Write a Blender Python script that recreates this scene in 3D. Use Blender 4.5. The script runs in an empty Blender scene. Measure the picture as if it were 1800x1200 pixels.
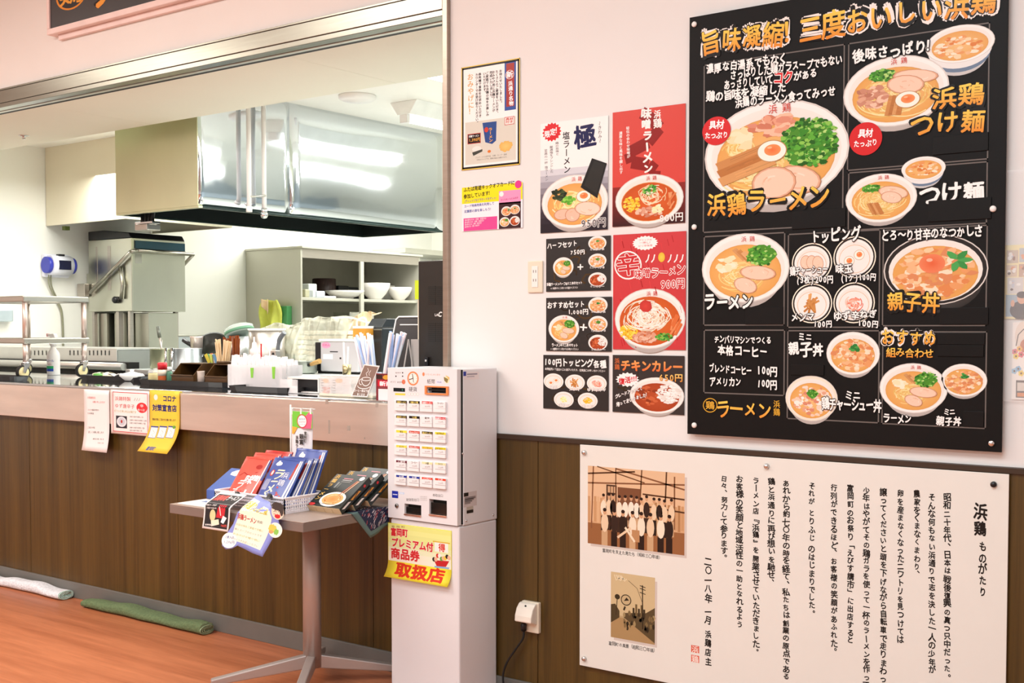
import bpy, bmesh, math, random
from mathutils import Vector, Matrix
random.seed(7)
SC = bpy.context.scene
COL = SC.collection

# ---------------------------------------------------------------- camera, light, exposure
PITCH = math.radians(2.1); YAW = math.radians(36.8); EYE = 1.3
FOC = 2075.0; PX, PY = 900.0, 655.59
cam_data = bpy.data.cameras.new('camera'); cam = bpy.data.objects.new('camera', cam_data); COL.objects.link(cam)
cam.location = (0, 0, EYE); cam.rotation_euler = (math.radians(90) - PITCH, 0, YAW)
cam_data.sensor_width = 36; cam_data.lens = FOC / 1800 * 36; cam_data.shift_y = (PY - 600) / 1800
cam_data.clip_start = 0.05
SC.camera = cam
SC.view_settings.view_transform = 'Standard'; SC.view_settings.look = 'None'
SC.view_settings.gamma = 1; SC.view_settings.use_curve_mapping = False
SC.view_settings.exposure = 0.34
world = bpy.data.worlds.new('world'); SC.world = world; world.use_nodes = True
world.node_tree.nodes['Background'].inputs[0].default_value = (1, .98, .95, 1)
world.node_tree.nodes['Background'].inputs[1].default_value = 0.3

def area(name, loc, sx, sy, power, col, rot=(0, 0, 0)):
    l = bpy.data.lights.new(name, 'AREA'); l.shape = 'RECTANGLE'; l.size = sx; l.size_y = sy
    l.energy = power; l.color = col
    o = bpy.data.objects.new(name, l); COL.objects.link(o); o.location = loc; o.rotation_euler = rot
    return o
# dining room ceiling lamps
area('dining_lamp', (-1.0, 0.9, 3.22), 2.2, 1.2, 62, (.80, .94, 1))
area('dining_lamp', (-4.4, 1.0, 3.22), 2.2, 1.2, 68, (1, .93, .86))
area('dining_lamp', (-7.2, 1.0, 3.22), 1.6, 1.2, 50, (1, .91, .82))
area('dining_lamp', (-1.6, -1.6, 3.22), 2.4, 1.4, 62, (.80, .94, 1))
area('dining_lamp', (-5.0, -1.6, 3.22), 2.4, 1.4, 55, (.82, .94, 1))
# kitchen ceiling lamps
for lx, ly, lp in ((-4.83, 6.0, 27), (-3.9, 5.0, 26), (-3.9, 6.9, 27), (-2.9, 5.9, 22)): area('kitchen_lamp', (lx, ly, 2.545), .10, 1.2, lp, (1, .995, .95))
area('kitchen_lamp', (-7.0, 4.9, 2.42), 1.2, .9, 32, (1, .99, .94))
area('kitchen_lamp', (-7.0, 7.9, 2.64), 1.6, 1.6, 60, (1, .99, .94))
area('kitchen_lamp', (-4.2, 3.8, 2.44), 2.6, .35, 26, (1, .99, .95))

# ---------------------------------------------------------------- camera geometry used to read places off the photograph
_f0 = Vector((-math.sin(YAW), math.cos(YAW), 0)); _rt = Vector((math.cos(YAW), math.sin(YAW), 0)); _u0 = Vector((0, 0, 1))
_fw = _f0 * math.cos(PITCH) - _u0 * math.sin(PITCH); _up = _u0 * math.cos(PITCH) + _f0 * math.sin(PITCH)
def ray(x, y): return _fw + _rt * ((x - PX) / FOC) + _up * ((PY - y) / FOC)
def onY(x, y, Y): r = ray(x, y); return Vector((0, 0, EYE)) + r * (Y / r.y)
def onX(x, y, X): r = ray(x, y); return Vector((0, 0, EYE)) + r * (X / r.x)
def onZ(x, y, Z): r = ray(x, y); return Vector((0, 0, EYE)) + r * ((Z - EYE) / r.z)

# ---------------------------------------------------------------- materials
def hx(s):
    v = [int(s[i:i + 2], 16) / 255 for i in (0, 2, 4)]
    return tuple(x / 12.92 if x <= .04045 else ((x + .055) / 1.055) ** 2.4 for x in v)
_M = {}
def mat(name, col, rough=.5, metal=0, var=.06, scale=8, stretch=(1, 1, 1), bump=0, alpha=1, trans=0, emit=0, coat=0, ior=1.45):
    if name in _M: return _M[name]
    c = hx(col) if isinstance(col, str) else col
    m = bpy.data.materials.new(name); m.use_nodes = True; nt = m.node_tree; b = nt.nodes['Principled BSDF']
    tc = nt.nodes.new('ShaderNodeTexCoord'); mp = nt.nodes.new('ShaderNodeMapping'); nz = nt.nodes.new('ShaderNodeTexNoise')
    mp.inputs['Scale'].default_value = stretch; nz.inputs['Scale'].default_value = scale; nz.inputs['Detail'].default_value = 4
    nt.links.new(tc.outputs['Object'], mp.inputs[0]); nt.links.new(mp.outputs[0], nz.inputs['Vector'])
    rp = nt.nodes.new('ShaderNodeValToRGB'); rp.color_ramp.elements[0].position = .3; rp.color_ramp.elements[1].position = .7
    rp.color_ramp.elements[0].color = (*[x * (1 - var) for x in c], 1); rp.color_ramp.elements[1].color = (*[min(1, x * (1 + var)) for x in c], 1)
    nt.links.new(nz.outputs['Fac'], rp.inputs[0]); nt.links.new(rp.outputs[0], b.inputs['Base Color'])
    b.inputs['Roughness'].default_value = rough; b.inputs['Metallic'].default_value = metal; b.inputs['IOR'].default_value = ior
    if coat: b.inputs['Coat Weight'].default_value = coat; b.inputs['Coat Roughness'].default_value = .08
    if alpha < 1: b.inputs['Alpha'].default_value = alpha
    if trans: b.inputs['Transmission Weight'].default_value = trans
    if emit: b.inputs['Emission Color'].default_value = (*c, 1); b.inputs['Emission Strength'].default_value = emit
    if bump:
        bp = nt.nodes.new('ShaderNodeBump'); bp.inputs['Strength'].default_value = bump; bp.inputs['Distance'].default_value = .01
        nt.links.new(nz.outputs['Fac'], bp.inputs['Height']); nt.links.new(bp.outputs[0], b.inputs['Normal'])
    _M[name] = m
    return m
def wood(name, dark, light, stretch, scale=6, rough=.38, coat=0):
    m = mat(name, light, rough, coat=coat); nt = m.node_tree; b = nt.nodes['Principled BSDF']
    tc = nt.nodes.new('ShaderNodeTexCoord'); mp = nt.nodes.new('ShaderNodeMapping'); mp.inputs['Scale'].default_value = stretch
    n1 = nt.nodes.new('ShaderNodeTexNoise'); n1.inputs['Scale'].default_value = scale; n1.inputs['Detail'].default_value = 8; n1.inputs['Roughness'].default_value = .7
    n2 = nt.nodes.new('ShaderNodeTexNoise'); n2.inputs['Scale'].default_value = scale * .22; n2.inputs['Detail'].default_value = 2
    nt.links.new(tc.outputs['Object'], mp.inputs[0]); nt.links.new(mp.outputs[0], n1.inputs['Vector']); nt.links.new(mp.outputs[0], n2.inputs['Vector'])
    mx = nt.nodes.new('ShaderNodeMath'); mx.operation = 'ADD'; h = nt.nodes.new('ShaderNodeMath'); h.operation = 'MULTIPLY'; h.inputs[1].default_value = .5
    nt.links.new(n1.outputs['Fac'], mx.inputs[0]); nt.links.new(n2.outputs['Fac'], mx.inputs[1]); nt.links.new(mx.outputs[0], h.inputs[0])
    rp = nt.nodes.new('ShaderNodeValToRGB'); rp.color_ramp.elements[0].position = .36; rp.color_ramp.elements[1].position = .64
    rp.color_ramp.elements[0].color = (*hx(dark), 1); rp.color_ramp.elements[1].color = (*hx(light), 1)
    nt.links.new(h.outputs[0], rp.inputs[0]); nt.links.new(rp.outputs[0], b.inputs['Base Color'])
    return m
def print_mat(name, rough=.4, coat=0):
    m = bpy.data.materials.new(name); m.use_nodes = True; nt = m.node_tree; b = nt.nodes['Principled BSDF']
    a = nt.nodes.new('ShaderNodeAttribute'); a.attribute_name = 'Col'; nt.links.new(a.outputs['Color'], b.inputs['Base Color'])
    b.inputs['Roughness'].default_value = rough; b.inputs['IOR'].default_value = 1.3
    if coat: b.inputs['Coat Weight'].default_value = coat; b.inputs['Coat Roughness'].default_value = .1
    return m
INK = print_mat('printed_ink', .45); GLOSS = print_mat('glossy_print', .25)

STEEL = mat('brushed_steel', 'bdb6ae', .34, 1, .05, 5, (1, 1, 30))
STEEL_H = mat('brushed_steel_horizontal', '95968c', .27, 1, .05, 5, (1, 20, 20))
MIRROR = mat('polished_steel', 'dfe3e4', .09, 1, .03, 1.6, (1, 1, 1), bump=.25)
MIRROR2 = mat('polished_worktop', 'c3c9cc', .05, 1, .03, 3)
SATIN = mat('satin_steel', 'c9c8bf', .38, 1, .05, 4, (1, 1, 12))
PAINTED = mat('painted_steel', 'd3d0c4', .45, .15, .03, 3)
WHITEP = mat('white_plastic', 'f1ede8', .35, 0, .02)
CREAM = mat('cream_plastic', 'e6dcc6', .35, 0, .02)
BLACKP = mat('black_plastic', '17171a', .35, 0, .1)
DARK = mat('dark_recess', '15140f', .6, 0, .1)
RUBBER = mat('black_rubber', '1b1a19', .7, 0, .1)
CHROME = mat('chrome', 'd8d8d8', .12, 1, .02)
WALL = mat('wall_paint', 'e7e5e2', .75, 0, .02, 2)
KWALL = mat('kitchen_wall_paint', 'f1f1ea', .6, 0, .015, 1.5)
KCEIL = mat('ceiling_board', 'e9e8d6', .7, 0, .015, 1.2)
CEIL = mat('ceiling_paint', 'efece6', .8, 0, .02)
PANEL = wood('walnut_laminate', '3a2a0c', '5e461a', (26, 26, .7), 2.6, .36)
FLOOR = wood('orange_floor', 'ab6340', 'cd8058', (1.2, 16, 1), 3.2, .34)
GREYSKIRT = mat('grey_skirting', '6d6b66', .45, 0, .06)
PAPER = mat('white_paper', 'f4efec', .6, 0, .015)
MACH = mat('machine_paint', 'e5e4e6', .3, 0, .015, 3)

# ---------------------------------------------------------------- mesh builder
class MB:
    def __init__(s): s.v = []; s.f = []; s.m = []; s.sm = []
    def add(s, vs, fs, mi=0, sm=False):
        b = len(s.v); s.v += [Vector(p) for p in vs]
        for f in fs: s.f.append([i + b for i in f]); s.m.append(mi); s.sm.append(sm)
        return s
    def box(s, a, b, mi=0, M=None):
        x0, y0, z0 = a; x1, y1, z1 = b
        vs = [Vector(p) for p in ((x0, y0, z0), (x1, y0, z0), (x1, y1, z0), (x0, y1, z0), (x0, y0, z1), (x1, y0, z1), (x1, y1, z1), (x0, y1, z1))]
        if M: vs = [M @ p for p in vs]
        return s.add(vs, [(0, 3, 2, 1), (4, 5, 6, 7), (0, 1, 5, 4), (1, 2, 6, 5), (2, 3, 7, 6), (3, 0, 4, 7)], mi)
    def bar(s, p0, p1, w, h, mi=0, up=(0, 0, 1)):
        p0 = Vector(p0); p1 = Vector(p1); d = (p1 - p0).normalized(); u = Vector(up)
        if abs(d.dot(u)) > .98: u = Vector((0, 1, 0))
        r = d.cross(u).normalized() * w / 2; u = r.cross(d).normalized() * h / 2
        vs = [p + a * r + b * u for p in (p0, p1) for a, b in ((-1, -1), (1, -1), (1, 1), (-1, 1))]
        return s.add(vs, [(0, 1, 2, 3), (7, 6, 5, 4), (0, 4, 5, 1), (1, 5, 6, 2), (2, 6, 7, 3), (3, 7, 4, 0)], mi)
    def tube(s, pts, r, n=10, mi=0, cap=True):
        pts = [Vector(p) for p in pts]; rs = r if isinstance(r, (list, tuple)) else [r] * len(pts); b = len(s.v); ref = None
        for i, p in enumerate(pts):
            d = (pts[min(i + 1, len(pts) - 1)] - pts[max(i - 1, 0)]).normalized()
            if ref is None: ref = Vector((0, 0, 1)) if abs(d.z) < .9 else Vector((1, 0, 0))
            a = d.cross(ref).normalized(); c = a.cross(d).normalized(); ref = c
            for k in range(n):
                t = 2 * math.pi * k / n; s.v.append(p + (a * math.cos(t) + c * math.sin(t)) * rs[i])
        for i in range(len(pts) - 1):
            for k in range(n):
                s.f.append([b + i * n + k, b + i * n + (k + 1) % n, b + (i + 1) * n + (k + 1) % n, b + (i + 1) * n + k]); s.m.append(mi); s.sm.append(True)
        if cap:
            s.f.append([b + k for k in range(n)][::-1]); s.m.append(mi); s.sm.append(False)
            s.f.append([b + (len(pts) - 1) * n + k for k in range(n)]); s.m.append(mi); s.sm.append(False)
        return s
    def lathe(s, prof, c=(0, 0, 0), n=24, mi=0, axis='Z', sx=1, sy=1, smooth=True):
        b = len(s.v); c = Vector(c)
        for r, z in prof:
            for k in range(n):
                t = 2 * math.pi * k / n; p = (r * math.cos(t) * sx, r * math.sin(t) * sy, z)
                if axis == 'Y': p = (p[0], -z, p[1])
                if axis == 'X': p = (z, p[0], p[1])
                s.v.append(c + Vector(p))
        for i in range(len(prof) - 1):
            for k in range(n):
                s.f.append([b + i * n + k, b + i * n + (k + 1) % n, b + (i + 1) * n + (k + 1) % n, b + (i + 1) * n + k]); s.m.append(mi); s.sm.append(smooth)
        if prof[0][0] > 1e-5: s.f.append([b + k for k in range(n)][::-1]); s.m.append(mi); s.sm.append(False)
        if prof[-1][0] > 1e-5: s.f.append([b + (len(prof) - 1) * n + k for k in range(n)]); s.m.append(mi); s.sm.append(False)
        return s
    def prism(s, poly, a, b, axis='X', mi=0):
        n = len(poly)
        def P(p, t):
            return (t, p[0], p[1]) if axis == 'X' else (p[0], t, p[1]) if axis == 'Y' else (p[0], p[1], t)
        vs = [P(p, a) for p in poly] + [P(p, b) for p in poly]
        fs = [list(range(n))[::-1], [n + i for i in range(n)]] + [[i, (i + 1) % n, n + (i + 1) % n, n + i] for i in range(n)]
        return s.add(vs, fs, mi)
    def grid(s, fn, nu, nv, mi=0, sm=True):
        b = len(s.v)
        for j in range(nv + 1):
            for i in range(nu + 1): s.v.append(Vector(fn(i / nu, j / nv)))
        for j in range(nv):
            for i in range(nu):
                a = b + j * (nu + 1) + i; s.f.append([a, a + 1, a + nu + 2, a + nu + 1]); s.m.append(mi); s.sm.append(sm)
        return s
def tagd(o, label=None, cat=None, group=None, kind=None):
    if label: o['label'] = label
    if cat: o['category'] = cat
    if group: o['group'] = group
    if kind: o['kind'] = kind
    return o
_LOC = {}
def thing(name, label, cat, loc=(0, 0, 0), rz=0, group=None):
    o = bpy.data.objects.new(name, None); o.empty_display_size = .05; COL.objects.link(o); o.location = loc; o.rotation_euler = (0, 0, rz)
    _LOC[o.name] = Vector(loc)
    return tagd(o, label, cat, group)
def wloc(o):
    return _LOC.get(o.name, Vector((0, 0, 0))) if o else Vector((0, 0, 0))
def part(name, mb, ms, parent=None, bevel=0, local=False, origin=None, solid=0, sub=0, fix=True, label=None, seg=2):
    """mesh object from mb; its vertices are world coordinates unless local"""
    pl = wloc(parent)
    me = bpy.data.meshes.new(name); off = Vector((0, 0, 0)) if local else pl
    if not local and parent is None:
        if origin is None:
            xs = [v.x for v in mb.v]; ys = [v.y for v in mb.v]; zs = [v.z for v in mb.v]
            origin = ((min(xs) + max(xs)) / 2, (min(ys) + max(ys)) / 2, min(zs))
        off = Vector(origin)
    me.from_pydata([v - off for v in mb.v], [], mb.f)
    ms = ms if isinstance(ms, (list, tuple)) else [ms]
    for m in ms: me.materials.append(m)
    me.polygons.foreach_set('material_index', mb.m); me.polygons.foreach_set('use_smooth', mb.sm)
    if fix:
        bm = bmesh.new(); bm.from_mesh(me); bmesh.ops.recalc_face_normals(bm, faces=bm.faces); bm.to_mesh(me); bm.free()
    o = bpy.data.objects.new(name, me); COL.objects.link(o)
    if parent: o.parent = parent; _LOC[o.name] = pl
    else: o.location = off; _LOC[o.name] = Vector(off)
    if solid: q = o.modifiers.new('s', 'SOLIDIFY'); q.thickness = solid; q.offset = 0
    if bevel:
        q = o.modifiers.new('b', 'BEVEL'); q.width = bevel; q.segments = seg; q.limit_method = 'ANGLE'; q.angle_limit = math.radians(40)
    if sub: q = o.modifiers.new('u', 'SUBSURF'); q.levels = q.render_levels = sub
    if label: o['label'] = label
    return o
def solo(name, mb, ms, label, cat, group=None, **k): return tagd(part(name, mb, ms, **k), label, cat, group)
def struct(name, mb, ms, **k): return tagd(part(name, mb, ms, **k), kind='structure')
def kids(o): return [c for c in COL.objects if c.parent == o]
def dup(o, loc, label=None, rz=None, parent=None):
    ch = kids(o); r = o.copy(); COL.objects.link(r); r.location = loc
    if rz is not None: r.rotation_euler.z = rz
    if label: r['label'] = label
    if parent: r.parent = parent
    for c in ch:
        d = c.copy(); COL.objects.link(d); d.parent = r
        for g in kids(c):
            e = g.copy(); COL.objects.link(e); e.parent = d
    return r

# ---------------------------------------------------------------- flat print: inked shapes and lettering on a sheet
_G = {}
_gc = bpy.data.curves.new('glyph', 'FONT'); _go = bpy.data.objects.new('glyph', _gc); COL.objects.link(_go); _gc.resolution_u = 2
def glyph(ch, off=0):
    k = (ch, off)
    if k not in _G:
        _gc.body = ch; _gc.offset = off
        dg = bpy.context.evaluated_depsgraph_get(); dg.update(); ev = _go.evaluated_get(dg); me = ev.to_mesh()
        _G[k] = ([(v.co.x, v.co.y) for v in me.vertices], [tuple(p.vertices) for p in me.polygons]); ev.to_mesh_clear()
    return _G[k]
ROT = 'ー〜-(（「『）)」』…'
class Print:
    """u runs right along +X and v up along +Z on a plane of constant Y; places are read off the photograph with px()"""
    def __init__(s, Y, warp=None): s.Y = Y; s.v = []; s.f = []; s.c = []; s.warp = warp; s.rnd = random.Random(3)
    def px(s, x, y): p = onY(x, y, s.Y); return (p.x, p.z)
    def sc(s, x, y):
        a = onY(x - 1, y, s.Y); b = onY(x + 1, y, s.Y); c = onY(x, y - 1, s.Y); d = onY(x, y + 1, s.Y)
        return (b.x - a.x) / 2, (c.z - d.z) / 2
    def raw(s, pts, faces, cols, h):
        b = len(s.v); s.v += [(p[0], s.Y - h / 1000, p[1]) for p in pts]
        s.f += [tuple(i + b for i in f) for f in faces]; s.c += cols
    def poly(s, pts, col, h=.1):
        col = hx(col) if isinstance(col, str) else col
        s.raw(pts, [tuple(range(len(pts)))], [col] * len(pts), h)
    def pxpoly(s, pts, col, h=.1): s.poly([s.px(*p) for p in pts], col, h)
    def rect(s, x0, y0, x1, y1, col, h=.1, col2=None):
        (u0, v0), (u1, v1) = s.px(x0, y0), s.px(x1, y1); c = hx(col); d = hx(col2) if col2 else c
        s.raw([(u0, v1), (u1, v1), (u1, v0), (u0, v0)], [(0, 1, 2, 3)], [d, d, c, c], h)
    def frame(s, x0, y0, x1, y1, w, col, h=.1):
        (u0, v0), (u1, v1) = s.px(x0, y0), s.px(x1, y1); w = w * s.sc((x0 + x1) / 2, (y0 + y1) / 2)[1]
        for a in ((u0, v0 - w, u1, v0), (u0, v1, u1, v1 + w), (u0, v1, u0 + w, v0), (u1 - w, v1, u1, v0)):
            s.poly([(a[0], a[1]), (a[2], a[1]), (a[2], a[3]), (a[0], a[3])], col, h)
    def ell(s, cu, cv, ru, rv, col, h=.1, col2=None, n=32, a0=0, a1=2 * math.pi, wob=0):
        c = hx(col) if isinstance(col, str) else col; d = (hx(col2) if isinstance(col2, str) else col2) if col2 else c
        pts = [(cu, cv)]; m = n if a1 - a0 > 6.2 else n + 1
        for k in range(m):
            t = a0 + (a1 - a0) * k / n; q = 1 + (s.rnd.uniform(-wob, wob) if wob else 0)
            pts.append((cu + ru * q * math.cos(t), cv + rv * q * math.sin(t)))
        fs = [(0, 1 + k, 1 + (k + 1) % m) for k in range(m if m == n else n)]
        s.raw(pts, fs, [c] + [d] * (len(pts) - 1), h)
    def pell(s, x, y, rx, ry, col, h=.1, **k):
        u, v = s.px(x, y); a, b = s.sc(x, y); s.ell(u, v, rx * a, ry * b, col, h, **k)
    def stroke(s, pts, w, col, h=.1):
        c = hx(col) if isinstance(col, str) else col; out = []; n = len(pts)
        for i, p in enumerate(pts):
            a = pts[max(i - 1, 0)]; b = pts[min(i + 1, n - 1)]; dx, dy = b[0] - a[0], b[1] - a[1]; l = math.hypot(dx, dy) or 1
            out += [(p[0] - dy / l * w / 2, p[1] + dx / l * w / 2), (p[0] + dy / l * w / 2, p[1] - dx / l * w / 2)]
        s.raw(out, [(2 * i, 2 * i + 1, 2 * i + 3, 2 * i + 2) for i in range(n - 1)], [c] * len(out), h)
    def pstroke(s, pts, wpx, col, h=.1):
        w = wpx * s.sc(*pts[0])[1]; s.stroke([s.px(*p) for p in pts], w, col, h)
    def text(s, t, x0, y0, x1, y1, hp, col, h=.2, vert=False, bold=0, off=0, halo=0, hcol='ffffff', jit=0, col2=None, wf=1.0, shear=0):
        """line of text whose middle runs from (x0,y0) to (x1,y1); hp = character height in photograph pixels"""
        A = s.px(x0, y0); B = s.px(x1, y1); su, sv = s.sc((x0 + x1) / 2, (y0 + y1) / 2)
        adv = []
        for ch in t: adv.append(.34 if ch in ' .,!:|\'' and not vert else .72 if ch == '！' else (.62 if ord(ch) < 0x2000 and not vert else (.5 if vert and ch == ' ' else 1)))
        tot = sum(adv); L = math.hypot(B[0] - A[0], B[1] - A[1]); du = ((B[0] - A[0]) / L, (B[1] - A[1]) / L); unit = L / tot
        H = hp * sv if not vert else unit * .98
        W = (hp * su * 1.0) if vert else unit
        c1 = hx(col); c2 = hx(col2) if col2 else c1; hc = hx(hcol); pos = 0
        for ch, a in zip(t, adv):
            m = pos + a / 2; pos += a
            if ch == ' ': continue
            vs, fs = glyph(ch, off)
            if not vs: continue
            cx = A[0] + du[0] * m * unit; cy = A[1] + du[1] * m * unit
            gw = a if ord(ch) < 0x2000 else 1; xc = .5 if ord(ch) >= 0x2000 else sum(v[0] for v in (min(vs), max(vs))) / 2
            r = s.rnd.uniform(-jit, jit) * .12; k = 1 + s.rnd.uniform(-jit, jit) * .12; ox = s.rnd.uniform(-jit, jit) * .04; oy = s.rnd.uniform(-jit, jit) * .06
            ca, sa = math.cos(r), math.sin(r); P = []
            for x, y in vs:
                x -= xc; y -= .37
                if vert and ch in ROT: x, y = (y, -x) if ch != 'ー' else (-y, -x)
                if vert and ch in '、。': x += .55; y += .55
                x, y = k * (x * ca - y * sa), k * (x * sa + y * ca)
                x += shear * y; P.append((x + ox, y + oy))
            sx = W * wf if ord(ch) >= 0x2000 or vert else min(W * wf * 1.0, H * 1.0)
            tr = 0 if vert else du[1] / (du[0] or 1)
            def emit(dx, dy, cc, hh):
                pts = [(cx + (x + dx) * sx, cy + (y + dy) * H + (x + dx) * sx * tr * 0) for x, y in P]
                if cc is None:
                    cols = [tuple(c2[i] + (c1[i] - c2[i]) * min(1, max(0, y + .5)) for i in range(3)) for x, y in P]
                else: cols = [cc] * len(pts)
                s.raw(pts, fs, cols, hh)
            if halo:
                for q in range(8): emit(halo * math.cos(q * .785), halo * math.sin(q * .785), hc, h - .09 + q * .006)
            emit(0, 0, None, h)
            if bold:
                for q in range(4): emit(bold * math.cos(q * 1.571 + .5), bold * math.sin(q * 1.571 + .5), None, h + .006 + q * .006)
    def vtext(s, t, x0, y0, x1, y1, w, col, h=.2, **k): s.text(t, x0, y0, x1, y1, w, col, h, vert=True, **k)
    def build(s, name, parent, m=None, local=False):
        me = bpy.data.meshes.new(name); pl = Vector((0, 0, 0)) if local else wloc(parent)
        vs = [Vector(p) for p in s.v]; flat = []
        for c in s.c: flat += [c[0], c[1], c[2], 1]
        me.from_pydata(vs, [], s.f); me.materials.append(m or INK)
        at = me.color_attributes.new('Col', 'FLOAT_COLOR', 'POINT'); at.data.foreach_set('color', flat)
        if s.warp:
            if not local:      # curved sheets: cut long edges so that the print follows the bend
                bm = bmesh.new(); bm.from_mesh(me); bmesh.ops.triangulate(bm, faces=bm.faces)
                for _ in range(5):
                    es = [e for e in bm.edges if e.calc_length() > .012]
                    if not es: break
                    bmesh.ops.subdivide_edges(bm, edges=es, cuts=1); bmesh.ops.triangulate(bm, faces=bm.faces)
                bm.to_mesh(me); bm.free()
            for v in me.vertices: v.co = s.warp(v.co.copy())
        for v in me.vertices: v.co = v.co - pl
        o = bpy.data.objects.new(name, me); COL.objects.link(o); o.parent = parent
        return o
    # ---- food pictures, drawn in bowl coordinates (-1..1)
    def bowl(s, x, y, rx, ry, kind, seed=1, rim='f5f1ec', soup='edbf80', side=True, logo=True, h0=.1):
        R = random.Random(seed); s.rnd = R
        u, v = s.px(x, y); a, b = s.sc(x, y); RU, RV = rx * a, ry * b
        T = lambda p, q: (u + p * RU, v + q * RV)
        lv = [h0]
        def nx(d=.012): lv[0] += d * 1.6; return lv[0]
        def E(p, q, rp, rq, c, c2=None, n=32, wob=0): s.ell(*T(p, q), rp * RU, rq * RV, c, nx(), col2=c2, n=n, wob=wob)
        if side: E(0, -.22, .84, .92, 'cfc7c0', 'b7aea8')
        E(0, 0, 1.0, 1.0, 'efe9e3', 'd9d2cb'); E(0, 0, .975, .97, rim); E(0, -.02, .9, .88, 'dcd3c9', 'efe8e0')
        E(0, -.1, .82, .78, 'c98a45', 'd9a05a'); E(0, -.1, .80, .76, soup, 'e2a458')
        def blob(p, q, r, c, c2=None, sq=1, rot=0, n=9, wob=.2):
            s.ell(*T(p, q), r * RU, r * sq * RV, c, nx(.0025), col2=c2, n=n, wob=wob)
        def quad(p, q, l, w, ang, c):
            ca, sa = math.cos(ang), math.sin(ang)
            s.poly([T(p + x_ * ca - y_ * sa, q + x_ * sa + y_ * ca) for x_, y_ in ((-l, -w), (l, -w), (l, w), (-l, w))], c, nx(.004))
            if w > .05:
                cc = hx(c)
                for f_ in range(5):
                    yy = w * R.uniform(-.85, .85); x0_ = l * R.uniform(-.95, 0); x1_ = l * R.uniform(.1, .95); k_ = R.choice((.82, 1.12, .9))
                    s.stroke([T(p + x_ * ca - yy * sa, q + x_ * sa + yy * ca) for x_ in (x0_, x1_)], .012 * RU, tuple(min(1, v_ * k_) for v_ in cc), nx(.002))
        def noodles(p, q, rp, rq, n, cols=('f0d189', 'e6bf6c', 'f7e2a6'), w=.03):
            for i in range(n):
                t = R.uniform(0, 6.28); a1 = R.uniform(.6, 1.8); r = R.uniform(.2, 1); cx, cy = p + R.uniform(-.3, .3) * rp, q + R.uniform(-.3, .3) * rq
                pts = [T(cx + rp * r * .7 * math.cos(t + a1 * k / 6), cy + rq * r * .7 * math.sin(t + a1 * k / 6)) for k in range(7)]
                s.stroke(pts, w * RU, R.choice(cols), nx(.0015))
        def negi(p, q, rp, rq, n=110):
            E(p, q, rp * .95, rq * .95, '4e8f2c', n=18, wob=.12)
            for i in range(n):
                t = R.uniform(0, 6.28); r = math.sqrt(R.random()); blob(p + rp * r * math.cos(t), q + rq * r * math.sin(t), R.uniform(.02, .045), R.choice(('3f8a2a', '5fae3a', '8cc653', 'b5d97b', '2f6f20', '27601c', '4a9a33')), n=6, wob=.3)
        def egg(p, q, r):
            E(p, q, r, r * 1.0, 'b98a5a'); E(p, q, r * .93, r * .93, 'fbf3e6'); E(p + .01, q + .02, r * .55, r * .52, 'e8713c', 'f0955a'); E(p - .03, q + .07, r * .16, r * .1, 'f8b98c')
        def meat(p, q, rp, rq, rot=0, c='f2cdb4', c2='e0ab8c'):
            ca, sa = math.cos(rot), math.sin(rot)
            for k_, cc in ((1.04, 'b87f5e'), (1, c2), (.92, c)):
                s.raw([T(p + k_ * (rp * math.cos(t) * ca - rq * math.sin(t) * sa), q + k_ * (rp * math.cos(t) * sa + rq * math.sin(t) * ca)) for t in [i * .3927 for i in range(16)]],
                      [tuple(range(16))], [hx(cc)] * 16, nx(.006))
            for f_ in range(5):
                a0 = R.uniform(0, 6.28); r_ = R.uniform(.2, .7); cc = R.choice(('f8dcc8', 'ecc2a6', 'e6b698'))
                s.stroke([T(p + r_ * (rp * math.cos(a0 + g_ * .25) * ca - rq * math.sin(a0 + g_ * .25) * sa), q + r_ * (rp * math.cos(a0 + g_ * .25) * sa + rq * math.sin(a0 + g_ * .25) * ca)) for g_ in range(4)], .02 * RU, cc, nx(.002))
        def bits(p, q, rp, rq, n, cols, r0=.05, r1=.1):
            for i in range(n):
                t = R.uniform(0, 6.28); r = math.sqrt(R.random()); c = R.choice(cols)
                blob(p + rp * r * math.cos(t), q + rq * r * math.sin(t), R.uniform(r0, r1), c, n=7, wob=.3, sq=R.uniform(.6, 1.1))
        if kind == 'special':
            noodles(-.25, -.3, .6, .5, 210, w=.02); noodles(-.5, .15, .3, .3, 60, w=.02); bits(-.45, .33, .2, .14, 14, ('f5e6c0', 'efdcae'), .06, .12)
            bits(.02, .5, .35, .18, 46, ('e3a184', 'd98f76', 'efbfa2', 'cc7c60'), .05, .09); negi(.48, .12, .38, .46, 320)
            for i in range(3): quad(-.42 + i * .02, -.02 - i * .15, .42, .085, .42, ('c98b52', 'b87740', 'd59c63')[i])
            meat(.32, -.55, .33, .24, -.5); meat(0, -.58, .3, .3, -.9); egg(-.03, .03, .21)
        elif kind == 'plain':
            noodles(-.1, -.25, .6, .5, 110, w=.022); bits(-.4, .1, .2, .2, 14, ('f3e3b8', 'f7ecd0'), .08, .13)
            for i in range(3): quad(-.12 + i * .1, .4 - i * .05, .2, .06, -.9, ('d39a63', 'c58750', 'dca874')[i])
            negi(.38, .35, .34, .3, 90); meat(.3, -.15, .4, .2, -.15); meat(.02, -.5, .28, .2, -.6)
        elif kind == 'dip':
            noodles(0, -.12, .78, .66, 190, w=.02); negi(-.25, .42, .28, .16, 60); meat(.35, .2, .42, .24, -.35); meat(.3, 0, .3, .22, -.5)
            for i in range(4): quad(-.25 + i * .07, -.42, .06, .25, .35, ('c98b52', 'b87740', 'd59c63', 'c07d45')[i])
        elif kind == 'dipspecial':
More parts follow.
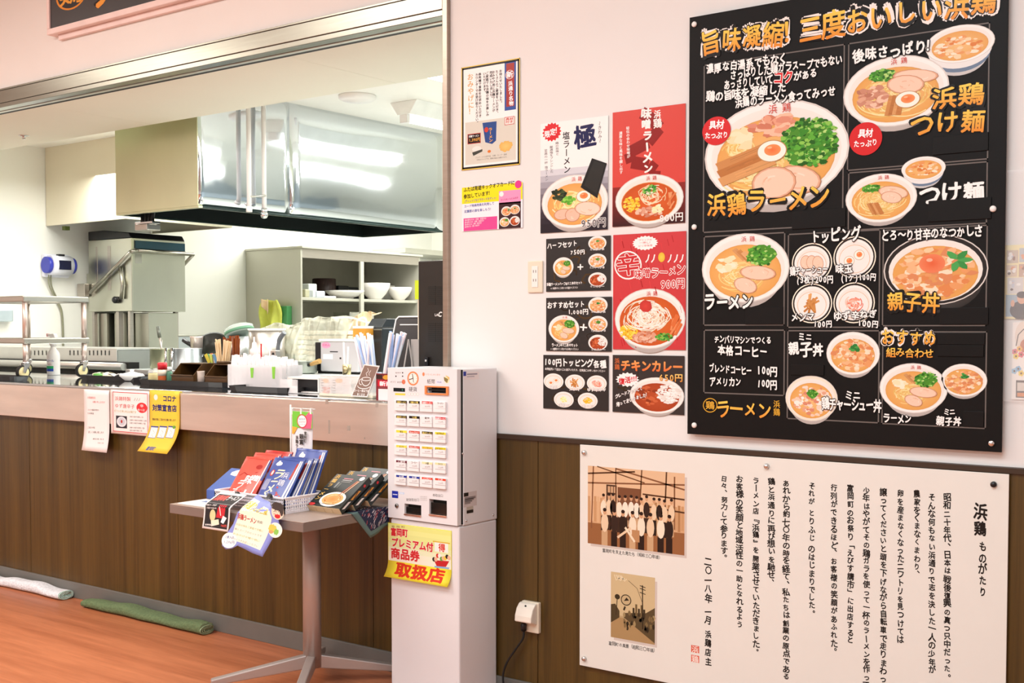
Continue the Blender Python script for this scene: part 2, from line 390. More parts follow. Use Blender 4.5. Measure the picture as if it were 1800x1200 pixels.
            noodles(0, -.12, .78, .66, 190, w=.02); bits(-.42, -.1, .28, .3, 60, ('dba68a', 'c98c72', 'ecc4aa', 'b67860'), .05, .1)
            negi(-.25, .48, .25, .18, 70); meat(.38, .35, .42, .18, -.2); meat(.2, .15, .35, .25, -.3)
            for i in range(4): quad(-.1 + i * .07, -.4, .05, .28, -.15, ('c98b52', 'b87740', 'd59c63', 'c07d45')[i])
            egg(.24, -.28, .24)
        elif kind == 'soup':
            bits(0, -.1, .7, .6, 60, ('eab98a', 'f3d3aa', 'e59a5c', 'f7e3c8', 'd9803f'), .06, .13)
        elif kind in ('don', 'minidon'):
            bits(0, -.08, .74, .68, 130, ('eeb787', 'e59e66', 'f4cda2', 'dd8a52', 'f8dfc2', 'd98c5e'), .06, .13)
            if kind == 'don':
                E(-.05, .18, .25, .27, 'e0653c', 'e9845c'); E(-.1, .28, .06, .05, 'f6b69a')
                for t in (0, .9, 2.2, -.9, -1.8):
                    cx, cy = .42 + .14 * math.cos(t), .25 + .16 * math.sin(t); ca, sa = math.cos(t), math.sin(t)
                    s.poly([T(cx + a_ * ca - b_ * sa, cy + a_ * sa + b_ * ca) for a_, b_ in ((-.14, 0), (-.03, -.08), (.1, -.05), (.17, 0), (.1, .06), (-.03, .08))], R.choice(('3c9146', '2d7a38', '4da555')), nx())
            else: bits(.05, .25, .16, .12, 12, ('4ba04a', '2f7d35'), .06, .1)
        elif kind == 'charshudon':
            bits(0, -.1, .72, .65, 100, ('f1dccb', 'e2a688', 'd98b6f', 'f5cfb8', 'faf0e6'), .05, .11); negi(.05, .2, .22, .2, 40)
        elif kind == 'shio':
            noodles(0, -.1, .78, .68, 90, ('f3dc8e', 'ead07a', 'f8ebb5')); bits(-.45, .3, .2, .2, 40, ('2e3a26', '1f2a1c', '45532f'), .04, .09)
            bits(-.2, .05, .2, .12, 22, ('7ac143', '98d65a', '5aa832'), .05, .09)
            meat(-.35, -.45, .26, .2, .2, 'ecc0a8', 'd79f86'); meat(-.05, -.5, .22, .25, .1, 'ecc0a8', 'd79f86'); meat(.4, -.3, .38, .25, -.2, 'f4d6c2', 'e3b49a'); egg(.28, .17, .22)
        elif kind == 'miso':
            E(0, -.1, .8, .76, 'd9652c', 'c65420'); noodles(.1, .15, .5, .5, 60, ('f5ead0', 'efdcb8', 'e8cfa0'), .02)
            bits(-.5, -.15, .24, .3, 90, ('f6cf3f', 'f9dc62', 'eebb2a'), .03, .05); bits(0, -.5, .38, .2, 60, ('dba083', 'e9bfa5', 'c98468'), .04, .08)
            bits(.02, .38, .18, .2, 50, ('4ca038', '87c34f', '2f7d28', 'f2e6cc'), .03, .06); bits(.28, -.42, .16, .14, 24, ('f7eec6', 'f4e6ae'), .04, .07)
            for i in range(10): quad(.62 + R.uniform(-.12, .1), -.12 + R.uniform(-.2, .2), .16, .025, R.uniform(.9, 1.7), R.choice(('d97a45', 'e39a68')))
        elif kind == 'spicy':
            E(0, -.08, .86, .82, 'd9702f', 'c95a24'); bits(-.6, -.45, .26, .24, 90, ('f6cf3f', 'f9dc62', 'eebb2a'), .03, .05)
            noodles(-.05, .08, .72, .6, 190, ('f7f0e2', 'efe5cf', 'f9f6ee', 'e9dcc0'), .022)
            bits(-.1, -.62, .36, .18, 60, ('dba083', 'e9bfa5', 'c98468'), .04, .07); bits(.42, -.6, .22, .12, 50, ('4ca038', '87c34f', '2f7d28'), .03, .05)
            for i in range(9): quad(.74 + R.uniform(-.12, .08), -.25 + R.uniform(-.2, .2), .2, .03, R.uniform(.9, 1.4), R.choice(('d9703a', 'e38d58')))
            E(-.1, .42, .18, .2, 'd4433a', 'c23a33', 16, .08)
        elif kind == 'curry':
            E(0, -.1, .82, .78, 'b9512a', 'a8431f'); bits(-.35, -.05, .4, .5, 26, ('c9643a', '8f3a1c', 'd97a4a'), .06, .13)
            bits(.45, .1, .42, .5, 160, ('f6f3ee', 'fdfbf7', 'e6dfd6', 'efe9e2'), .04, .08)
        elif kind == 'eggs': E(0, -.1, .8, .76, 'f1ece6'); egg(-.28, -.2, .28); egg(.25, .12, .28)
        elif kind == 'sticks':
            E(0, -.1, .8, .76, 'f1ece6')
            for i in range(14): quad(R.uniform(-.2, .2), R.uniform(-.25, .2), .4, .06, R.uniform(.3, 2.4), R.choice(('d08f4c', 'bf7c3c', 'e0a768')))
        elif kind == 'shred':
            E(0, -.1, .8, .76, 'f1ece6'); noodles(0, -.05, .55, .5, 60, ('ee8f76', 'e2735c', 'f4ab93', 'f2c9b5'), .05)
        elif kind == 'slices':
            E(0, -.1, .8, .76, 'f1ece6'); meat(-.35, .05, .3, .4, 0); meat(0, .02, .3, .42, .1); meat(.35, -.02, .3, .42, .2)
        elif kind == 'butter': E(0, -.1, .8, .76, 'f1ece6'); bits(0, 0, .3, .3, 26, ('f7ee9e', 'f3e47c', 'fbf6c4'), .08, .14)
        elif kind == 'corn': E(0, -.1, .8, .76, 'f1ece6'); bits(0, 0, .45, .38, 90, ('f6c62f', 'f9d85a', 'edb01c'), .05, .08)
        if kind in ('shred2',): pass
        if logo:
            H = lv[0] + .02
            tu, tv = T(-.02, .83); k = RU * .125
            for i, ch in enumerate('浜鶏'):
                vs, fs = glyph(ch, 0); s.raw([(tu + i * k * 1.5 + (p - .5) * k, tv + (q - .37) * k) for p, q in vs], fs, [hx('d2443c')] * len(vs), H)
        s.rnd = random.Random(seed + 50)

# ================================================================ the setting
WY = 3.296            # dining side of the service wall
XJ = -2.766           # jamb of the serving hatch
mb = MB(); mb.box((-9.2, -3.2, -.1), (2.2, 3.42, 0)); struct('floor', mb, FLOOR)
mb = MB(); mb.box((-9.2, 3.42, -.1), (2.2, 9.7, -.002)); struct('floor_kitchen', mb, mat('kitchen_floor', 'c6c8c0', .5, 0, .06))
mb = MB(); mb.box((-9.2, -3.2, 3.3), (2.2, WY, 3.4)); struct('ceiling', mb, CEIL)
mb = MB()
mb.box((-9.2, WY, 2.515), (2.2, 3.42, 3.3)); mb.box((XJ + .024, WY, .93), (2.2, 3.42, 2.515)); mb.box((XJ + .024, WY + .012, 0), (2.2, 3.42, .93))
wall = struct('wall_front', mb, WALL)
xs = [XJ + .03, -2.351, -1.441, -.531, .379, 1.289, 2.2]
for a, b in zip(xs, xs[1:]):
    m_ = MB(); m_.box((a + .0012, WY - .004, .07), (b - .0012, WY + .011, .922)); part('panel', m_, PANEL, wall, bevel=.0012)
mb = MB(); mb.box((XJ + .03, WY - .012, .918), (2.2, WY + .002, .936)); struct('trim_dado', mb, mat('dark_brown_trim', '3a2a1c', .4), bevel=.002)
mb = MB(); mb.box((XJ + .03, WY - .012, 0), (2.2, WY + .005, .075)); struct('baseboard_right', mb, GREYSKIRT, bevel=.002)
for nm, a, b in (('wall_left', (-9.3, -3.2, 0), (-9.2, 3.296, 3.3)), ('wall_right', (2.2, -3.2, 0), (2.3, 9.7, 3.3)), ('wall_back', (-9.2, -3.3, 0), (2.2, -3.2, 3.3))):
    mb = MB(); mb.box(a, b); struct(nm, mb, WALL)
# kitchen shell
mb = MB(); mb.box((-8.35, 3.42, 0), (-8.25, 9.7, 2.9)); struct('wall_kitchen_left', mb, KWALL)
mb = MB(); mb.box((-8.25, 9.6, 0), (2.2, 9.7, 2.9)); struct('wall_kitchen_back', mb, KWALL)
mb = MB(); mb.box((-1.2, 3.42, 0), (-1.1, 9.6, 2.9)); struct('wall_kitchen_right', mb, mat('bluish_reflection_wall', 'b4c0cc', .5, 0, .04, 1))  # unseen closing wall, coloured blue-grey for the reflection in the polished hood
mb = MB(); mb.box((-8.25, 4.10, 2.68), (-1.2, 9.6, 2.78)); struct('ceiling_kitchen', mb, mat('kitchen_ceiling', 'f3f1e8', .6, 0, .01))
# lowered soffit board behind the hatch, in separate boards with fine joints
mb = MB(); mb.box((-9.2, 3.41, 2.452), (-1.2, 4.10, 2.9)); sf = struct('ceiling_soffit', mb, KCEIL)
for i, a in enumerate([-9.2, -7.38, -5.56, -3.74, -1.92]):
    m_ = MB(); m_.box((a + .001, 3.41, 2.443), (min(a + 1.819, -1.2), 4.105, 2.452)); part('panel', m_, KCEIL, sf, bevel=.001)

# hatch frame: brushed header, tracks, dark slot, jamb
mb = MB(); mb.box((-9.2, WY - .017, 2.45), (XJ, WY, 2.512)); struct('trim_header', mb, STEEL_H, bevel=.002)
mb = MB(); mb.box((-9.2, WY - .022, 2.512), (XJ, WY, 2.520)); struct('trim_header_flange', mb, STEEL_H, bevel=.001)
tr = thing('shutter_track', 'long steel shutter track with a dark slot under the hatch header', 'track', (-6, 3.34, 2.425))
mb = MB(); mb.box((-9.2, WY - .012, 2.428), (XJ, 3.335, 2.45)); part('rail', mb, STEEL_H, tr, bevel=.002)
mb = MB(); mb.box((-9.2, 3.34, 2.425), (XJ, 3.362, 2.45)); part('rail', mb, SATIN, tr, bevel=.002)
mb = MB(); mb.box((-9.2, 3.362, 2.434), (XJ, 3.41, 2.45)); part('slot', mb, DARK, tr)
mb = MB(); mb.box((XJ, WY - .018, 1.035), (XJ + .0235, 3.43, 2.53)); struct('trim_jamb', mb, mat('jamb_steel', 'a99a8c', .32, .9, .05, 5, (1, 1, 20)), bevel=.002)

# ---------------------------------------------------------------- serving counter
CT = 1.033
ct = thing('service_counter', 'long walnut serving counter with a brushed steel fascia below the kitchen hatch', 'counter', (-6, 3.6, 0))
mb = MB(); mb.box((-8.24, 3.272, CT - .012), (-2.848, 4.04, CT)); mb.box((-2.848, 3.289, CT - .012), (XJ + .02, 4.04, CT)); part('worktop', mb, MIRROR2, ct, bevel=.003)
FASC = mat('steel_fascia', 'e2d6cc', .28, .85, .1, 3, (.6, 1, 5)); 
mb = MB(); mb.box((-9.2, 3.268, .863), (-2.846, 3.29, CT - .012)); part('fascia', mb, FASC, ct, bevel=.0015)
for a, b in ((-9.2, -7.9), (-7.9, -6.7), (-6.7, -5.5), (-5.5, -4.318), (-4.318, -3.13), (-3.13, XJ + .02)):
    m_ = MB(); m_.box((a + .0012, WY - .004, .07), (b - .0012, WY + .014, .866)); part('front_panel', m_, PANEL, ct, bevel=.0012)
mb = MB(); mb.box((-8.24, WY + .014, .0), (XJ + .02, 4.0, .86)); part('body', mb, SATIN, ct)
mb = MB(); mb.box((-9.2, WY - .014, 0), (-2.846, WY, .075)); part('kick_board', mb, GREYSKIRT, ct, bevel=.002)
# scuffs on the fascia: small pieces of old tape
for px_, py_, w, h in ((528, 742, 4, 16), (577, 750, 5, 22), (610, 752, 10, 8), (660, 712, 8, 6), (572, 706, 9, 7), (640, 770, 3, 3)):
    a = onY(px_, py_, 3.267); m_ = MB(); m_.box((a.x, 3.2674, a.z - h * .0012), (a.x + w * .0016, 3.2682, a.z + h * .0012)); part('tape_scrap', m_, mat('old_tape', 'a9988c', .5), ct)

# ================================================================ sheets on the service wall
def sheet(name, label, x0, y0, x1, y1, Y=WY - .0035, col='f6f2ef', cat='poster', group=None, m=GLOSS, thick=.0012, bleed=0, rough=None):
    """a flat sheet whose corners are read off the photograph; returns (thing, Print)"""
    a = onY(x0, y0, Y); b = onY(x1, y1, Y)
    t = thing(name, label, cat, ((a.x + b.x) / 2, Y, b.z), 0, group)
    mb = MB(); mb.box((a.x, Y, b.z), (b.x, Y + thick, a.z)); part('sheet', mb, mat('sheet_' + col, col, .35, 0, .01), t)
    return t, Print(Y)
def burst(pr, x, y, rx, ry, n, col, h, inner=.78):
    u, v = pr.px(x, y); a, b = pr.sc(x, y); pts = []
    for k in range(2 * n):
        q = 1 if k % 2 == 0 else inner; t = math.pi * k / n; pts.append((u + rx * a * q * math.cos(t), v + ry * b * q * math.sin(t)))
    n2 = len(pts); pr.raw([(u, v)] + pts, [(0, 1 + k, 1 + (k + 1) % n2) for k in range(n2)], [hx(col)] * (n2 + 1), h)
GOLD = dict(col='f9d25a', col2='e0842c')
def goldtext(pr, t, x0, y0, x1, y1, hp, h=2.6, out=.06, wht=.13, jit=1, bold=.025, **k):
    if wht: pr.text(t, x0, y0, x1, y1, hp, 'f3e9e2', h, halo=wht, hcol='f3e9e2', jit=jit, **k)
    pr.text(t, x0, y0, x1, y1, hp, '17120f', h + .1, halo=out, hcol='17120f', jit=jit, **k)
    pr.text(t, x0, y0, x1, y1, hp, 'f9d25a', h + .2, col2='e2872f', bold=bold, jit=jit, **k)
def wtext(pr, t, x0, y0, x1, y1, hp, h=2.6, jit=1, bold=.036, halo=.10, hcol='14110f', col='fbf7f3', **k):
    pr.text(t, x0, y0, x1, y1, hp, col, h, halo=halo, hcol=hcol, jit=jit, bold=bold, **k)

# ---------------------------------------------------------------- big menu board
MY = WY - .022
a = onY(1212, 31, MY); b = onY(1760.5, 795, MY)
menu = thing('menu_board', 'large black menu board with gold brush lettering and pictures of noodle bowls', 'menu board', ((a.x + b.x) / 2, MY, b.z))
mb = MB(); mb.box((a.x, MY, b.z), (b.x, MY + .006, a.z)); part('board', mb, mat('black_board', '12100f', .45, 0, .05, ior=1.25), menu, bevel=.001)
pr = Print(MY)
def frm(x0, y0, x1, y1, w=2.2, c='6e6661'): pr.frame(x0, y0, x1, y1, w, c, .08)
frm(1237, 114, 1482, 396); frm(1491, 76, 1737, 280); frm(1491, 303, 1735, 393); frm(1237, 415, 1379, 572); frm(1385, 411, 1546, 576)
frm(1552, 404, 1734, 573); frm(1237, 579, 1379, 696); frm(1384, 580, 1545, 744); frm(1551, 582, 1733, 754)
pr.bowl(1361, 268, 127, 92, 'special', 3)
def deepbowl(x, y, rx, ry, drop, kind, seed, rimc='f5f1ec', band='6d7f96'):
    pr.pell(x, y + drop * .95, rx * .42, ry * .5, 'b9b4b0', .10, col2='a9a4a0')
    pr.pell(x, y + drop * .55, rx * .80, ry * 1.02, 'e3e0dd', .11, col2='c6c2c0')
    pr.pell(x, y + drop * .42, rx * .88, ry * 1.0, band, .12); pr.pell(x, y + drop * .25, rx * .92, ry * 1.0, 'e9e6e2', .13)
    pr.bowl(x, y, rx, ry, kind, seed, rim=rimc, side=False, logo=False, h0=.15)
deepbowl(1687, 77, 61, 33, 40, 'soup', 11)
pr.bowl(1573, 160, 93, 62, 'dipspecial', 4)
deepbowl(1623, 296, 39, 21, 24, 'soup', 12)
pr.bowl(1548, 348, 63, 43, 'dip', 5); pr.bowl(1309, 471, 77, 61, 'plain', 6)
for x, y, r, k in ((1427, 462, 33, 'slices'), (1502, 452, 35, 'eggs'), (1427, 533, 33, 'sticks'), (1501, 532, 34, 'shred')):
    pr.pell(x, y, r + 2.5, r + 2, 'f3ead6', .09); pr.pell(x, y, r + .5, r, '1a1614', .10); pr.bowl(x, y, r - 2, r - 3, k, x, logo=False, side=False, h0=.12)
pr.pell(1643, 492, 84, 58, '5c5753', .09, col2='2f2b29'); pr.bowl(1643, 474, 92, 62, 'don', 8, rim='2a2523', side=False, logo=False, h0=.14, soup='dd9a60')
pr.bowl(1499, 621, 47, 38, 'minidon', 9, logo=False); pr.bowl(1426, 700, 46, 40, 'charshudon', 10, logo=False, rim='efe3cf')
pr.bowl(1605, 682, 60, 44, 'plain', 13); pr.bowl(1694, 668, 41, 29, 'minidon', 14, logo=False)
for x, y, r in ((1260, 230, 25), (1522, 244, 29)):
    pr.pell(x, y, r, r, 'd22a2c', 2.3); pr.text('具材', x - 13, y - 9, x + 13, y - 11, 15, 'ffffff', 2.6, bold=.03, jit=1); pr.text('たっぷり', x - 21, y + 9, x + 21, y + 6, 13, 'ffffff', 2.6, bold=.03, jit=1)
pr.build('food_picture', menu, GLOSS)
pr = Print(MY)
goldtext(pr, '旨味凝縮！三度おいしい浜鶏', 1232, 79, 1752, -2, 48, wf=1.0)
wtext(pr, '濃厚な白湯系でもなく', 1242, 122, 1384, 102, 19); wtext(pr, 'さっぱりした鶏ガラスープでもない', 1284, 132, 1482, 104, 19)
wtext(pr, 'あっさりしていて', 1273, 150, 1360, 139, 18); wtext(pr, 'コク', 1360, 139, 1395, 134, 23, col='d8262a', hcol='f5e9e4'); wtext(pr, 'がある', 1396, 134, 1438, 128, 18)
wtext(pr, '鶏の旨味を凝縮した', 1242, 171, 1383, 154, 19); wtext(pr, '浜鶏のラーメン食ってみっせ', 1293, 182, 1470, 160, 20)
goldtext(pr, '浜鶏ラーメン', 1244, 362, 1460, 344, 44, wht=0, out=.09)
wtext(pr, '後味さっぱり！', 1499, 99, 1646, 79, 25); goldtext(pr, '浜鶏', 1636, 175, 1732, 165, 42, wht=0, out=.08); goldtext(pr, 'つけ麺', 1600, 220, 1733, 209, 44, wht=0, out=.08)
wtext(pr, 'つけ麺', 1615, 343, 1731, 336, 38); wtext(pr, 'ラーメン', 1238, 531, 1325, 531, 31)
wtext(pr, 'トッピング', 1425, 417, 1514, 409, 26); wtext(pr, '鶏チャーシュー', 1389, 477, 1456, 472, 16); wtext(pr, '(3枚)200円', 1400, 491, 1466, 490, 16)
wtext(pr, '味玉', 1468, 473, 1500, 471, 18); wtext(pr, '(1ケ)100円', 1478, 488, 1541, 487, 15)
wtext(pr, 'メンマ', 1390, 558, 1432, 556, 17); wtext(pr, '100円', 1430, 569, 1464, 570, 15); wtext(pr, 'ゆず辛ねぎ', 1465, 556, 1543, 551, 17); wtext(pr, '100円', 1508, 568, 1545, 569, 15)
wtext(pr, 'とろ〜り甘辛のなつかしさ', 1550, 415, 1728, 405, 21); goldtext(pr, '親子丼', 1559, 530, 1652, 532, 36, wht=0, out=.1)
wtext(pr, 'チンバリマシンでつくる', 1256, 596, 1357, 598, 14); wtext(pr, '本格コーヒー', 1262, 615, 1350, 619, 20)
wtext(pr, 'ブレンドコーヒー', 1247, 647, 1322, 651, 16); wtext(pr, '100円', 1331, 650, 1367, 653, 18); wtext(pr, 'アメリカン', 1248, 670, 1304, 672, 17); wtext(pr, '100円', 1331, 673, 1367, 676, 18)
for q in range(24):
    t = q * math.pi / 12; t2 = t + .27; pr.pstroke([(1249 + 12 * math.cos(t), 712 + 12 * math.sin(t)), (1249 + 12 * math.cos(t2), 712 + 12 * math.sin(t2))], 1.6, 'd9a436', 2.5)
pr.text('鶏', 1241, 712, 1257, 712, 15, 'e0ab3c', 2.6, bold=.02); goldtext(pr, 'ラーメン', 1259, 717, 1357, 722, 31, wht=0, out=.02); pr.vtext('浜鶏', 1366, 703, 1366, 731, 12, 'd9a436', 2.6, bold=.02)
wtext(pr, 'ミニ', 1404, 591, 1428, 592, 15); wtext(pr, '親子丼', 1386, 613, 1449, 615, 26); wtext(pr, 'ミニ', 1486, 694, 1514, 695, 17); wtext(pr, '鶏チャーシュー丼', 1445, 709, 1550, 713, 22)
goldtext(pr, 'おすすめ', 1549, 593, 1648, 594, 31, wht=.1); goldtext(pr, '組み合わせ', 1559, 619, 1642, 621, 17, wht=0)
wtext(pr, 'ラーメン', 1553, 734, 1603, 737, 17); wtext(pr, 'ミニ', 1659, 723, 1680, 723, 12); wtext(pr, '親子丼', 1646, 740, 1691, 741, 18)
pr.build('lettering', menu, GLOSS)
TAPE = mat('black_tape', '141211', .42, 0, .08, ior=1.25)
for x0, y0, x1, y1 in ((1392, 371, 1486, 398), (1640, 241, 1737, 264), (1632, 353, 1742, 384), (1310, 540, 1376, 570), (1652, 541, 1737, 570), (1648, 585, 1731, 606), (1648, 606, 1729, 627), (1693, 722, 1729, 751), (1390, 640, 1448, 660)):
    p = onY(x0, y0, MY - .0032); q = onY(x1, y1, MY - .0032); m_ = MB(); m_.box((p.x, MY - .0034, q.z), (q.x, MY - .0002, p.z)); part('tape_patch', m_, TAPE, menu, bevel=.0008)
for x, y, mt in ((1221, 43, WHITEP), (1221, 399, WHITEP), (1221, 747, WHITEP), (1746, 367, WHITEP), (1743, 779, CHROME)):
    p = onY(x, y, MY); m_ = MB(); m_.lathe([(.0, -.0), (.0085, 0), (.0085, .004), (.006, .0065), (0, .007)], (p.x, MY, p.z), 20, axis='Y'); 
    part('screw_cap', m_, mt, menu)
for x, z in ((a.x + .03, a.z - .05), (b.x - .03, a.z - .05), (a.x + .03, b.z + .03), (b.x - .03, b.z + .03)):
    mb = MB(); mb.box((x - .01, MY + .006, z - .01), (x + .01, WY, z + .01)); part('spacer', mb, WHITEP, menu)

# ---------------------------------------------------------------- story board
SY = WY - .018
a = onY(1019.5, 781, SY); b = onY(1768, 1200, SY); zb = .176
story = thing('story_board', 'cream board of handwritten vertical text with two old sepia photographs', 'sign board', ((a.x + b.x) / 2, SY, zb))
mb = MB(); mb.box((a.x, SY, zb), (b.x, SY + .005, a.z)); part('board', mb, mat('cream_board', 'e6e4dc', .4, 0, .01), story, bevel=.001)
pr = Print(SY)
INKC = '1c1714'
for t, x, y0, y1, w in (('浜鶏', 1724, 884, 946, 25), ('ものがたり', 1727, 950, 1050, 15), ('昭和二十年代、日本は戦後復興の真っ只中だった。', 1665, 867, 1196, 13), ('そんな何もない浜通りで志を決した一人の少年が', 1638, 866, 1184, 13),
    ('農家をくまなくまわり、', 1612, 861, 1016, 12), ('卵を産まなくなったニワトリを見つけては', 1583, 860, 1130, 12), ('譲ってくださいと頭を下げながら自転車で走りまわって', 1553, 857, 1214, 12.5),
    ('少年はやがてその鶏ガラを使って一杯のラーメンを作っては', 1523, 855, 1224, 12.5), ('富岡町のお祭り「えびす講市」に出店すると', 1495, 851, 1132, 12.5), ('行列ができるほど、お客様の笑顔があふれた。', 1466, 849, 1152, 12.5),
    ('それが とりふじ のはじまりでした。', 1427, 846, 1084, 12), ('あれから約七〇年の時を経て、私たちは創業の原点である', 1382, 842, 1196, 13), ('鶏と浜通りに再び想いを馳せ、', 1356, 840, 1030, 13),
    ('ラーメン店『浜鶏』を開業させていただきました。', 1329, 837, 1152, 12.5), ('お客様の笑顔と地域活性の一助となれるよう', 1300, 835, 1104, 12.5), ('日々、努力して参ります。', 1273, 834, 986, 12.5), ('二〇一八年 一月 浜鶏店主', 1245, 979, 1170, 12.5)):
    pr.vtext(t, x, y0, x + (y1 - y0) * .0, y1, w, INKC, .3, bold=.034, jit=1.2)
pr.text('富岡町を支えた男たち（昭和三〇年頃）', 1059, 967, 1164, 980, 7.5, INKC, .3, jit=1, bold=.01)
pr.text('富岡町の風景（昭和三〇年頃）', 1070, 1129.5, 1155, 1144, 7.5, INKC, .3, jit=1, bold=.01)
pr.build('lettering', story)
pr = Print(SY)
for i, ch in enumerate('浜鶏'):
    y = 1134 + i * 17; pr.rect(1215, y - 1, 1229, y + 14, 'd8604a', .2); pr.text(ch, 1216, y + 7, 1228, y + 7.5, 13, 'f3e3d8', .3, bold=.02)
pr.build('red_seal', story)
def oldphoto(x0, y0, x1, y1, kind):
    """sepia photograph printed on the board"""
    pr = Print(SY); (u0, v0), (u1, v1) = pr.px(x0, y0), pr.px(x1, y1); W, H = u1 - u0, v0 - v1; R = random.Random(5)
    T = lambda p, q: (u0 + p * W, v1 + q * H)
    def rc(p0, q0, p1, q1, c, h): pr.poly([T(p0, q0), T(p1, q0), T(p1, q1), T(p0, q1)], c, h)
    pr.poly([(u0 + .012, v1 - .008), (u1 + .008, v1 - .008), (u1 + .008, v0 - .012), (u0 + .012, v0 - .012)], 'cfc4bb', .1)
    if kind == 'people':
        rc(0, 0, 1, 1, 'd3a67c', .2); rc(0, 0, 1, .27, '96633c', .22); rc(0, .55, 1, 1, 'e0bb95', .22)
        for i in range(30): rc(i / 30, .27 + .03 * R.random(), i / 30 + .026, R.uniform(.58, .62), R.choice(('c8996c', 'e3c19b', 'b08155', 'd9b186')), .24)
        rc(.32, .35, .56, .76, '7a4e33', .25); rc(.2, .55, .31, .78, '4a2f1f', .25)
        for i in range(3): rc(.215 + i * .032, .57, .24 + i * .032, .66, 'c9a27c', .26); rc(.215 + i * .032, .68, .24 + i * .032, .76, 'c9a27c', .26)
        for p, q, p2, q2, w in ((0, .78, 1, .86, .02), (0, .9, .5, .97, .02), (.3, .99, 1, .8, .02), (.04, .2, .06, 1, .02), (.3, .3, .3, 1, .015), (.55, .5, .57, 1, .018), (.8, .3, .82, 1, .02), (.1, 1, .6, .84, .015), (.58, .7, 1, .68, .02), (.62, .55, 1, .52, .02), (.9, .3, .9, .95, .02)):
            pr.stroke([T(p, q), T(p2, q2)], w * H, R.choice(('6b4327', '86583a', '54331d')), .28)
        for j, (q, n, s_) in enumerate(((.5, 13, .9), (.3, 8, 1.1))):
            for i in range(n):
                p = .16 + i * (.76 / n) + R.uniform(-.01, .01) + .03 * j; k = s_; hh = .42 + (R.uniform(0, .04)) if j == 0 else .24
                sh = R.choice(('f0ddc4', 'f4e6d2', '2c1c14', 'e6cba9', '35231a', 'efe0c8'))
                rc(p - .03 * k, hh - .24, p + .028 * k, hh - .05, R.choice(('3a261a', 'c9a47c', '2a1a12')), .30 + j * .05)
                pr.ell(*T(p, hh + .05), .036 * W * k, .11 * H * k, sh, .31 + j * .05, n=12)
                pr.ell(*T(p, hh + .19), .017 * W * k, .036 * H * k, 'cf9f78', .32 + j * .05, n=12); pr.ell(*T(p, hh + .215), .018 * W * k, .022 * H * k, '2a1a12', .33 + j * .05, n=10)
        rc(.47, .09, .55, .24, 'b98a5f', .42); pr.stroke([T(.32, .12), T(.46, .26)], .03 * H, 'e6cba9', .42); pr.stroke([T(.5, .09), T(.4, .26)], .03 * H, 'efdcc0', .43)
    else:
        rc(0, 0, 1, 1, 'b8a077', .2); rc(0, .35, 1, 1, 'cdb78c', .22); rc(0, 0, 1, .2, '9d8055', .22); pr.poly([T(0, 0), T(1, 0), T(1, .06), T(.3, .32), T(.12, .32), T(0, .2)], 'a98a5e', .24)
        pr.poly([T(.3, .33), T(1, .02), T(1, .55), T(.8, .45), T(.3, .4)], '5a4a30', .25); pr.poly([T(0, .22), T(.2, .32), T(.2, .42), T(.1, .52), T(0, .5)], '4d4028', .25)
        for i in range(26): pr.ell(*T(R.uniform(.3, 1), R.uniform(.18, .42)), .03 * W, .04 * H, R.choice(('3c3120', '7c6743', 'a08a60', '2f2618')), .27, n=8, wob=.3)
        pr.stroke([T(.73, .2), T(.72, .86)], .018 * H, '2c2417', .28)
        for q in (.84, .8, .74): pr.stroke([T(.66, q + .01), T(.79, q - .01)], .012 * H, '2c2417', .29)
        pr.stroke([T(.4, .9), T(.6, .8), T(.72, .6)], .008 * H, '5a4a30', .28); pr.ell(*T(.35, .6), .12 * W, .085 * H, '3c3120', .28); pr.ell(*T(.35, .6), .1 * W, .07 * H, 'c2ac82', .29)
        pr.poly([T(.3, .58), T(.42, .6), T(.36, .64)], '2c2417', .3); pr.stroke([T(.33, .5), T(.3, .44)], .03 * H, '2c2417', .28); pr.stroke([T(.12, .35), T(.15, .62)], .014 * H, '3c3120', .28); pr.ell(*T(.15, .63), .06 * W, .04 * H, '3c3120', .29)
        for i in range(5): rc(.5 + i * .06, .38, .545 + i * .06, .5 + .06 * (i % 2), ('3c3120', '6d5a3a')[i % 2], .28)
        for i in range(5): pr.stroke([T(.08 + i * .04, .96), T(.12 + i * .05, .88 + .03 * (i % 2)), T(.2 + i * .04, .92)], .012 * H, 'e9dcbc', .28)
    pr.build('photograph', story)
oldphoto(1033.5, 818, 1203, 976, 'people'); oldphoto(1074, 1004, 1151, 1133, 'street')
for x, y, mt in ((1027.5, 795, CHROME), (1348, 819, CHROME), (1747, 851, BLACKP), (1027.5, 1157, CHROME)):
    p = onY(x, y, SY); m_ = MB(); m_.lathe([(0, 0), (.008, 0), (.008, .006), (.006, .009), (0, .0095)], (p.x, SY, p.z), 20, axis='Y'); part('stud', m_, mt, story)
for x in (a.x + .03, b.x - .03):
    for z in (a.z - .04, zb + .03): mb = MB(); mb.box((x - .008, SY + .005, z - .008), (x + .008, WY - .005, z + .008)); part('spacer', mb, WHITEP, story)

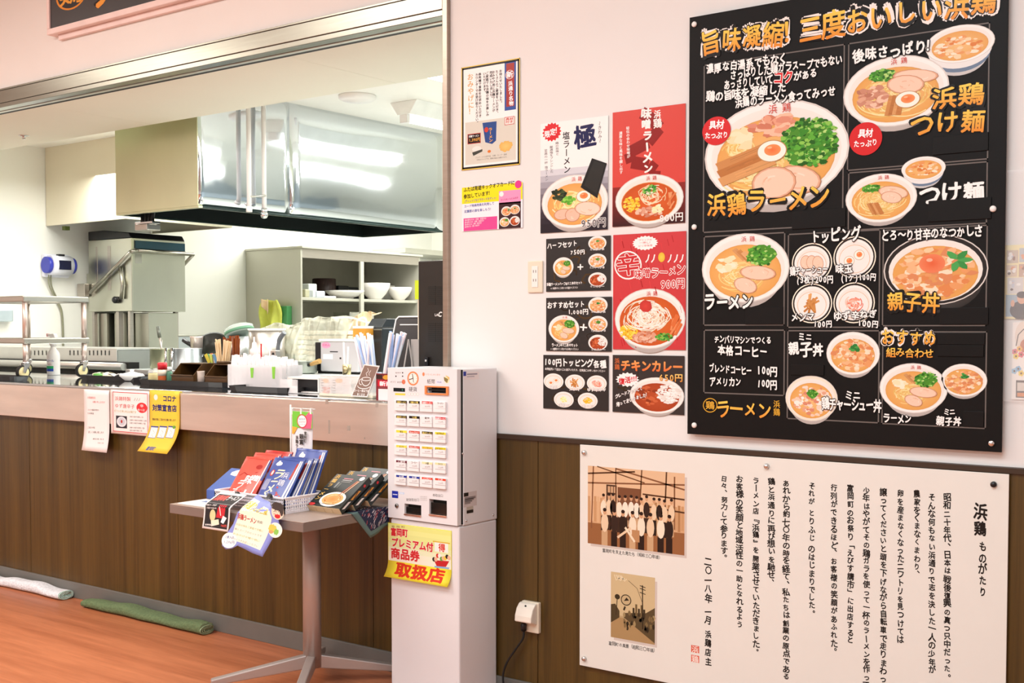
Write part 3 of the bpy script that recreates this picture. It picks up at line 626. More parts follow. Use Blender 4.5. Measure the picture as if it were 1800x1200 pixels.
# ---------------------------------------------------------------- sign over the hatch
GY = WY - .05
a = onY(82, 62, GY); zt = 3.25
sign = thing('shop_sign', 'black shop sign with gold brush lettering in a pale frame above the hatch', 'sign', ((a.x - 3.3) / 2 + 0, GY, a.z))
mb = MB(); mb.box((a.x + .02, GY + .008, a.z + .02), (-3.3, WY, zt)); part('panel', mb, mat('sign_black', '2b2a2e', .35), sign)
mb = MB(); mb.box((a.x, GY, a.z), (-3.28, WY, a.z + .028)); mb.box((a.x, GY, a.z + .028), (a.x + .022, WY, zt)); mb.box((-3.302, GY, a.z + .028), (-3.28, WY, zt)); mb.box((a.x, GY, zt - .02), (-3.28, WY, zt))
part('frame', mb, mat('pale_frame', 'ead6d2', .4), sign, bevel=.003)
mb = MB(); mb.box((a.x + .05, GY + .03, a.z - .025), (-3.33, WY, a.z)); part('mounting_rail', mb, mat('pale_frame', 'ead6d2', .4), sign, bevel=.002)
pr = Print(GY + .008)
for r_, c_ in ((27, 'd98a2c'), (24, '2b2a2e')): pr.pell(125, -10, r_, r_, c_, .2 + (27 - r_) * .02)
pr.text('鶏', 104, -10, 146, -12, 40, 'e3a03a', .4, bold=.02)
goldtext(pr, 'ラーメン', 150, -12, 385, -62, 86, h=.5, wht=0, out=.02)
pr.build('lettering', sign)

# ================================================================ smaller posters
def texts(pr, rows, **k):
    for r in rows: pr.text(*r[:7], **{**k, **(r[7] if len(r) > 7 else {})})
# new-product poster in black frame
t, pr = sheet('poster', 'small poster in a black frame showing a blue noodle pouch, top left beside the hatch', 811, 119, 914, 289)
(u0, v0), (u1, v1) = pr.px(811, 119), pr.px(914, 289)
pr.frame(811, 119, 914, 289, 1.6, 'e8c64a', .1)
def inner(px_): w = px_ * pr.sc(860, 200)[1]; return (u0 + w, v0 - w, u1 - w, v1 + w)
def fr(px0, px1, c, h):
    A = inner(px0); B = inner(px1)
    for q in ((A[0], B[1], A[2], A[1]), (A[0], A[3], A[2], B[3]), (A[0], A[3], B[0], A[1]), (B[2], A[3], A[2], A[1])): pr.poly([(q[0], q[1]), (q[2], q[1]), (q[2], q[3]), (q[0], q[3])], c, h)
fr(1.6, 5, '1d1a18', .12)
A = inner(9); zl = v1 + (v0 - v1) * .46
pr.poly([(A[0], A[3]), (A[2], A[3]), (A[2], zl), (A[0], zl)], 'd8d5c8', .1)
pr.rect(887, 110, 907, 192, '35529c', .12); pr.rect(890, 112, 904, 186, 'a5352c', .14); pr.pell(896, 131, 7.5, 8, 'f3ece6', .16); pr.pell(896, 131, 6.8, 7.2, 'a5352c', .18); pr.text('新', 890, 131, 902, 131, 12, 'ffffff', .24, bold=.03); pr.vtext('浜通り名物', 897, 142, 899, 186, 8, 'ffffff', .24, bold=.03)
for i, tx in enumerate(('お待たせいたしました。', 'たくさんのご要望をいただき、', 'おみやげ用に浜鶏ラーメンが', '完成いたしました。', 'ご家庭でも浜鶏の味をお楽しみ', 'いただけます。', '券売機で食券をお求めいただき', 'カウンターでお受け取りください。')):
    x = (880, 873.5, 867.5, 863, 856.5, 851.5, 843.5, 838)[i]; y = 122 + (880 - x) * .16; pr.vtext(tx, x, y, x + .5, y + 5.6 * len(tx), 5, '1c1917', .2, bold=.03)
pr.vtext('おみやげに！', 826.5, 129, 828.5, 200, 11, 'd39a3a', .2, bold=.01)
pr.pxpoly([(848, 216), (873, 213), (872, 247), (865, 253), (853, 250)], '2b4a8c', .14); pr.pell(855, 228, 3.6, 4.5, 'cf3f2f', .16); pr.vtext('ラーメン', 862, 224, 863, 250, 7, 'f2b04a', .24, bold=.03)
pr.rect(822, 236, 845, 251, '2a1714', .14); pr.frame(822, 236, 845, 251, 1, 'c8392e', .16); texts(pr, [('浜鶏ラーメン', 824, 240, 842, 238, 4.5, 'ffffff'), ('1,390円', 824, 246.5, 844, 244.5, 7, 'f2b04a')], h=.24, bold=.02)
pr.rect(887, 206, 904, 218, 'f6efe8', .14); pr.frame(887, 206, 904, 218, 1, 'c8392e', .16); texts(pr, [('具材', 889, 209.5, 902, 208.5, 5, 'c8392e'), ('付き', 889, 214.5, 902, 213.5, 5, 'c8392e')], h=.24, bold=.03)
pr.pell(889, 257, 12, 9, 'efc878', .14, col2='e2b25c', wob=.15); pr.pell(860, 266, 3, 2.5, 'd9772f', .14); pr.pxpoly([(830, 268), (848, 262), (848, 266), (832, 274)], '44463f', .14); pr.pell(838, 262, 8, 5, 'e9e7df', .13)
texts(pr, [('パッケージ1人前中身、生麺・スープ・具材', 836, 277, 891, 271, 3.2, '55504a'), ('写真はイメージです。実際の商品とは異なります。', 838, 281, 893, 275.5, 3, '55504a')], h=.2)
pr.build('printed_picture', t, GLOSS)
# kick-off card poster
t, pr = sheet('poster', 'yellow and pink flyer with four small food pictures, below the black framed poster', 812, 330, 918.5, 400, col='f3eef4')
pr.rect(812, 330, 918.5, 350, 'f4e524', .1); texts(pr, [('ふたば周遊キックオフカードに', 815, 334, 905, 320.5, 8.5, '1b1a1a'), ('参加しています！', 815, 346, 864, 338.5, 8.5, '1b1a1a')], h=.2, bold=.03)
pr.pell(911, 324, 6, 7, 'dc3f8c', .14)
texts(pr, [('Jヴィレッジなどでカードをゲット！', 816, 354, 874, 347.5, 5.5, '3c55a0'), ('カード特典特典を利用して', 816, 363, 869, 357, 5.5, '3c55a0'), ('双葉郡の旅を楽しもう！', 816, 372, 865, 367, 5.5, '3c55a0')], h=.2, bold=.02)
pr.rect(815, 384, 874, 402.5, 'dd4f95', .12)
for i in range(4): pr.text('道の駅ならは・浜鶏・食堂ほか', 817, 387 + i * 4, 855 - i * 4, 383.5 + i * 4, 3.4, 'ffffff', .2)
pr.rect(877, 336, 915.5, 356, 'f09cc4', .12); pr.pell(881.5, 341, 3.8, 4.5, 'f6f3ee', .14); pr.text('さくらモールとみおか', 880, 352, 911, 347, 4, 'b3246b', .2, bold=.02)
pr.rect(877, 356.5, 915.5, 400, '40282a', .12)
for x, y, k in ((890, 371, 'don'), (905, 368, 'minidon'), (887, 390, 'plain'), (905, 388, 'curry')): pr.bowl(x, y, 9, 8.5, k, x, logo=False, side=False, h0=.15)
pr.build('printed_picture', t, GLOSS)

DK = '241f1d'
def swirl(pr, x0, y0, x1, y1, seed, c=('3a2c1c', '4b3820', '2f251c')):
    R = random.Random(seed)
    for i in range(7):
        x = R.uniform(x0 + 14, x1 - 20); y = R.uniform(y0 + 14, y1 - 16); r = R.uniform(6, 14); t0 = R.uniform(0, 6)
        pts = [(min(x1 - 2, max(x0 + 2, x + r * (1 + .2 * math.sin(3 * q)) * math.cos(t0 + q))), min(y1 - 4, max(y0 + 3, y + r * .8 * math.sin(t0 + q)))) for q in [k * .3 for k in range(16)]]
        pr.pstroke(pts, R.uniform(1.5, 4), R.choice(c), .03 + i * .008)
# salt ramen
t, pr = sheet('poster', 'white noodle poster with a navy brush character and a bowl with seaweed sheet, priced 950円', 950, 218, 1068.5, 403)
for i in range(10):
    c = ('d5d6dc', 'bcbcc4', 'a3a1aa', '8b8790', '736d76', '5d565f', '4a424b', '3c343c', '332b33', '2c252c'); y = 300 + i * 10.5
    pr.rect(950, y, 1068.5, 403, c[i], .02 + i * .008)
burst(pr, 970, 232, 17, 17, 16, 'd8252a', .12, .82); pr.text('限定！', 957, 238, 984, 227, 13, 'ffffff', .3, bold=.03)
pr.text('極', 1008, 241, 1048, 235, 44, '1d1b4e', .3, bold=.035, jit=1); pr.vtext('〜きわみ〜', 1054, 213, 1055, 251, 7, '2a2833', .3); pr.vtext('塩ラーメン', 995, 231, 997, 305, 13, '17161c', .3, bold=.015)
pr.vtext('鶏の旨味と', 979, 249, 980, 273, 6, '3b3a42', .3); pr.vtext('厳選塩をブレンドした', 969, 256, 970, 304, 6, '3b3a42', .3); pr.vtext('至高の一杯 塩ラーメン', 959.5, 262, 961, 318, 6, '55535b', .3)
pr.bowl(1009.5, 354, 58.5, 47, 'shio', 21)
pr.pxpoly([(1041, 278), (1067, 287), (1050, 348), (1021, 329)], '23211f', 1.6); pr.pxpoly([(1045, 282), (1064, 289), (1049, 340), (1027, 326)], '2e2c28', 1.61)
pr.text('950円', 1021, 393, 1066, 390, 18, '1a1818', 1.8, halo=.06, hcol='e8e4e2')
pr.build('printed_picture', t, GLOSS)
# miso ramen
t, pr = sheet('poster', 'red noodle poster with white brush lettering over a dark red wave, priced 800円', 1077, 198, 1204, 391, col='d23a2b')
pr.rect(1077, 330, 1204, 391, '8e2b24', .03, col2='3a1a1a')
pts = [(1128, 198), (1140, 205), (1160, 225), (1140, 250), (1106, 268), (1110, 285), (1140, 290), (1152, 300), (1150, 318)]
for a_, b_ in zip(pts, pts[1:]): pr.pstroke([a_, b_], 22, '8f1d18', .05 + .006 * pts.index(a_))
pr.vtext('味噌ラーメン', 1136, 190, 1139, 306, 19, 'fbf3ee', .3, bold=.05, jit=1); pr.vtext('浜鶏', 1155, 192, 1156, 226, 14, 'fbf3ee', .3, bold=.03, jit=1)
pr.vtext('秘伝の合わせ味噌が', 1103.5, 222, 1105, 278, 6, 'fbf3ee', .3, bold=.02); pr.vtext('濃厚な味と風味を醸し出す', 1091, 231, 1092, 306, 6, 'fbf3ee', .3, bold=.02)
pr.bowl(1140.5, 350, 60, 44, 'miso', 22); pr.text('800円', 1159, 384, 1202, 380, 17, 'fbf3ee', 1.8, bold=.02)
pr.build('printed_picture', t, GLOSS)
# half set
t, pr = sheet('poster', 'black set menu card priced 750円, in the upper of the two set card rows', 960, 420, 1073, 510, col=DK)
swirl(pr, 960, 420, 1073, 510, 1)
wtext(pr, 'ハーフセット', 962, 433, 1015, 427, 12, .6, halo=0); wtext(pr, '750円', 1002, 444, 1029, 442, 10, .6, halo=0)
pr.bowl(990, 469, 18, 17, 'plain', 31, logo=False); wtext(pr, '＋', 1014, 469, 1027, 469, 13, 1.2, halo=0, bold=.06)
for y, k in ((427, 'minidon'), (458, 'charshudon'), (491, 'curry')): pr.bowl(1050, y, 16, 12.5, k, y, logo=False, side=False)
for y, s_ in ((438, 'ミニ親子丼'), (470, 'ミニチャーシュー丼'), (503, 'ミニカレー')): wtext(pr, s_, 1037, y, 1063, y, 4.5, 1.2, halo=.05, bold=.02)
wtext(pr, '浜鶏ラーメンハーフ&ミニ丼のセット', 961, 500, 1024, 496.5, 6, .6, halo=0); wtext(pr, '※3種類のミニ丼からお選びください', 968, 507, 1016, 505, 4, .6, halo=0, bold=.01)
pr.build('printed_picture', t, GLOSS)
# spicy miso
t, pr = sheet('poster', 'bright red poster of a spicy noodle bowl heaped with bean sprouts, priced 900円', 1078, 413, 1205, 615, col='c93236')
R = random.Random(4)
for i in range(60): x = R.uniform(1080, 1200); y = R.uniform(412, 600); pr.pstroke([(x, y), (min(1203, x + 3), y + 12)], R.uniform(.6, 2), R.choice(('b8282d', 'd9484a', 'a82327')), .03 + i * .003)
burst(pr, 1134, 427, 23, 13, 20, 'fbf5f2', .4, .85); texts(pr, [('クリックの', 1123, 422, 1146, 421, 4, 'c93236'), ('一押し！', 1124, 427, 1146, 426, 4.5, 'c93236'), ('ピリ辛味噌', 1122, 432.5, 1147, 431, 4, 'c93236')], h=.5)
for k in range(22): t0 = k * math.pi / 11 * .92 + .7; t1 = t0 + .28; pr.pstroke([(1104 + 23 * math.cos(t0), 466 + 24 * math.sin(t0)), (1104 + 23 * math.cos(t1), 466 + 24 * math.sin(t1))], 2.6, 'fbf5f2', .4 + .006 * k)
pr.text('辛', 1084, 468, 1122, 463, 36, 'c93236', .8, halo=.05, hcol='fbf5f2', bold=.02, jit=1)
for x in (1139, 1149, 1178, 1189, 1199): pr.pstroke([(x + 2, 447), (x, 456), (x - 4, 461)], 2.4, 'fbf5f2', .5)
pr.pell(1163, 452, 6, 8.5, 'f0cf52', .5, col2='e2b53a')
pr.text('味噌ラーメン', 1114, 483, 1205, 473, 19, 'c93236', .8, halo=.08, hcol='fbf5f2', bold=.02, jit=1); pr.text('900円', 1161, 500, 1204, 497, 19, 'c93236', .8, halo=.08, hcol='fbf5f2', bold=.02)
pr.bowl(1141.5, 560, 62, 53, 'spicy', 23); pr.build('printed_picture', t, GLOSS)
# recommended set
t, pr = sheet('poster', 'black set menu card priced 1,000円, between the 750円 card and the toppings card', 960, 523.5, 1075, 618, col=DK)
swirl(pr, 960, 523, 1075, 618, 2)
wtext(pr, 'おすすめセット', 962, 537, 1028, 534, 13, .6, halo=0); wtext(pr, '1,000円', 998, 548, 1034, 548, 10, .6, halo=0)
pr.bowl(991, 577.5, 27, 24, 'plain', 32); wtext(pr, '＋', 1018, 576, 1034, 576, 15, 1.2, halo=0, bold=.06)
for y, k in ((536, 'minidon'), (569, 'charshudon'), (602, 'curry')): pr.bowl(1051, y, 17, 14, k, y + 3, logo=False, side=False)
for y, s_ in ((548, 'ミニ親子丼'), (581, 'ミニチャーシュー丼'), (614, 'ミニカレー')): wtext(pr, s_, 1039, y, 1065, y, 4.5, 1.2, halo=.05, bold=.02)
wtext(pr, 'ラーメン&ミニ丼のセット', 970, 606, 1016, 606.5, 6.5, .6, halo=0); wtext(pr, '※3種類のミニ丼からお選びください', 968, 613, 1017, 613.5, 4, .6, halo=0, bold=.01)
pr.build('printed_picture', t, GLOSS)
# toppings
t, pr = sheet('poster', 'black toppings card showing five small white plates under the heading 100円', 955, 623.5, 1069.5, 723, col=DK)
swirl(pr, 955, 624, 1069, 720, 3)
wtext(pr, '100円トッピング各種', 956.5, 635.5, 1066, 640, 15, .6, halo=0); wtext(pr, '食券販売にて追加の上お選びいただき、従業員にお申し付けください', 958, 648, 1064, 652, 4.5, .6, halo=0, bold=.01)
for x, y, k in ((973, 670, 'eggs'), (1010.5, 672, 'sticks'), (1049, 673.5, 'shred'), (991, 702, 'butter'), (1033, 704, 'corn')): pr.bowl(x, y, 17.5, 14, k, x, logo=False, side=False)
for x, y, s_ in ((973, 680.5, '味玉'), (1010.5, 684, 'メンマ'), (1049, 685, 'ゆず辛ネギ'), (991, 711, 'バター'), (1033, 713, 'コーン')): wtext(pr, s_, x - len(s_) * 3.3, y, x + len(s_) * 3.3, y, 6.5, 1.2, halo=.05)
pr.build('printed_picture', t, GLOSS)
# chicken curry
t, pr = sheet('poster', 'black curry poster with orange heading and a plate of curry and rice, priced 650円', 1077, 623.5, 1202.5, 729.5, col='2c2321')
swirl(pr, 1077, 624, 1202, 725, 5)
pr.bowl(1154, 695, 48, 32, 'curry', 40, logo=False)
pr.text('チキンカレー', 1091, 642, 1201, 645, 21, 'f0a860', .8, bold=.05, col2='e0622c', jit=0); pr.vtext('浜鶏', 1085, 629, 1085, 650, 9, 'cf6a3a', .6, bold=.02)
pr.text('650円', 1158, 663, 1201, 664, 15, 'f6d079', 1.8, bold=.03, col2='e08a34'); burst(pr, 1103, 667, 21, 13, 16, 'fbf5f2', .5, .82); pr.text('復活!!!', 1088, 671, 1120, 664, 12, 'd02a30', .8, bold=.04)
wtext(pr, 'グレードアップして', 1082, 697, 1130, 681, 8, 1.8, halo=.05); wtext(pr, '帰ってまいりました！', 1084, 711, 1140, 692, 8, 1.8, halo=.05)
pr.build('printed_picture', t, GLOSS)
# right edge: sleeve, collage, flower card
t, pr = sheet('photo_collage', 'pale yellow photo collage sheet at the right edge beside the menu board', 1767, 431, 1850, 560, col='efe4ae')
R = random.Random(9)
for i, (x0, y0, x1, y1) in enumerate(((1770, 440, 1790, 462), (1792, 436, 1815, 460), (1769, 466, 1788, 486), (1791, 464, 1812, 486), (1771, 488, 1799, 516), (1802, 490, 1840, 520))):
    pr.rect(x0, y0, x1, y1, ('c9b9a8', 'b9c2c8', 'd9c5ae', 'c2a590', 'd6d3d0', 'b9a89a')[i], .1)
    for k in range(6): pr.pell(R.uniform(x0 + 4, x1 - 4), R.uniform(y0 + 4, y1 - 4), R.uniform(2, 4), R.uniform(2, 4), R.choice(('e2a27c', '5b4a42', 'f2f0ec', '8d6a58', 'c4c9d4')), .13 + k * .01, wob=.2)
pr.rect(1768, 518, 1830, 556, '9cb4c2', .1); pr.pell(1795, 545, 20, 16, '22252c', .13); pr.pell(1796, 524, 8, 10, 'e0ab8c', .15); pr.pell(1796, 518, 9, 6, '2a1c18', .17); pr.pell(1780, 533, 3.5, 6, 'e0ab8c', .17)
pr.text('ありがとう', 1784, 558, 1830, 560, 7, '2b2926', .2, bold=.02); pr.build('printed_picture', t, GLOSS)
t, pr = sheet('postcard', 'white postcard with pink and blue flower drawings at the right edge, below the photo collage', 1780, 566, 1850, 704, col='f4f0ea')
pr.pell(1800, 590, 16, 26, 'e9dccf', .1); pr.pstroke([(1786, 608), (1790, 588), (1800, 578)], 1.6, '3b3a36', .14); pr.pell(1802, 608, 9, 12, 'c47a54', .12)
for x, y, c in ((1784, 618, 'e27a8c'), (1792, 613, 'f0b84a'), (1795, 623, 'e05c70'), (1786, 626, 'f0d25a'), (1790, 648, '7fb4d8'), (1783, 652, '9cc8e2'), (1795, 656, 'f0d25a')):
    for k in range(5): pr.pell(x + 3 * math.cos(k * 1.257), y + 3 * math.sin(k * 1.257), 2.4, 2.6, c, .14 + k * .01, n=10)
    pr.pell(x, y, 1.8, 2, '6b4a2a', .21, n=10)
pr.rect(1786, 668, 1830, 700, '4a4440', .1); pr.rect(1788, 672, 1830, 688, 'd9d2c8', .12); pr.rect(1788, 690, 1830, 698, 'd98a4a', .13)
pr.build('printed_picture', t, GLOSS)
a = onY(1764, 300, WY - .008); b = onY(1850, 708, WY - .008); mb = MB(); mb.box((a.x, WY - .0085, b.z), (b.x, WY - .008, a.z))
solo('plastic_sleeve', mb, mat('clear_film', 'ffffff', .12, 0, 0, alpha=.14), 'clear plastic sleeve over the photo collage and the postcard at the right edge', 'sleeve')

# switch outlets
a = onY(929.5, 459, WY); b = onY(955.5, 514, WY)
t = thing('wall_outlet', 'cream double power outlet on the wall beside the noodle posters', 'outlet', ((a.x + b.x) / 2, WY, b.z))
mb = MB(); mb.box((a.x, WY - .007, b.z), (b.x, WY, a.z)); part('plate', mb, CREAM, t, bevel=.003)
cx = (a.x + b.x) / 2; mb = MB(); mb.box((cx - .013, WY - .009, b.z + .018), (cx + .013, WY - .007, a.z - .018)); part('insert', mb, WHITEP, t, bevel=.001)
for dz in (.068, .038):
    for dx in (-.005, .005): mb = MB(); mb.box((cx + dx - .001, WY - .0094, b.z + dz), (cx + dx + .001, WY - .0088, b.z + dz + .009)); part('slot', mb, BLACKP, t)
# hooded outlet low on the right panel, plug and cable
a = onY(918, 1057, WY); b = onY(962, 1117, WY - .004)
hx0, hx1, hz0, hz1 = -2.413, -2.337, .255, .362
t = thing('hooded_outlet', 'cream hooded power outlet low on the walnut panel with a black plug in it', 'outlet', ((hx0 + hx1) / 2, WY, hz0))
mb = MB(); mb.box((hx0 + .004, WY - .02, hz0), (hx1, WY - .004, hz1)); part('back_plate', mb, CREAM, t, bevel=.003)
mb = MB(); mb.prism([(WY - .02, hz1 - .002), (WY - .032, hz1 - .006), (WY - .046, hz1 - .02), (WY - .056, hz1 - .045), (WY - .058, hz0 + .042), (WY - .02, hz0 + .03)], hx0, hx1 - .006, 'X'); part('hood', mb, mat('ivory_plastic', 'efe8da', .35), t, bevel=.004)
mb = MB(); mb.lathe([(0, 0), (.0035, 0), (.0035, .002), (0, .0022)], ((hx0 + hx1) / 2 - .003, WY - .0385, hz1 - .012), 14, axis='Y'); part('screw', mb, BLACKP, t)
t = thing('power_cord', 'black power cord hanging from the hooded outlet down to the floor', 'cord', (hx0 + .015, WY - .03, .0))
mb = MB(); mb.lathe([(0, 0), (.009, 0), (.011, .02), (.006, .03), (0, .031)], (hx0 + .02, WY - .03, hz0 + .005), 14); part('plug', mb, BLACKP, t)
pts = [(hx0 + .02, WY - .03, hz0 + .01), (hx0 + .018, WY - .03, hz0 - .02), (hx0 - .008, WY - .035, .195), (hx0 - .045, WY - .04, .14), (hx0 - .062, WY - .04, .09), (hx0 - .05, WY - .045, .04), (hx0 - .02, WY - .06, .012), (hx0 - .05, WY - .1, .006), (-2.52, WY - .05, .006)]
def smooth(pts, n=6):
    P = [Vector(p) for p in pts]; out = []
    for i in range(len(P) - 1):
        p0, p1, p2, p3 = P[max(i - 1, 0)], P[i], P[i + 1], P[min(i + 2, len(P) - 1)]
        for k in range(n):
            t_ = k / n; out.append(.5 * ((2 * p1) + (p2 - p0) * t_ + (2 * p0 - 5 * p1 + 4 * p2 - p3) * t_ ** 2 + (3 * p1 - p0 - 3 * p2 + p3) * t_ ** 3))
    return out + [P[-1]]
mb = MB(); mb.tube(smooth(pts), .0038, 8); part('cable', mb, RUBBER, t)

# ================================================================ ticket machine on its stand
FX0, FX1, FY, BY = -2.841, -2.521, 3.066, 3.283; HZ = .634; HT = 1.167
tm = thing('ticket_machine', 'white meal ticket vending machine with twenty-four picture buttons on a tall white stand', 'ticket machine', ((FX0 + FX1) / 2, 3.18, 0))
mb = MB(); mb.box((FX0 + .004, FY + .008, 0), (FX1 - .002, BY, HZ)); part('stand', mb, MACH, tm, bevel=.006)
mb = MB(); mb.box((FX0 + .002, FY + .028, HZ), (FX1, BY, HT)); part('cabinet', mb, MACH, tm, bevel=.004)
# front door with openings, as a frame of slabs round the recesses
rp = lambda x, y: (onY(x, y, FY).x, onY(x, y, FY).z)
mb = MB()
def recess_box(x0, y0, x1, y1): (u0, v0), (u1, v1) = rp(x0, y0), rp(x1, y1); return (u0, v1, u1, v0)
bill = recess_box(751.5, 680, 785.5, 691.5); coin = recess_box(711, 884.5, 740.5, 907); tick = recess_box(754.5, 876.5, 785.5, 908)
def grid_with_holes(mb, X0, Z0, X1, Z1, holes, y0, y1):
    xs = sorted({X0, X1, *[q for h in holes for q in (h[0], h[2])]}); zs = sorted({Z0, Z1, *[q for h in holes for q in (h[1], h[3])]})
    n = 0; V = {}
    def vid(x, y, z):
        k = (round(x, 5), round(y, 5), round(z, 5))
        if k not in V: V[k] = len(mb.v); mb.v.append(Vector((x, y, z)))
        return V[k]
    hole = lambda i, j: not (0 <= i < len(xs) - 1 and 0 <= j < len(zs) - 1) or any(h[0] - 1e-6 <= (xs[i] + xs[i + 1]) / 2 <= h[2] and h[1] <= (zs[j] + zs[j + 1]) / 2 <= h[3] for h in holes)
    for i in range(len(xs) - 1):
        for j in range(len(zs) - 1):
            if hole(i, j): continue
            a, b, c, d = xs[i], xs[i + 1], zs[j], zs[j + 1]
            F = [[vid(a, y0, c), vid(b, y0, c), vid(b, y0, d), vid(a, y0, d)], [vid(a, y1, c), vid(a, y1, d), vid(b, y1, d), vid(b, y1, c)]]
            if hole(i - 1, j): F.append([vid(a, y0, c), vid(a, y0, d), vid(a, y1, d), vid(a, y1, c)])
            if hole(i + 1, j): F.append([vid(b, y0, c), vid(b, y1, c), vid(b, y1, d), vid(b, y0, d)])
            if hole(i, j - 1): F.append([vid(a, y0, c), vid(a, y1, c), vid(b, y1, c), vid(b, y0, c)])
            if hole(i, j + 1): F.append([vid(a, y0, d), vid(b, y0, d), vid(b, y1, d), vid(a, y1, d)])
            for f in F: mb.f.append(f); mb.m.append(0); mb.sm.append(False)
grid_with_holes(mb, FX0, HZ + .004, FX1 - .0035, HT, [bill, coin, tick], FY, FY + .024); part('door', mb, MACH, tm)
for h in (bill, coin, tick):
    m_ = MB(); m_.box((h[0], FY + .022, h[1]), (h[2], FY + .026, h[3])); part('recess', m_, DARK, tm)
for h in (coin, tick):
    m_ = MB(); m_.box((h[0] + .002, FY + .006, h[1] + .004), (h[2] - .002, FY + .009, h[3] - .012)); part('flap', m_, mat('smoked_flap', '1a1715', .15), tm, bevel=.001)
    m_ = MB(); m_.box((h[0], FY - .004, h[1] - .003), (h[2], FY + .01, h[1] + .003)); part('lip', m_, mat('rosy_steel', 'd9b7a8', .3, 1), tm, bevel=.001)
(u0, v0), (u1, v1) = rp(748, 677.5), rp(789, 694.5)
m_ = MB(); grid_with_holes(m_, u0, v1, u1, v0, [bill], FY - .005, FY); part('bill_slot_frame', m_, mat('orange_frame', 'e98a4d', .35), tm)
m_ = MB(); m_.box((bill[0], FY + .004, (bill[1] + bill[3]) / 2 - .002), (bill[2], FY + .012, (bill[1] + bill[3]) / 2 + .003)); part('bill_lip', m_, mat('smoked_flap', '1a1715', .15), tm)
# buttons: six rows of four
tops = ['26221f', '26221f', 'd8413a', None, '26221f', '26221f', None, 'd33038', 'f0e04a', 'd0503a', '26221f', 'f0e03a', 'ecdf5a', 'c94a3a', 'f0cf4a', 'f2e22c', '6b2332', None, 'e4e2b0', 'e4e2b0', '2a3c9c', '2a3c9c', 'e0523a', 'd9492f']
names = ['浜鶏ラーメン', '浜鶏つけ麺', '味噌ラーメン', 'ラーメン', '極塩ラーメン', 'つけ麺', '親子丼', '辛味噌ラーメン', '味玉', 'チャーシュー', '醤油ラーメン', 'ゆず辛ねぎ', 'メンマ', 'チキンカレー', 'ハーフセット', 'おすすめセット', 'ミニ親子丼', 'コーヒー', '大盛', 'ライス', 'お土産', 'お土産', 'ミニカレー', 'ミニ丼']
prs = {}
btn = None
BW = None
rows_l = [702.6, 728.8, 754.6, 780.8, 807.5, 833.4]; rows_r = [704.6, 731.4, 758, 784.5, 811.6, 839]
k = 0
KEY = mat('button_cap', 'f3eeee', .3, 0, .01)
for j in range(6):
    for i in range(4):
        xl = (695.6, 718.2, 740.8, 764)[i]; yt = rows_l[j] + (rows_r[j] - rows_l[j]) * i / 3
        (u0, v0), (u1, v1) = rp(xl, yt), rp(xl + 20.5, yt + 19.5 + i * .35)
        bt = thing('button', None, None, (u0, FY, v1)); bt.parent = tm; bt.location = Vector((u0, FY, v1)) - wloc(tm)
        # cap mesh with a coloured name strip
        m_ = MB(); m_.box((0, -.009, 0), (u1 - u0, 0, v0 - v1)); 
        if btn is None:
            cap = part('cap', m_, KEY, bt, bevel=.0015, local=True); btn = cap
        else:
            cap = btn.copy(); COL.objects.link(cap); cap.parent = bt
        pr = Print(FY - .0092)
        yb = yt + 19
        if tops[k]: pr.rect(xl + .8, yt + .8, xl + 19.5, yt + 6.3, tops[k], .05)
        dark = tops[k] in ('26221f', 'd8413a', 'd33038', 'd0503a', 'c94a3a', '6b2332', '2a3c9c', 'e0523a', 'd9492f')
        L = len(names[k]) * 2.7; pr.text(names[k], xl + 10 - L / 2, yt + 3.8, xl + 10 + L / 2, yt + 4.1, 4.2, ('f6e27a' if tops[k] == '26221f' else 'ffffff') if dark else '3a3431', .15, bold=.02)
        pr.text(('850円', '950円', '800円', '750円')[k % 4], xl + 6, yt + 10, xl + 15, yt + 10.3, 3.6, '8a8480', .15)
        pr.rect(xl + 1, yt + 13.2, xl + 19.3, yt + 13.7, 'c9c3c3', .05)
        pr.build('label', bt, GLOSS); k += 1
pr = Print(FY)
pr.pell(726, 665, 10, 12.5, 'e58a56', .1); pr.pell(726, 665, 7.6, 9.8, 'f5efe6', .14)
for q in range(12): t_ = q * math.pi / 6; pr.pstroke([(726 + 6.2 * math.cos(t_), 665 + 8.2 * math.sin(t_)), (726 + 7.2 * math.cos(t_), 665 + 9.4 * math.sin(t_))], .8, '7a3b28', .18)
pr.pstroke([(726, 665), (725, 657)], 1.5, '33241f', .2); pr.pstroke([(726, 665), (719, 667)], 1.4, '33241f', .21); pr.pstroke([(726, 662), (727, 672)], 1.2, '33241f', .22)
texts(pr, [('硬貨', 718.5, 684, 733.5, 684, 9, '2c2927'), ('紙幣', 750.5, 670, 765, 670.5, 9, '2c2927'), ('オツリ', 686, 671, 696, 671, 4, '57504c'), ('¥切れ', 698, 671.5, 707, 671.5, 4, '57504c'), ('販売中', 695, 655, 705, 655, 2.6, '6a625e'), ('硬貨取出口', 714, 878, 737, 878.3, 5.5, '4b4643'), ('券取出口', 760.5, 870, 779, 871, 5.5, '4b4643'), ('千円札専用', 768, 671.5, 776, 671.7, 3, '5a5f88'), ('いらっしゃいませ', 748, 657.5, 774, 658.5, 4, 'e9946a')], h=.15)
pr.pell(709.5, 671, 3.2, 4.2, 'd97a5a', .12); pr.pell(744.5, 657.5, 2, 3.4, 'e0885a', .12); pr.rect(766.5, 668.6, 777.5, 674.6, 'dfe3f2', .08)
for x, y in ((696, 661), (707.8, 655), (707.8, 661)): pr.pell(x, y, 1.1, 1.3, '26211f', .15, n=12)
pr.rect(691.6, 681.2, 712, 688.6, '101a1c', .1); pr.text('0', 706, 685, 709, 685, 5, '4ac4a4', .15); pr.rect(694.5, 690.6, 712.5, 694.8, 'f0d24a', .1)
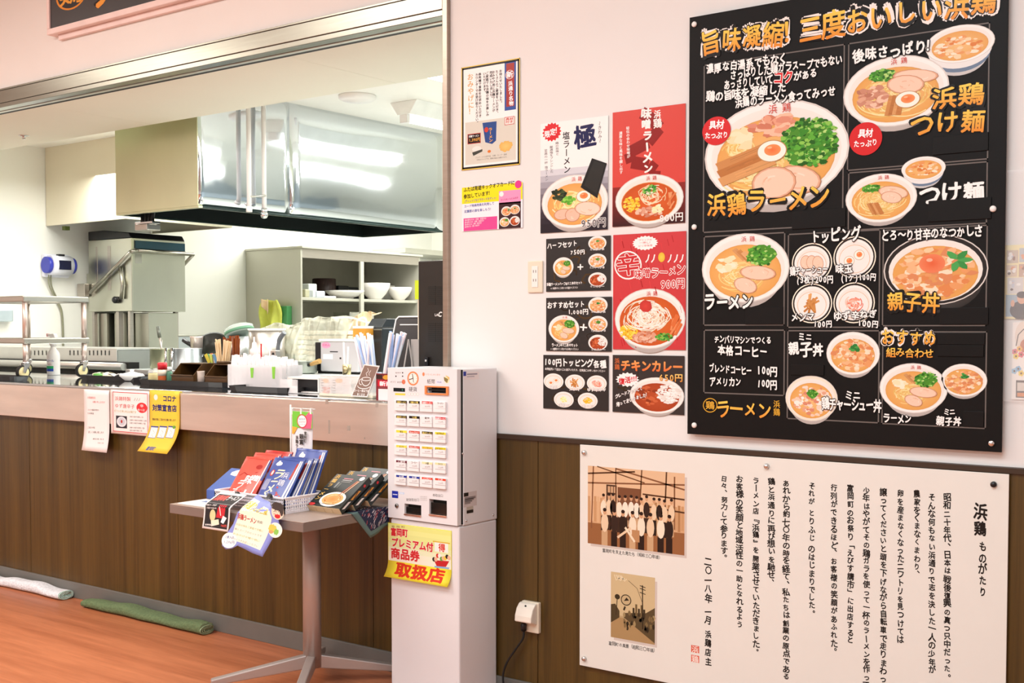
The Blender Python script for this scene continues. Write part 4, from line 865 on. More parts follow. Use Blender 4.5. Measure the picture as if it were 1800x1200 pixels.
for i in range(4): pr.pell(719.2 + i * 5, 692.4 + i * .1, 2.4, 3, 'd6cfca', .1, n=14); pr.pell(719.2 + i * 5, 692.4 + i * .1, 1.9, 2.4, 'f2edea', .12, n=14)
pr.pell(785.5, 667, 4.5, 6.5, 'f1e6b6', .1, wob=.1); pr.pxpoly([(780, 662), (788, 666), (786, 673), (781, 669)], '8a7b4a', .14); pr.pxpoly([(783, 659), (790, 663), (790, 668), (786, 663)], 'e6b86a', .15)
pr.rect(689, 862, 700, 875.6, '2230a0', .1); pr.rect(690.5, 867.6, 698.5, 870, 'dfe3f5', .13); pr.rect(701.5, 864.5, 710.5, 868.5, 'bcd2ee', .1); pr.rect(702.5, 865.6, 709, 867.4, 'f2f6fb', .12)
for i in range(3): pr.text('つり銭・券のお取り忘れに', 738, 872.5 + i * 3, 751, 873 + i * 3, 2.2, 'a59d99', .15)
pr.build('printed_markings', tm, INK)
p = onY(698, 888.5, FY); mb = MB(); mb.lathe([(0, 0), (.0075, 0), (.0075, .004), (.005, .006), (0, .006)], (p.x, FY, p.z), 20, axis='Y'); part('lock', mb, mat('dark_chrome', '8a8784', .2, 1), tm)
mb = MB(); mb.box((p.x - .0008, FY - .0066, p.z - .003), (p.x + .0008, FY - .0058, p.z + .003)); part('keyhole', mb, BLACKP, tm)
# side stickers and screws on the right flank
def side(x0, y0, x1, y1, c, h, nm=None):
    X = FX1 + h / 1000; a = onX(x0, y0, X); b = onX(x1, y1, X); m_ = MB(); m_.box((FX1 - .0002, a.y, b.z), (X, b.y, a.z)); return part(nm or 'sticker', m_, mat('sticker_' + c, c, .4), tm)
side(815.5, 654, 842, 666, 'ebe2e2', .3); side(814.8, 653, 819.5, 660.5, '1c2c9c', .5); side(815, 866, 838, 887.5, 'cfc6c4', .3); side(815.5, 866.5, 823.5, 871.5, '2a2725', .6); side(820, 891, 832, 899.5, 'b9b1a4', .3); side(820.5, 897, 832, 900.2, '262320', .5)
for i in range(4): side(817, 874 + i * 3.2, 836 - i * 3, 875 + i * 3.2, '8f8786', .6)
side(821, 656.5, 839, 658, '9a93a0', .6); side(821, 661, 834, 662, 'b3acb6', .6)
for x, y in ((819.5, 915), (867, 905), (813, 797)):
    p = onX(x, y, FX1); mb = MB(); mb.lathe([(0, 0), (.004, 0), (.004, .0015), (0, .003)], p, 14, axis='X'); part('screw', mb, CHROME, tm)
mb = MB(); mb.box((FX1 - .0045, FY + .02, HZ + .006), (FX1 - .002, FY + .029, HT - .002)); part('door_seam', mb, RUBBER, tm)

# voucher poster taped to the stand, lower edge curling out
Yp = FY + .0065
def curl(z0, k, ax=0, lx=0):
    def f(p):
        d = max(0, z0 - p.z); return Vector((p.x - ax * d * d * 10, p.y - k * d * d * 10 - lx * 0, p.z))
    return f
def paper(name, label, x0, y0, x1, y1, Y, col, warp, cat='notice', n=12, group=None):
    a = onY(x0, y0, Y); b = onY(x1, y1, Y); t = thing(name, label, cat, ((a.x + b.x) / 2, Y, b.z), 0, group)
    mb = MB(); mb.grid(lambda u, v: warp(Vector((a.x + (b.x - a.x) * u, Y, a.z + (b.z - a.z) * v))), 6, n); part('sheet', mb, mat('paper_' + col, col, .5, 0, .01), t, solid=.0004, fix=False)
    return t, Print(Y, warp=lambda p: warp(p) + Vector((0, -.0004, 0)))
za = onY(690, 985, Yp).z
t, pr = paper('voucher_poster', 'green and yellow gift voucher poster with red lettering taped to the machine stand', 682, 918, 794, 1030.5, Yp, 'f3e737', curl(za, .55, .16))
(u0, v0), (u1, v1) = pr.px(682, 918), pr.px(794, 1030.5); vm = v1 + (v0 - v1) * .30
N = 8
for i in range(N):
    q0 = vm + (v0 - .002 - vm) * i / N; q1 = vm + (v0 - .002 - vm) * (i + 1) / N; pr.poly([(u0 + .002, q0), (u1 - .002, q0), (u1 - .002, q1), (u0 + .002, q1)], ('f3efdd', 'f0efd6', 'e7ecc6', 'dfe8ae', 'dde798', 'e3e996', 'e9ee9a', 'e5ea8c')[i], .1)
pr.text('富 岡 町', 688, 925, 712, 926, 4, '8a4a3c', .3)
pr.text('富岡町', 687, 934, 717, 937, 15, 'cf2f34', .4, bold=.05, halo=.07, hcol='fdf6ef'); pr.text('プレミアム付', 688, 952, 762, 962, 17, 'cf2f34', .4, bold=.05, halo=.07, hcol='fdf6ef'); pr.text('商品券', 687, 971, 738, 978, 20, 'cf2f34', .4, bold=.05, halo=.07, hcol='fdf6ef')
pr.text('取扱店', 697, 999, 784, 1013, 25, 'd8391f', .4, bold=.05)
pr.rect(764, 951, 788, 972, 'f7f3ea', .2); pr.pxpoly([(761, 950), (791, 954), (791, 956), (761, 952)], 'd9b23a', .25); pr.text('得', 771, 962, 783, 963, 15, 'd23a2c', .4, bold=.03)
pr.pxpoly([(763, 984), (790, 986), (784, 996), (768, 995)], 'c2272b', .3); R = random.Random(2)
for i, c in enumerate(('2a2624', 'e8b89a', 'd23a2c', 'f3efe8', '6aa04a', 'e8b89a', 'f0c94a', '2a2624', 'e8b89a')): pr.pell(763 + i * 3.3, 980 + R.uniform(-4, 3), 3, 4, c, .33 + i * .01, n=10)
pr.pxpoly([(764, 994), (790, 997), (789, 1000), (764, 997)], '8ab4dc', .4)
pr.build('printed_picture', t, INK)

# three notices hung on the counter fascia
FP = 3.2655
t, pr = paper('notice', 'narrow white notice with faint red and black lines, leftmost on the counter front', 147.5, 684, 193, 795, FP, 'f1ecec', curl(.86, .10))
texts(pr, [('お客様各位', 154, 698.5, 168, 699, 4.5, 'cf6a6a'), ('お願い申し上げます', 163, 706, 185, 707, 4, 'cf6a6a'), ('コロナ感染予防の', 154, 720, 174, 720.6, 3.6, '6a6462'), ('ため検温', 154, 726, 165, 726.3, 3.6, '6a6462'), ('ご協力の程', 154, 751, 167, 751.4, 3.8, '5a5452'), ('宜しくお願い致します', 156, 759, 183, 760, 4, '4a4442'), ('責任者 店主', 165, 771, 185, 771.6, 3, '7a7472'), ('令和二年', 174, 778, 185, 778.4, 2.8, '8a8482')], h=.3)
pr.build('lettering', t)
t, pr = paper('notice', 'white notice with red border and a cup photo, middle sheet on the counter front', 194.5, 684.5, 263, 767, FP - .0006, 'f4eeed', curl(.7, 0))
pr.frame(198, 688, 260.5, 763, 1.2, 'c93a40', .2); texts(pr, [('浜鶏特製', 202, 700, 230, 701.4, 8, 'c94a4c'), ('ノノノ', 235, 701.5, 247, 702, 7, '5a2a24'), ('ゆず唐辛子', 202, 712.5, 237, 714.8, 8, 'c94a4c'), ('ピリッと辛い大人の味です', 201, 721.5, 240, 724.5, 5, 'a9a04a')], h=.3)
pr.pell(249.5, 716.5, 9.5, 9, 'd8343c', .2); texts(pr, [('辛', 246, 713, 253, 713.5, 6, 'ffffff'), ('食べる！', 242, 720, 257, 721, 5, 'ffffff')], h=.4)
pr.rect(204, 730, 223.5, 753, '2b2e38', .2); pr.pell(214, 741, 8.5, 9, 'dfe2e8', .25); pr.pell(214, 740.5, 6, 6.5, 'c3c9d4', .27); pr.pell(214, 740.5, 1.6, 3, 'b93a34', .29)
for i, (w, y) in enumerate(((24, 732), (30, 738), (28, 743), (26, 751), (22, 756))): pr.text('浜通りの柚子を使用した香り高い'[:12], 228, y, 228 + w, y + w * .05, 3, '6a6462', .3)
pr.build('printed_picture', t)
t, pr = paper('notice', 'yellow notice with navy lettering and three white boxes, its foot curling forward', 263, 685.5, 316.5, 797, FP - .0008, 'f2cf42', curl(.90, .22, .16))
texts(pr, [('コロナ', 286, 700, 310, 701, 12, '27306e'), ('対策宣言店', 268, 716, 311, 718, 12.5, '27306e')], h=.3, bold=.04); pr.text('感染対策にご協力をお願い致します', 268, 736.5, 309, 738.5, 4.4, '3c3440', .3, bold=.01)
for i in range(3):
    x = 266.8 + i * 15; pr.rect(x, 748, x + 13.3, 770, 'f6f2ef', .2); pr.frame(x, 748, x + 13.3, 770, 1, '4a5a9c', .24); pr.rect(x, 748, x + 13.3, 751.4, '3f519c', .26); pr.pstroke([(x + 5, 756), (x + 9, 760), (x + 5, 764), (x + 9, 767)], .7, 'a89f9c', .27)
pr.pell(307, 750.5, 2.6, 3, '6aa83c', .3); pr.text('富岡町', 276, 787, 291, 788, 7, '4a5a9c', .3, bold=.04, shear=.2); pr.pell(274, 698, 3.4, 5, 'f4efe6', .2)
pr.build('printed_picture', t)

# ================================================================ display table and what stands on it
TT = .668
t = thing('display_table', 'small grey-brown table on a steel pedestal with four feet beside the ticket machine', 'table', (-3.15, 2.99, 0))
TTOP = mat('taupe_tabletop', '9d8b80', .35, 0, .03); TEDGE = mat('taupe_edge', '7d6e66', .4, 0, .03); PED = mat('pedestal_steel', 'b9aea8', .42, .55, .04)
mb = MB(); mb.box((-3.559, 2.677, TT - .004), (-2.859, 3.250, TT)); part('tabletop', mb, TTOP, t, bevel=.0015)
mb = MB(); mb.box((-3.559, 2.677, TT - .034), (-2.859, 3.250, TT - .004)); part('edge_band', mb, TEDGE, t, bevel=.002)
mb = MB(); mb.lathe([(.037, .07), (.037, TT - .034)], (-3.15, 2.99, 0), 28, sx=1, sy=.8); part('pole', mb, PED, t)
mb = MB(); mb.box((-3.33, 2.84, TT - .04), (-2.97, 3.14, TT - .034)); part('mounting_plate', mb, PED, t)
for sx, sy in ((-1, -1), (1, -1), (-1, 1), (1, 1)):
    c = Vector((-3.15, 2.99, 0)); e = c + Vector((sx * .215, sy * (.29 if sy < 0 else .255), 0)); d = (e - c).normalized(); r = Vector((-d.y, d.x, 0)) * .016
    vs = []
    for p, z0, z1 in ((c + d * .01, .066, .118), (e, .030, .052)):
        vs += [p - r + Vector((0, 0, z0)), p + r + Vector((0, 0, z0)), p + r + Vector((0, 0, z1)), p - r + Vector((0, 0, z1))]
    mb = MB(); mb.add(vs, [(0, 1, 2, 3), (7, 6, 5, 4), (0, 4, 5, 1), (1, 5, 6, 2), (2, 6, 7, 3), (3, 7, 4, 0)])
    lg = part('leg', mb, PED, t, bevel=.004)
    mb = MB(); mb.lathe([(.012, 0), (.014, .004), (.014, .03), (.01, .032)], e - d * .016, 16); part('foot', mb, RUBBER, lg)

def plate_sheet(name, label, X0, Y0, X1, Y1, Z, col, cat, blots=(), rz=0):
    t = thing(name, label, cat, ((X0 + X1) / 2, (Y0 + Y1) / 2, Z), rz)
    w, d = (X1 - X0) / 2, (Y1 - Y0) / 2; mb = MB(); mb.box((-w, -d, 0), (w, d, .001)); part('sheet', mb, mat('flat_' + col, col, .5, 0, .01), t, local=True)
    for x, y, a, b, c in blots: mb = MB(); mb.box((x - a, y - b, .001), (x + a, y + b, .0013)); part('printed_patch', mb, mat('ink_' + c, c, .5), t, local=True)
    return t
plate_sheet('leaflet', 'white leaflet lying flat on the far left of the display table', -3.545, 2.70, -3.36, 2.83, TT, 'f2eeea', 'leaflet', ((-.02, .02, .03, .012, '4a6a9c'), (.04, -.02, .03, .006, 'c9b9b4')))

# blue gift box lying behind the basket
t = thing('gift_box', 'flat blue gift box with a small white cloud emblem behind the red pouches', 'box', (-3.48, 2.90, TT))
mb = MB(); mb.prism([(2.84, TT), (2.96, TT), (2.96, TT + .105), (2.84, TT + .034)], -3.555, -3.405, 'X'); part('body', mb, mat('blue_card', '4763a8', .4, 0, .04), t, bevel=.002)
def slope(x, y): return Vector((x, y, TT + .034 + (y - 2.84) * .071 / .12 + .0006))
mb = MB(); pts = [(-3.52, 2.925), (-3.49, 2.92), (-3.47, 2.925), (-3.465, 2.94), (-3.48, 2.948), (-3.495, 2.953), (-3.51, 2.948), (-3.525, 2.938)]; mb.add([slope(*p) for p in pts], [list(range(8))]); part('emblem', mb, PAPER, t)

# white slatted basket
bk = thing('plastic_basket', 'low white perforated plastic basket holding the noodle pouches', 'basket', (-3.235, 2.86, TT))
BXm, BXM, BYm, BYM = -3.400, -3.036, 2.756, 2.955; BH = .052; BP = mat('basket_plastic', 'f1ecef', .35, 0, .02)
mb = MB(); mb.box((BXm + .008, BYm + .008, TT), (BXM - .008, BYM - .008, TT + .004)); part('bottom', mb, BP, bk)
def lattice(p0, p1, nx, nz):
    """one side wall: rails and ribs with real holes between"""
    mb = MB(); p0 = Vector(p0); p1 = Vector(p1)
    for k in range(nz + 1): z = TT + .003 + (BH - .006) * k / nz; mb.bar(p0 + Vector((0, 0, z)), p1 + Vector((0, 0, z)), .003, .0050 if 0 < k < nz else .009)
    for k in range(nx + 1):
        q = p0.lerp(p1, k / nx); mb.bar(q + Vector((0, 0, TT)), q + Vector((0, 0, TT + BH)), .0042, .003)
    return mb
for nm, a_, b_, n in (('front', (BXm, BYm, 0), (BXM, BYm, 0), 44), ('back', (BXm, BYM, 0), (BXM, BYM, 0), 44), ('left', (BXm, BYm, 0), (BXm, BYM, 0), 20), ('right', (BXM, BYm, 0), (BXM, BYM, 0), 20)):
    o = part('side_wall', lattice(a_, b_, n, 4), BP, bk); o['kind'] = 'stuff'
mb = MB(); z = TT + BH + .002
for a_, b_ in (((BXm, BYm), (BXM, BYm)), ((BXM, BYm), (BXM, BYM)), ((BXM, BYM), (BXm, BYM)), ((BXm, BYM), (BXm, BYm))): mb.bar((*a_, z), (*b_, z), .008, .006)
part('rim', mb, BP, bk, bevel=.001)

def pouch(name, label, group, X, Y, Z, tilt, w, L, base, kind, yaw=0, lean=0):
    """stand-up pouch; local u across (X), v up its face, tilted back by tilt from upright"""
    t = thing(name, label, 'pouch', (X, Y, Z), yaw, group)
    up = Vector((lean, math.sin(tilt), math.cos(tilt))); up.normalize(); nrm = Vector((0, -math.cos(tilt), math.sin(tilt)))
    def S(u, v, side):
        th = .020 * math.sin(math.pi * min(1, max(0, u))) ** .6 * (1 - v ** 1.5) + .0006 + .0015 * math.sin(9 * u + 5 * v)
        return Vector(((u - .5) * w, 0, 0)) + up * (v * L) + nrm * (th * side)
    mb = MB(); mb.grid(lambda u, v: S(u, v, 1), 12, 12); mb.grid(lambda u, v: S(u, v, -1), 12, 12)
    for u0, u1 in ((0, .0), (1, 1.0)): mb.grid(lambda a_, b_: S(u0, b_, a_ * 2 - 1), 1, 12)
    mb.grid(lambda a_, b_: S(a_, 0, b_ * 2 - 1), 12, 1); mb.grid(lambda a_, b_: S(a_, 1, b_ * 2 - 1), 12, 1)
    part('body', mb, mat('pouch_' + base, base, .28, 0, .05), t, local=True)
    pr = Print(0)
    # printed design placed on the bulged front
    pr.warp = lambda p: S(p.x, p.z, 1) + nrm * (-p.y + .0004)
    def box_(u0, v0, u1, v1, c, h=.05): 
        n = 6; pts = []; fs = []
        for j in range(n + 1):
            for i in range(n + 1): pts.append((u0 + (u1 - u0) * i / n, v0 + (v1 - v0) * j / n))
        for j in range(n):
            for i in range(n): k_ = j * (n + 1) + i; fs.append((k_, k_ + 1, k_ + n + 2, k_ + n + 1))
        pr.raw(pts, fs, [hx(c)] * len(pts), h)
    R = random.Random(sum(map(ord, label)))
    if kind == 'blue':
        box_(.86, .02, .90, .98, 'f2efee'); box_(.92, .02, .955, .98, 'f2efee'); box_(.955, .0, 1, 1, '2a4288'); box_(.80, .55, .86, .9, 'a8352f')
        pr.ell(.26, .86, .11, .045, 'f4f2f4', .3, wob=.1); pr.ell(.24, .89, .05, .04, 'f4f2f4', .32)
        pr.ell(.18, .66, .07, .07, 'c9463c', .3, wob=.1); pr.ell(.18, .66, .035, .05, 'f0e0d8', .34)
        for i in range(4): box_(.10 + i * .045, .28, .115 + i * .045, .52, 'f4f2f4', .3)
        gl = [('ラ', .44, .62, .34), ('ー', .42, .46, .26), ('メ', .40, .30, .28), ('ン', .38, .14, .26)]; cc = 'f6efc8'
        for c, x, y, s_ in gl:
            vs, fs = glyph(c, 0)
            for q in range(3): pr.raw([(x + ((a_ - .5) + .03 * q) * s_ * 1.1, y + ((b_ - .37) + .02 * q) * s_ * .8) for a_, b_ in vs], fs, [hx(cc)] * len(vs), .5 + q * .01)
        for i, c in enumerate('浜鶏'):
            vs, fs = glyph(c, 0); pr.raw([(.66 + (a_ - .5) * .2, .62 - i * .17 + (b_ - .37) * .15) for a_, b_ in vs], fs, [hx('f4f2f4')] * len(vs), .5)
        for i in range(9): pr.ell(R.uniform(.62, .8), R.uniform(.08, .36), .03, .018, R.choice(('e8d8c8', 'c9463c', 'f4f2f4')), .3 + i * .01, n=8, wob=.3)
    else:
        for i in range(5): box_(.1 + .15 * i, .02, .16 + .15 * i, .12 + .03 * i, ('f0d8d4', 'c8372f')[i % 2], .05)
        pr.stroke([(.15, .55), (.3, .62), (.5, .56), (.75, .66)], .02, 'a8322e', .3); pr.ell(.7, .78, .1, .055, 'a8322e', .3)
        box_(.90, .0, .93, 1, 'f2efee'); box_(.94, .5, 1, 1, '2a3f86')
        for c, x, y, s_ in (('味', .62, .46, .3), ('噌', .8, .52, .2), ('ラ', .42, .34, .32), ('ー', .33, .22, .22), ('メ', .26, .12, .24)):
            vs, fs = glyph(c, 0)
            for q in range(3): pr.raw([(x + ((a_ - .5) + .03 * q) * s_, y + ((b_ - .37) + .02 * q) * s_ * .75) for a_, b_ in vs], fs, [hx('f8f2ee')] * len(vs), .5 + q * .01)
    pr.build('printed_label', t, GLOSS, local=True)
    # sealed top strip
    mb = MB(); mb.grid(lambda a_, b_: S(a_, .96 + .04 * b_, 1) + nrm * .0012, 10, 1); part('top_seal', mb, mat('seal_' + base, base, .22, 0, .05), t, local=True)
    return t
def dirof(bl, tl, Y):
    a_ = onY(*bl, Y); b_ = onX(*tl, a_.x); d = b_ - a_; return a_, math.atan2(d.y, d.z), d.length
RED, BLU = 'd8584a', '3f57a0'
a_, ti, L = dirof((394, 866), (428, 813), 2.80)
ws = .145
pouch('noodle_pouch', 'red noodle pouch in front, leaning in the left half of the basket', 'red noodle pouches', a_.x + ws / 2, 2.80, TT + .012, .62, ws, .185, RED, 'red')
pouch('noodle_pouch', 'red noodle pouch second from the front, its corner above the front red one', 'red noodle pouches', a_.x + ws / 2 + .005, 2.845, TT + .014, .56, ws, .19, RED, 'red')
pouch('noodle_pouch', 'rearmost red noodle pouch with a navy stripe at its top right', 'red noodle pouches', a_.x + ws / 2 + .03, 2.885, TT + .016, .50, ws, .19, 'c93a34', 'red')
bx = onY(446, 866, 2.80).x
pouch('noodle_pouch', 'front blue noodle pouch with cream lettering in the middle of the basket', 'blue noodle pouches', bx + .08, 2.80, TT + .014, .58, .158, .187, BLU, 'blue')
pouch('noodle_pouch', 'second blue noodle pouch, just behind the front blue one', 'blue noodle pouches', bx + .095, 2.838, TT + .014, .52, .158, .183, '3a5299', 'blue')
pouch('noodle_pouch', 'third blue noodle pouch from the front of the basket', 'blue noodle pouches', bx + .10, 2.872, TT + .014, .47, .155, .176, '35498c', 'blue')
pouch('noodle_pouch', 'rearmost tallest blue noodle pouch, in front of the mini banner', 'blue noodle pouches', bx + .105, 2.905, TT + .016, .42, .158, .20, '3c55a4', 'blue')

# mini banner on its white pole
FYB = 3.02; t = thing('mini_banner', 'mini white vertical banner with a green and pink head on a white pole', 'banner', (onY(511, 800, FYB).x, FYB, TT))
p0 = onY(511, 760, FYB); zt_ = onY(510, 711, FYB).z
mb = MB(); mb.tube([(p0.x, FYB, TT + .004), (p0.x, FYB, zt_)], .0032, 12); part('pole', mb, WHITEP, t)
mb = MB(); mb.tube([(p0.x, FYB, zt_ - .012), (onY(554, 722, FYB).x, FYB, zt_ - .012)], .0018, 8); part('crossbar', mb, WHITEP, t)
mb = MB(); mb.lathe([(.03, 0), (.03, .004), (.006, .008), (.005, .02), (0, .02)], (p0.x, FYB, TT), 20); part('base', mb, WHITEP, t)
u0 = p0.x + .006; u1 = onY(549, 740, FYB).x; zb_ = TT + .06; zh = zt_ - .022
mb = MB(); mb.grid(lambda u, v: (u0 + (u1 - u0) * u * (1 - .08 * v), FYB - .004 * math.sin(5 * u), zh + (zb_ - zh) * v), 8, 12); part('cloth', mb, mat('banner_cloth', 'f2eff2', .7, 0, .01), t, solid=.0006, fix=False)
pr = Print(FYB - .006)
pr.rect(513.5, 722, 549, 753, '7ccf4a', .1); pr.pxpoly([(530, 753), (534, 735), (543, 724), (549, 728), (547, 753)], 'ee6a8c', .15); pr.pxpoly([(513.5, 749), (523, 751), (517, 762), (513.5, 762)], 'f2b44a', .15)
pr.pell(531, 740, 9, 12, 'd23a3c', .2); pr.pell(531, 740, 7.6, 10.4, 'f8f5f6', .24); texts(pr, [('福島県', 525, 736, 537, 736.5, 4, '5aa0b8'), ('おみやげ', 525, 741, 537, 741.5, 3.6, 'd0586a'), ('コンクール', 525, 745.5, 537, 746, 3.4, '5aa0b8')], h=.3)
pr.vtext('富岡町', 537, 758, 536, 778, 5, '4a4844', .2, bold=.03); pr.vtext('銀賞 受賞', 530, 762, 529, 806, 8, '3a3836', .2, bold=.03); pr.vtext('浜鶏ラーメン', 522, 765, 521, 808, 5, '4a4844', .2, bold=.03)
pr.build('printed_picture', t)
for x in (515, 531, 548): p = onY(x, 719, FYB); mb = MB(); mb.box((p.x - .004, FYB - .0065, p.z - .018), (p.x + .004, FYB + .001, p.z + .004)); part('loop', mb, WHITEP, t)

# cards clipped on the basket front
CY = 2.660
def cardwarp(z0, k, ax): return lambda p: Vector((p.x - ax * max(0, z0 - p.z - .03) ** 2 * 10, p.y + .088 * max(0, 1 - max(0, z0 - p.z) / .042) ** 1.05 - k * max(0, z0 - p.z - .03) ** 2 * 10, p.z))
ZC = onY(383, 868, CY).z
t, pr = paper('photo_card', 'black photo card with a white edge clipped to the basket, curling outwards', 359, 868, 405, 934, CY, 'f4f0ee', cardwarp(ZC, .12, .0), cat='card')
pr.rect(361.5, 871, 402.5, 930, '2b292b', .1); texts(pr, [('浜鶏味噌', 363, 876.5, 382, 878, 8, 'e05a50'), ('ラーメン', 382, 877.5, 400, 879, 7, 'f4f0ee'), ('特製スープ付き', 363, 887, 380, 888, 3, 'd8d2ce'), ('ご家庭で本格の味', 363, 892, 381, 893, 3, 'd8d2ce'), ('好評発売中', 364, 921, 381, 922, 3, 'e8e2de'), ('780円', 391, 923, 401, 924, 5, 'e8564c')], h=.3, bold=.03)
pr.pxpoly([(384, 887), (397, 889), (395, 911), (381, 909)], 'c9303a', .2); pr.pell(375, 905, 5, 10, 'e8cf9a', .2); pr.pxpoly([(373, 914), (386, 912), (388, 921), (375, 924)], 'efe2c8', .26); pr.pxpoly([(393, 906), (400, 910), (395, 920), (390, 917)], 'f1eef0', .24); pr.stroke([pr.px(386, 890), pr.px(389, 906)], .004, 'f4e8e4', .3)
pr.build('printed_picture', t)
def clip(parent, x, y, Y, zc):
    p = onY(x, y, Y); Y = Y + .084; mb = MB(); mb.prism([(Y - .006, p.z - .010), (Y + .002, p.z + .004), (Y + .010, p.z - .010)], p.x - .009, p.x + .009, 'X'); c_ = part('clip', mb, BLACKP, parent)
    mb = MB(); mb.tube([(p.x - .004, Y - .004, p.z - .004), (p.x - .003, Y - .006, p.z + .010), (p.x + .003, Y - .006, p.z + .010), (p.x + .004, Y - .004, p.z - .004)], .0008, 6); part('wire', mb, CHROME, c_)
clip(t, 383, 870, CY, ZC)
_w0 = cardwarp(ZC, .12, .0); XA, XB = onY(452, 880, CY).x, onY(478, 880, CY).x
def wp(p):
    q = _w0(p); k = min(1, max(0, (p.x - XA) / (XB - XA))); return Vector((q.x, q.y + (min(q.y, p.y) - q.y) * k, q.z))
a_ = onY(397, 872, CY); b_ = onY(489, 976, CY)
t = thing('balloon_card', 'lilac and cream handwritten card with a laughing boy drawing, clipped to the basket', 'card', ((a_.x + b_.x) / 2, CY, b_.z))
def fan(pts, cen, name, m, h):
    Q = [onY(*p, CY) - Vector((0, h / 1000, 0)) for p in pts]; c0 = onY(*cen, CY) - Vector((0, h / 1000, 0)); mb = MB(); n = len(Q)
    def G(i, j): a0 = Q[i % n]; return wp(c0.lerp(a0, j / 6))
    vs = [wp(c0)] + [G(i, j) for i in range(n) for j in range(1, 7)]
    fs = [(0, 1 + i * 6, 1 + ((i + 1) % n) * 6) for i in range(n)] + [(1 + i * 6 + j, 2 + i * 6 + j, 2 + ((i + 1) % n) * 6 + j, 1 + ((i + 1) % n) * 6 + j) for i in range(n) for j in range(5)]
    mb.add(vs, fs, 0, True); return part(name, mb, m, t, fix=False, solid=.0004)
out = [(419, 873), (436, 880), (455, 885), (474, 891), (480, 884), (489, 885), (496, 892), (496, 904), (490, 914), (493, 924), (492, 934), (484, 944), (478, 960), (473, 976), (455, 970), (440, 963), (426, 957), (418, 962), (408, 963), (400, 957), (398, 947), (404, 936), (412, 920), (418, 900)]
fan(out, (447, 925), 'sheet', mat('lilac_card', '8a93d6', .5, 0, .01), 0)
pr = Print(CY - .0006, warp=wp)
pr.pxpoly([(422, 879), (440, 885), (472, 895), (478, 910), (476, 930), (472, 945), (466, 965), (440, 955), (424, 950), (412, 946), (415, 925), (421, 903)], 'f4f2da', .1)
pr.pell(410, 948, 13, 13, 'f6f4ec', .14); pr.pell(486, 931, 12, 13, 'f1efe2', .14); pr.pell(481, 928, 7, 7, 'f0c95a', .18, wob=.15); pr.pell(488, 934, 4, 5, '8cc45a', .2, wob=.2); pr.pell(479, 934, 4, 3, 'e0a06a', .22)
pr.pell(488, 899, 11, 14, 'f6dcc4', .2); pr.pell(488, 890, 11, 7.5, '4a4340', .24, wob=.08); pr.pell(495, 898, 3.5, 9, '4a4340', .25); pr.pell(488, 907, 5, 4, 'd23036', .26)
pr.pstroke([(481, 899), (483.5, 897), (486, 899.5)], 1.1, '3a2c28', .28); pr.pstroke([(489, 899.5), (491.5, 897.5), (494, 900)], 1.1, '3a2c28', .28)
pr.pell(482.5, 903, 2, 1.4, 'efae9a', .27, n=12); pr.pell(493, 904, 2, 1.4, 'efae9a', .27, n=12)
texts(pr, [('浜通りのお土産', 422, 887, 470, 901, 10, 'c9b83e'), ('浜鶏ラーメン', 418, 906, 452, 916, 11, 'b9403a'), ('完成！', 453, 916, 465, 919, 5, 'a09a8a')], h=.3, bold=.035)
for i, tx in enumerate(('お店の味をご家庭で手軽に', '麺とスープのセットです', 'おみやげや贈り物に', 'ぜひどうぞお試しください')):
    pr.text(tx, 417 - i * 1.5, 920 + i * 8, 466 - i * 1.5, 933 + i * 8.5, 4.2, 'a9a24e' if i % 2 == 0 else '8f8c84', .3)
pr.text('2食入り', 402, 942, 418, 943.5, 5, '6a78a8', .3, bold=.02); pr.text('1,296円', 401, 950, 420, 952, 6, '5a68a0', .3, bold=.02)
pr.build('drawing', t); clip(t, 440, 874, CY, ZC)

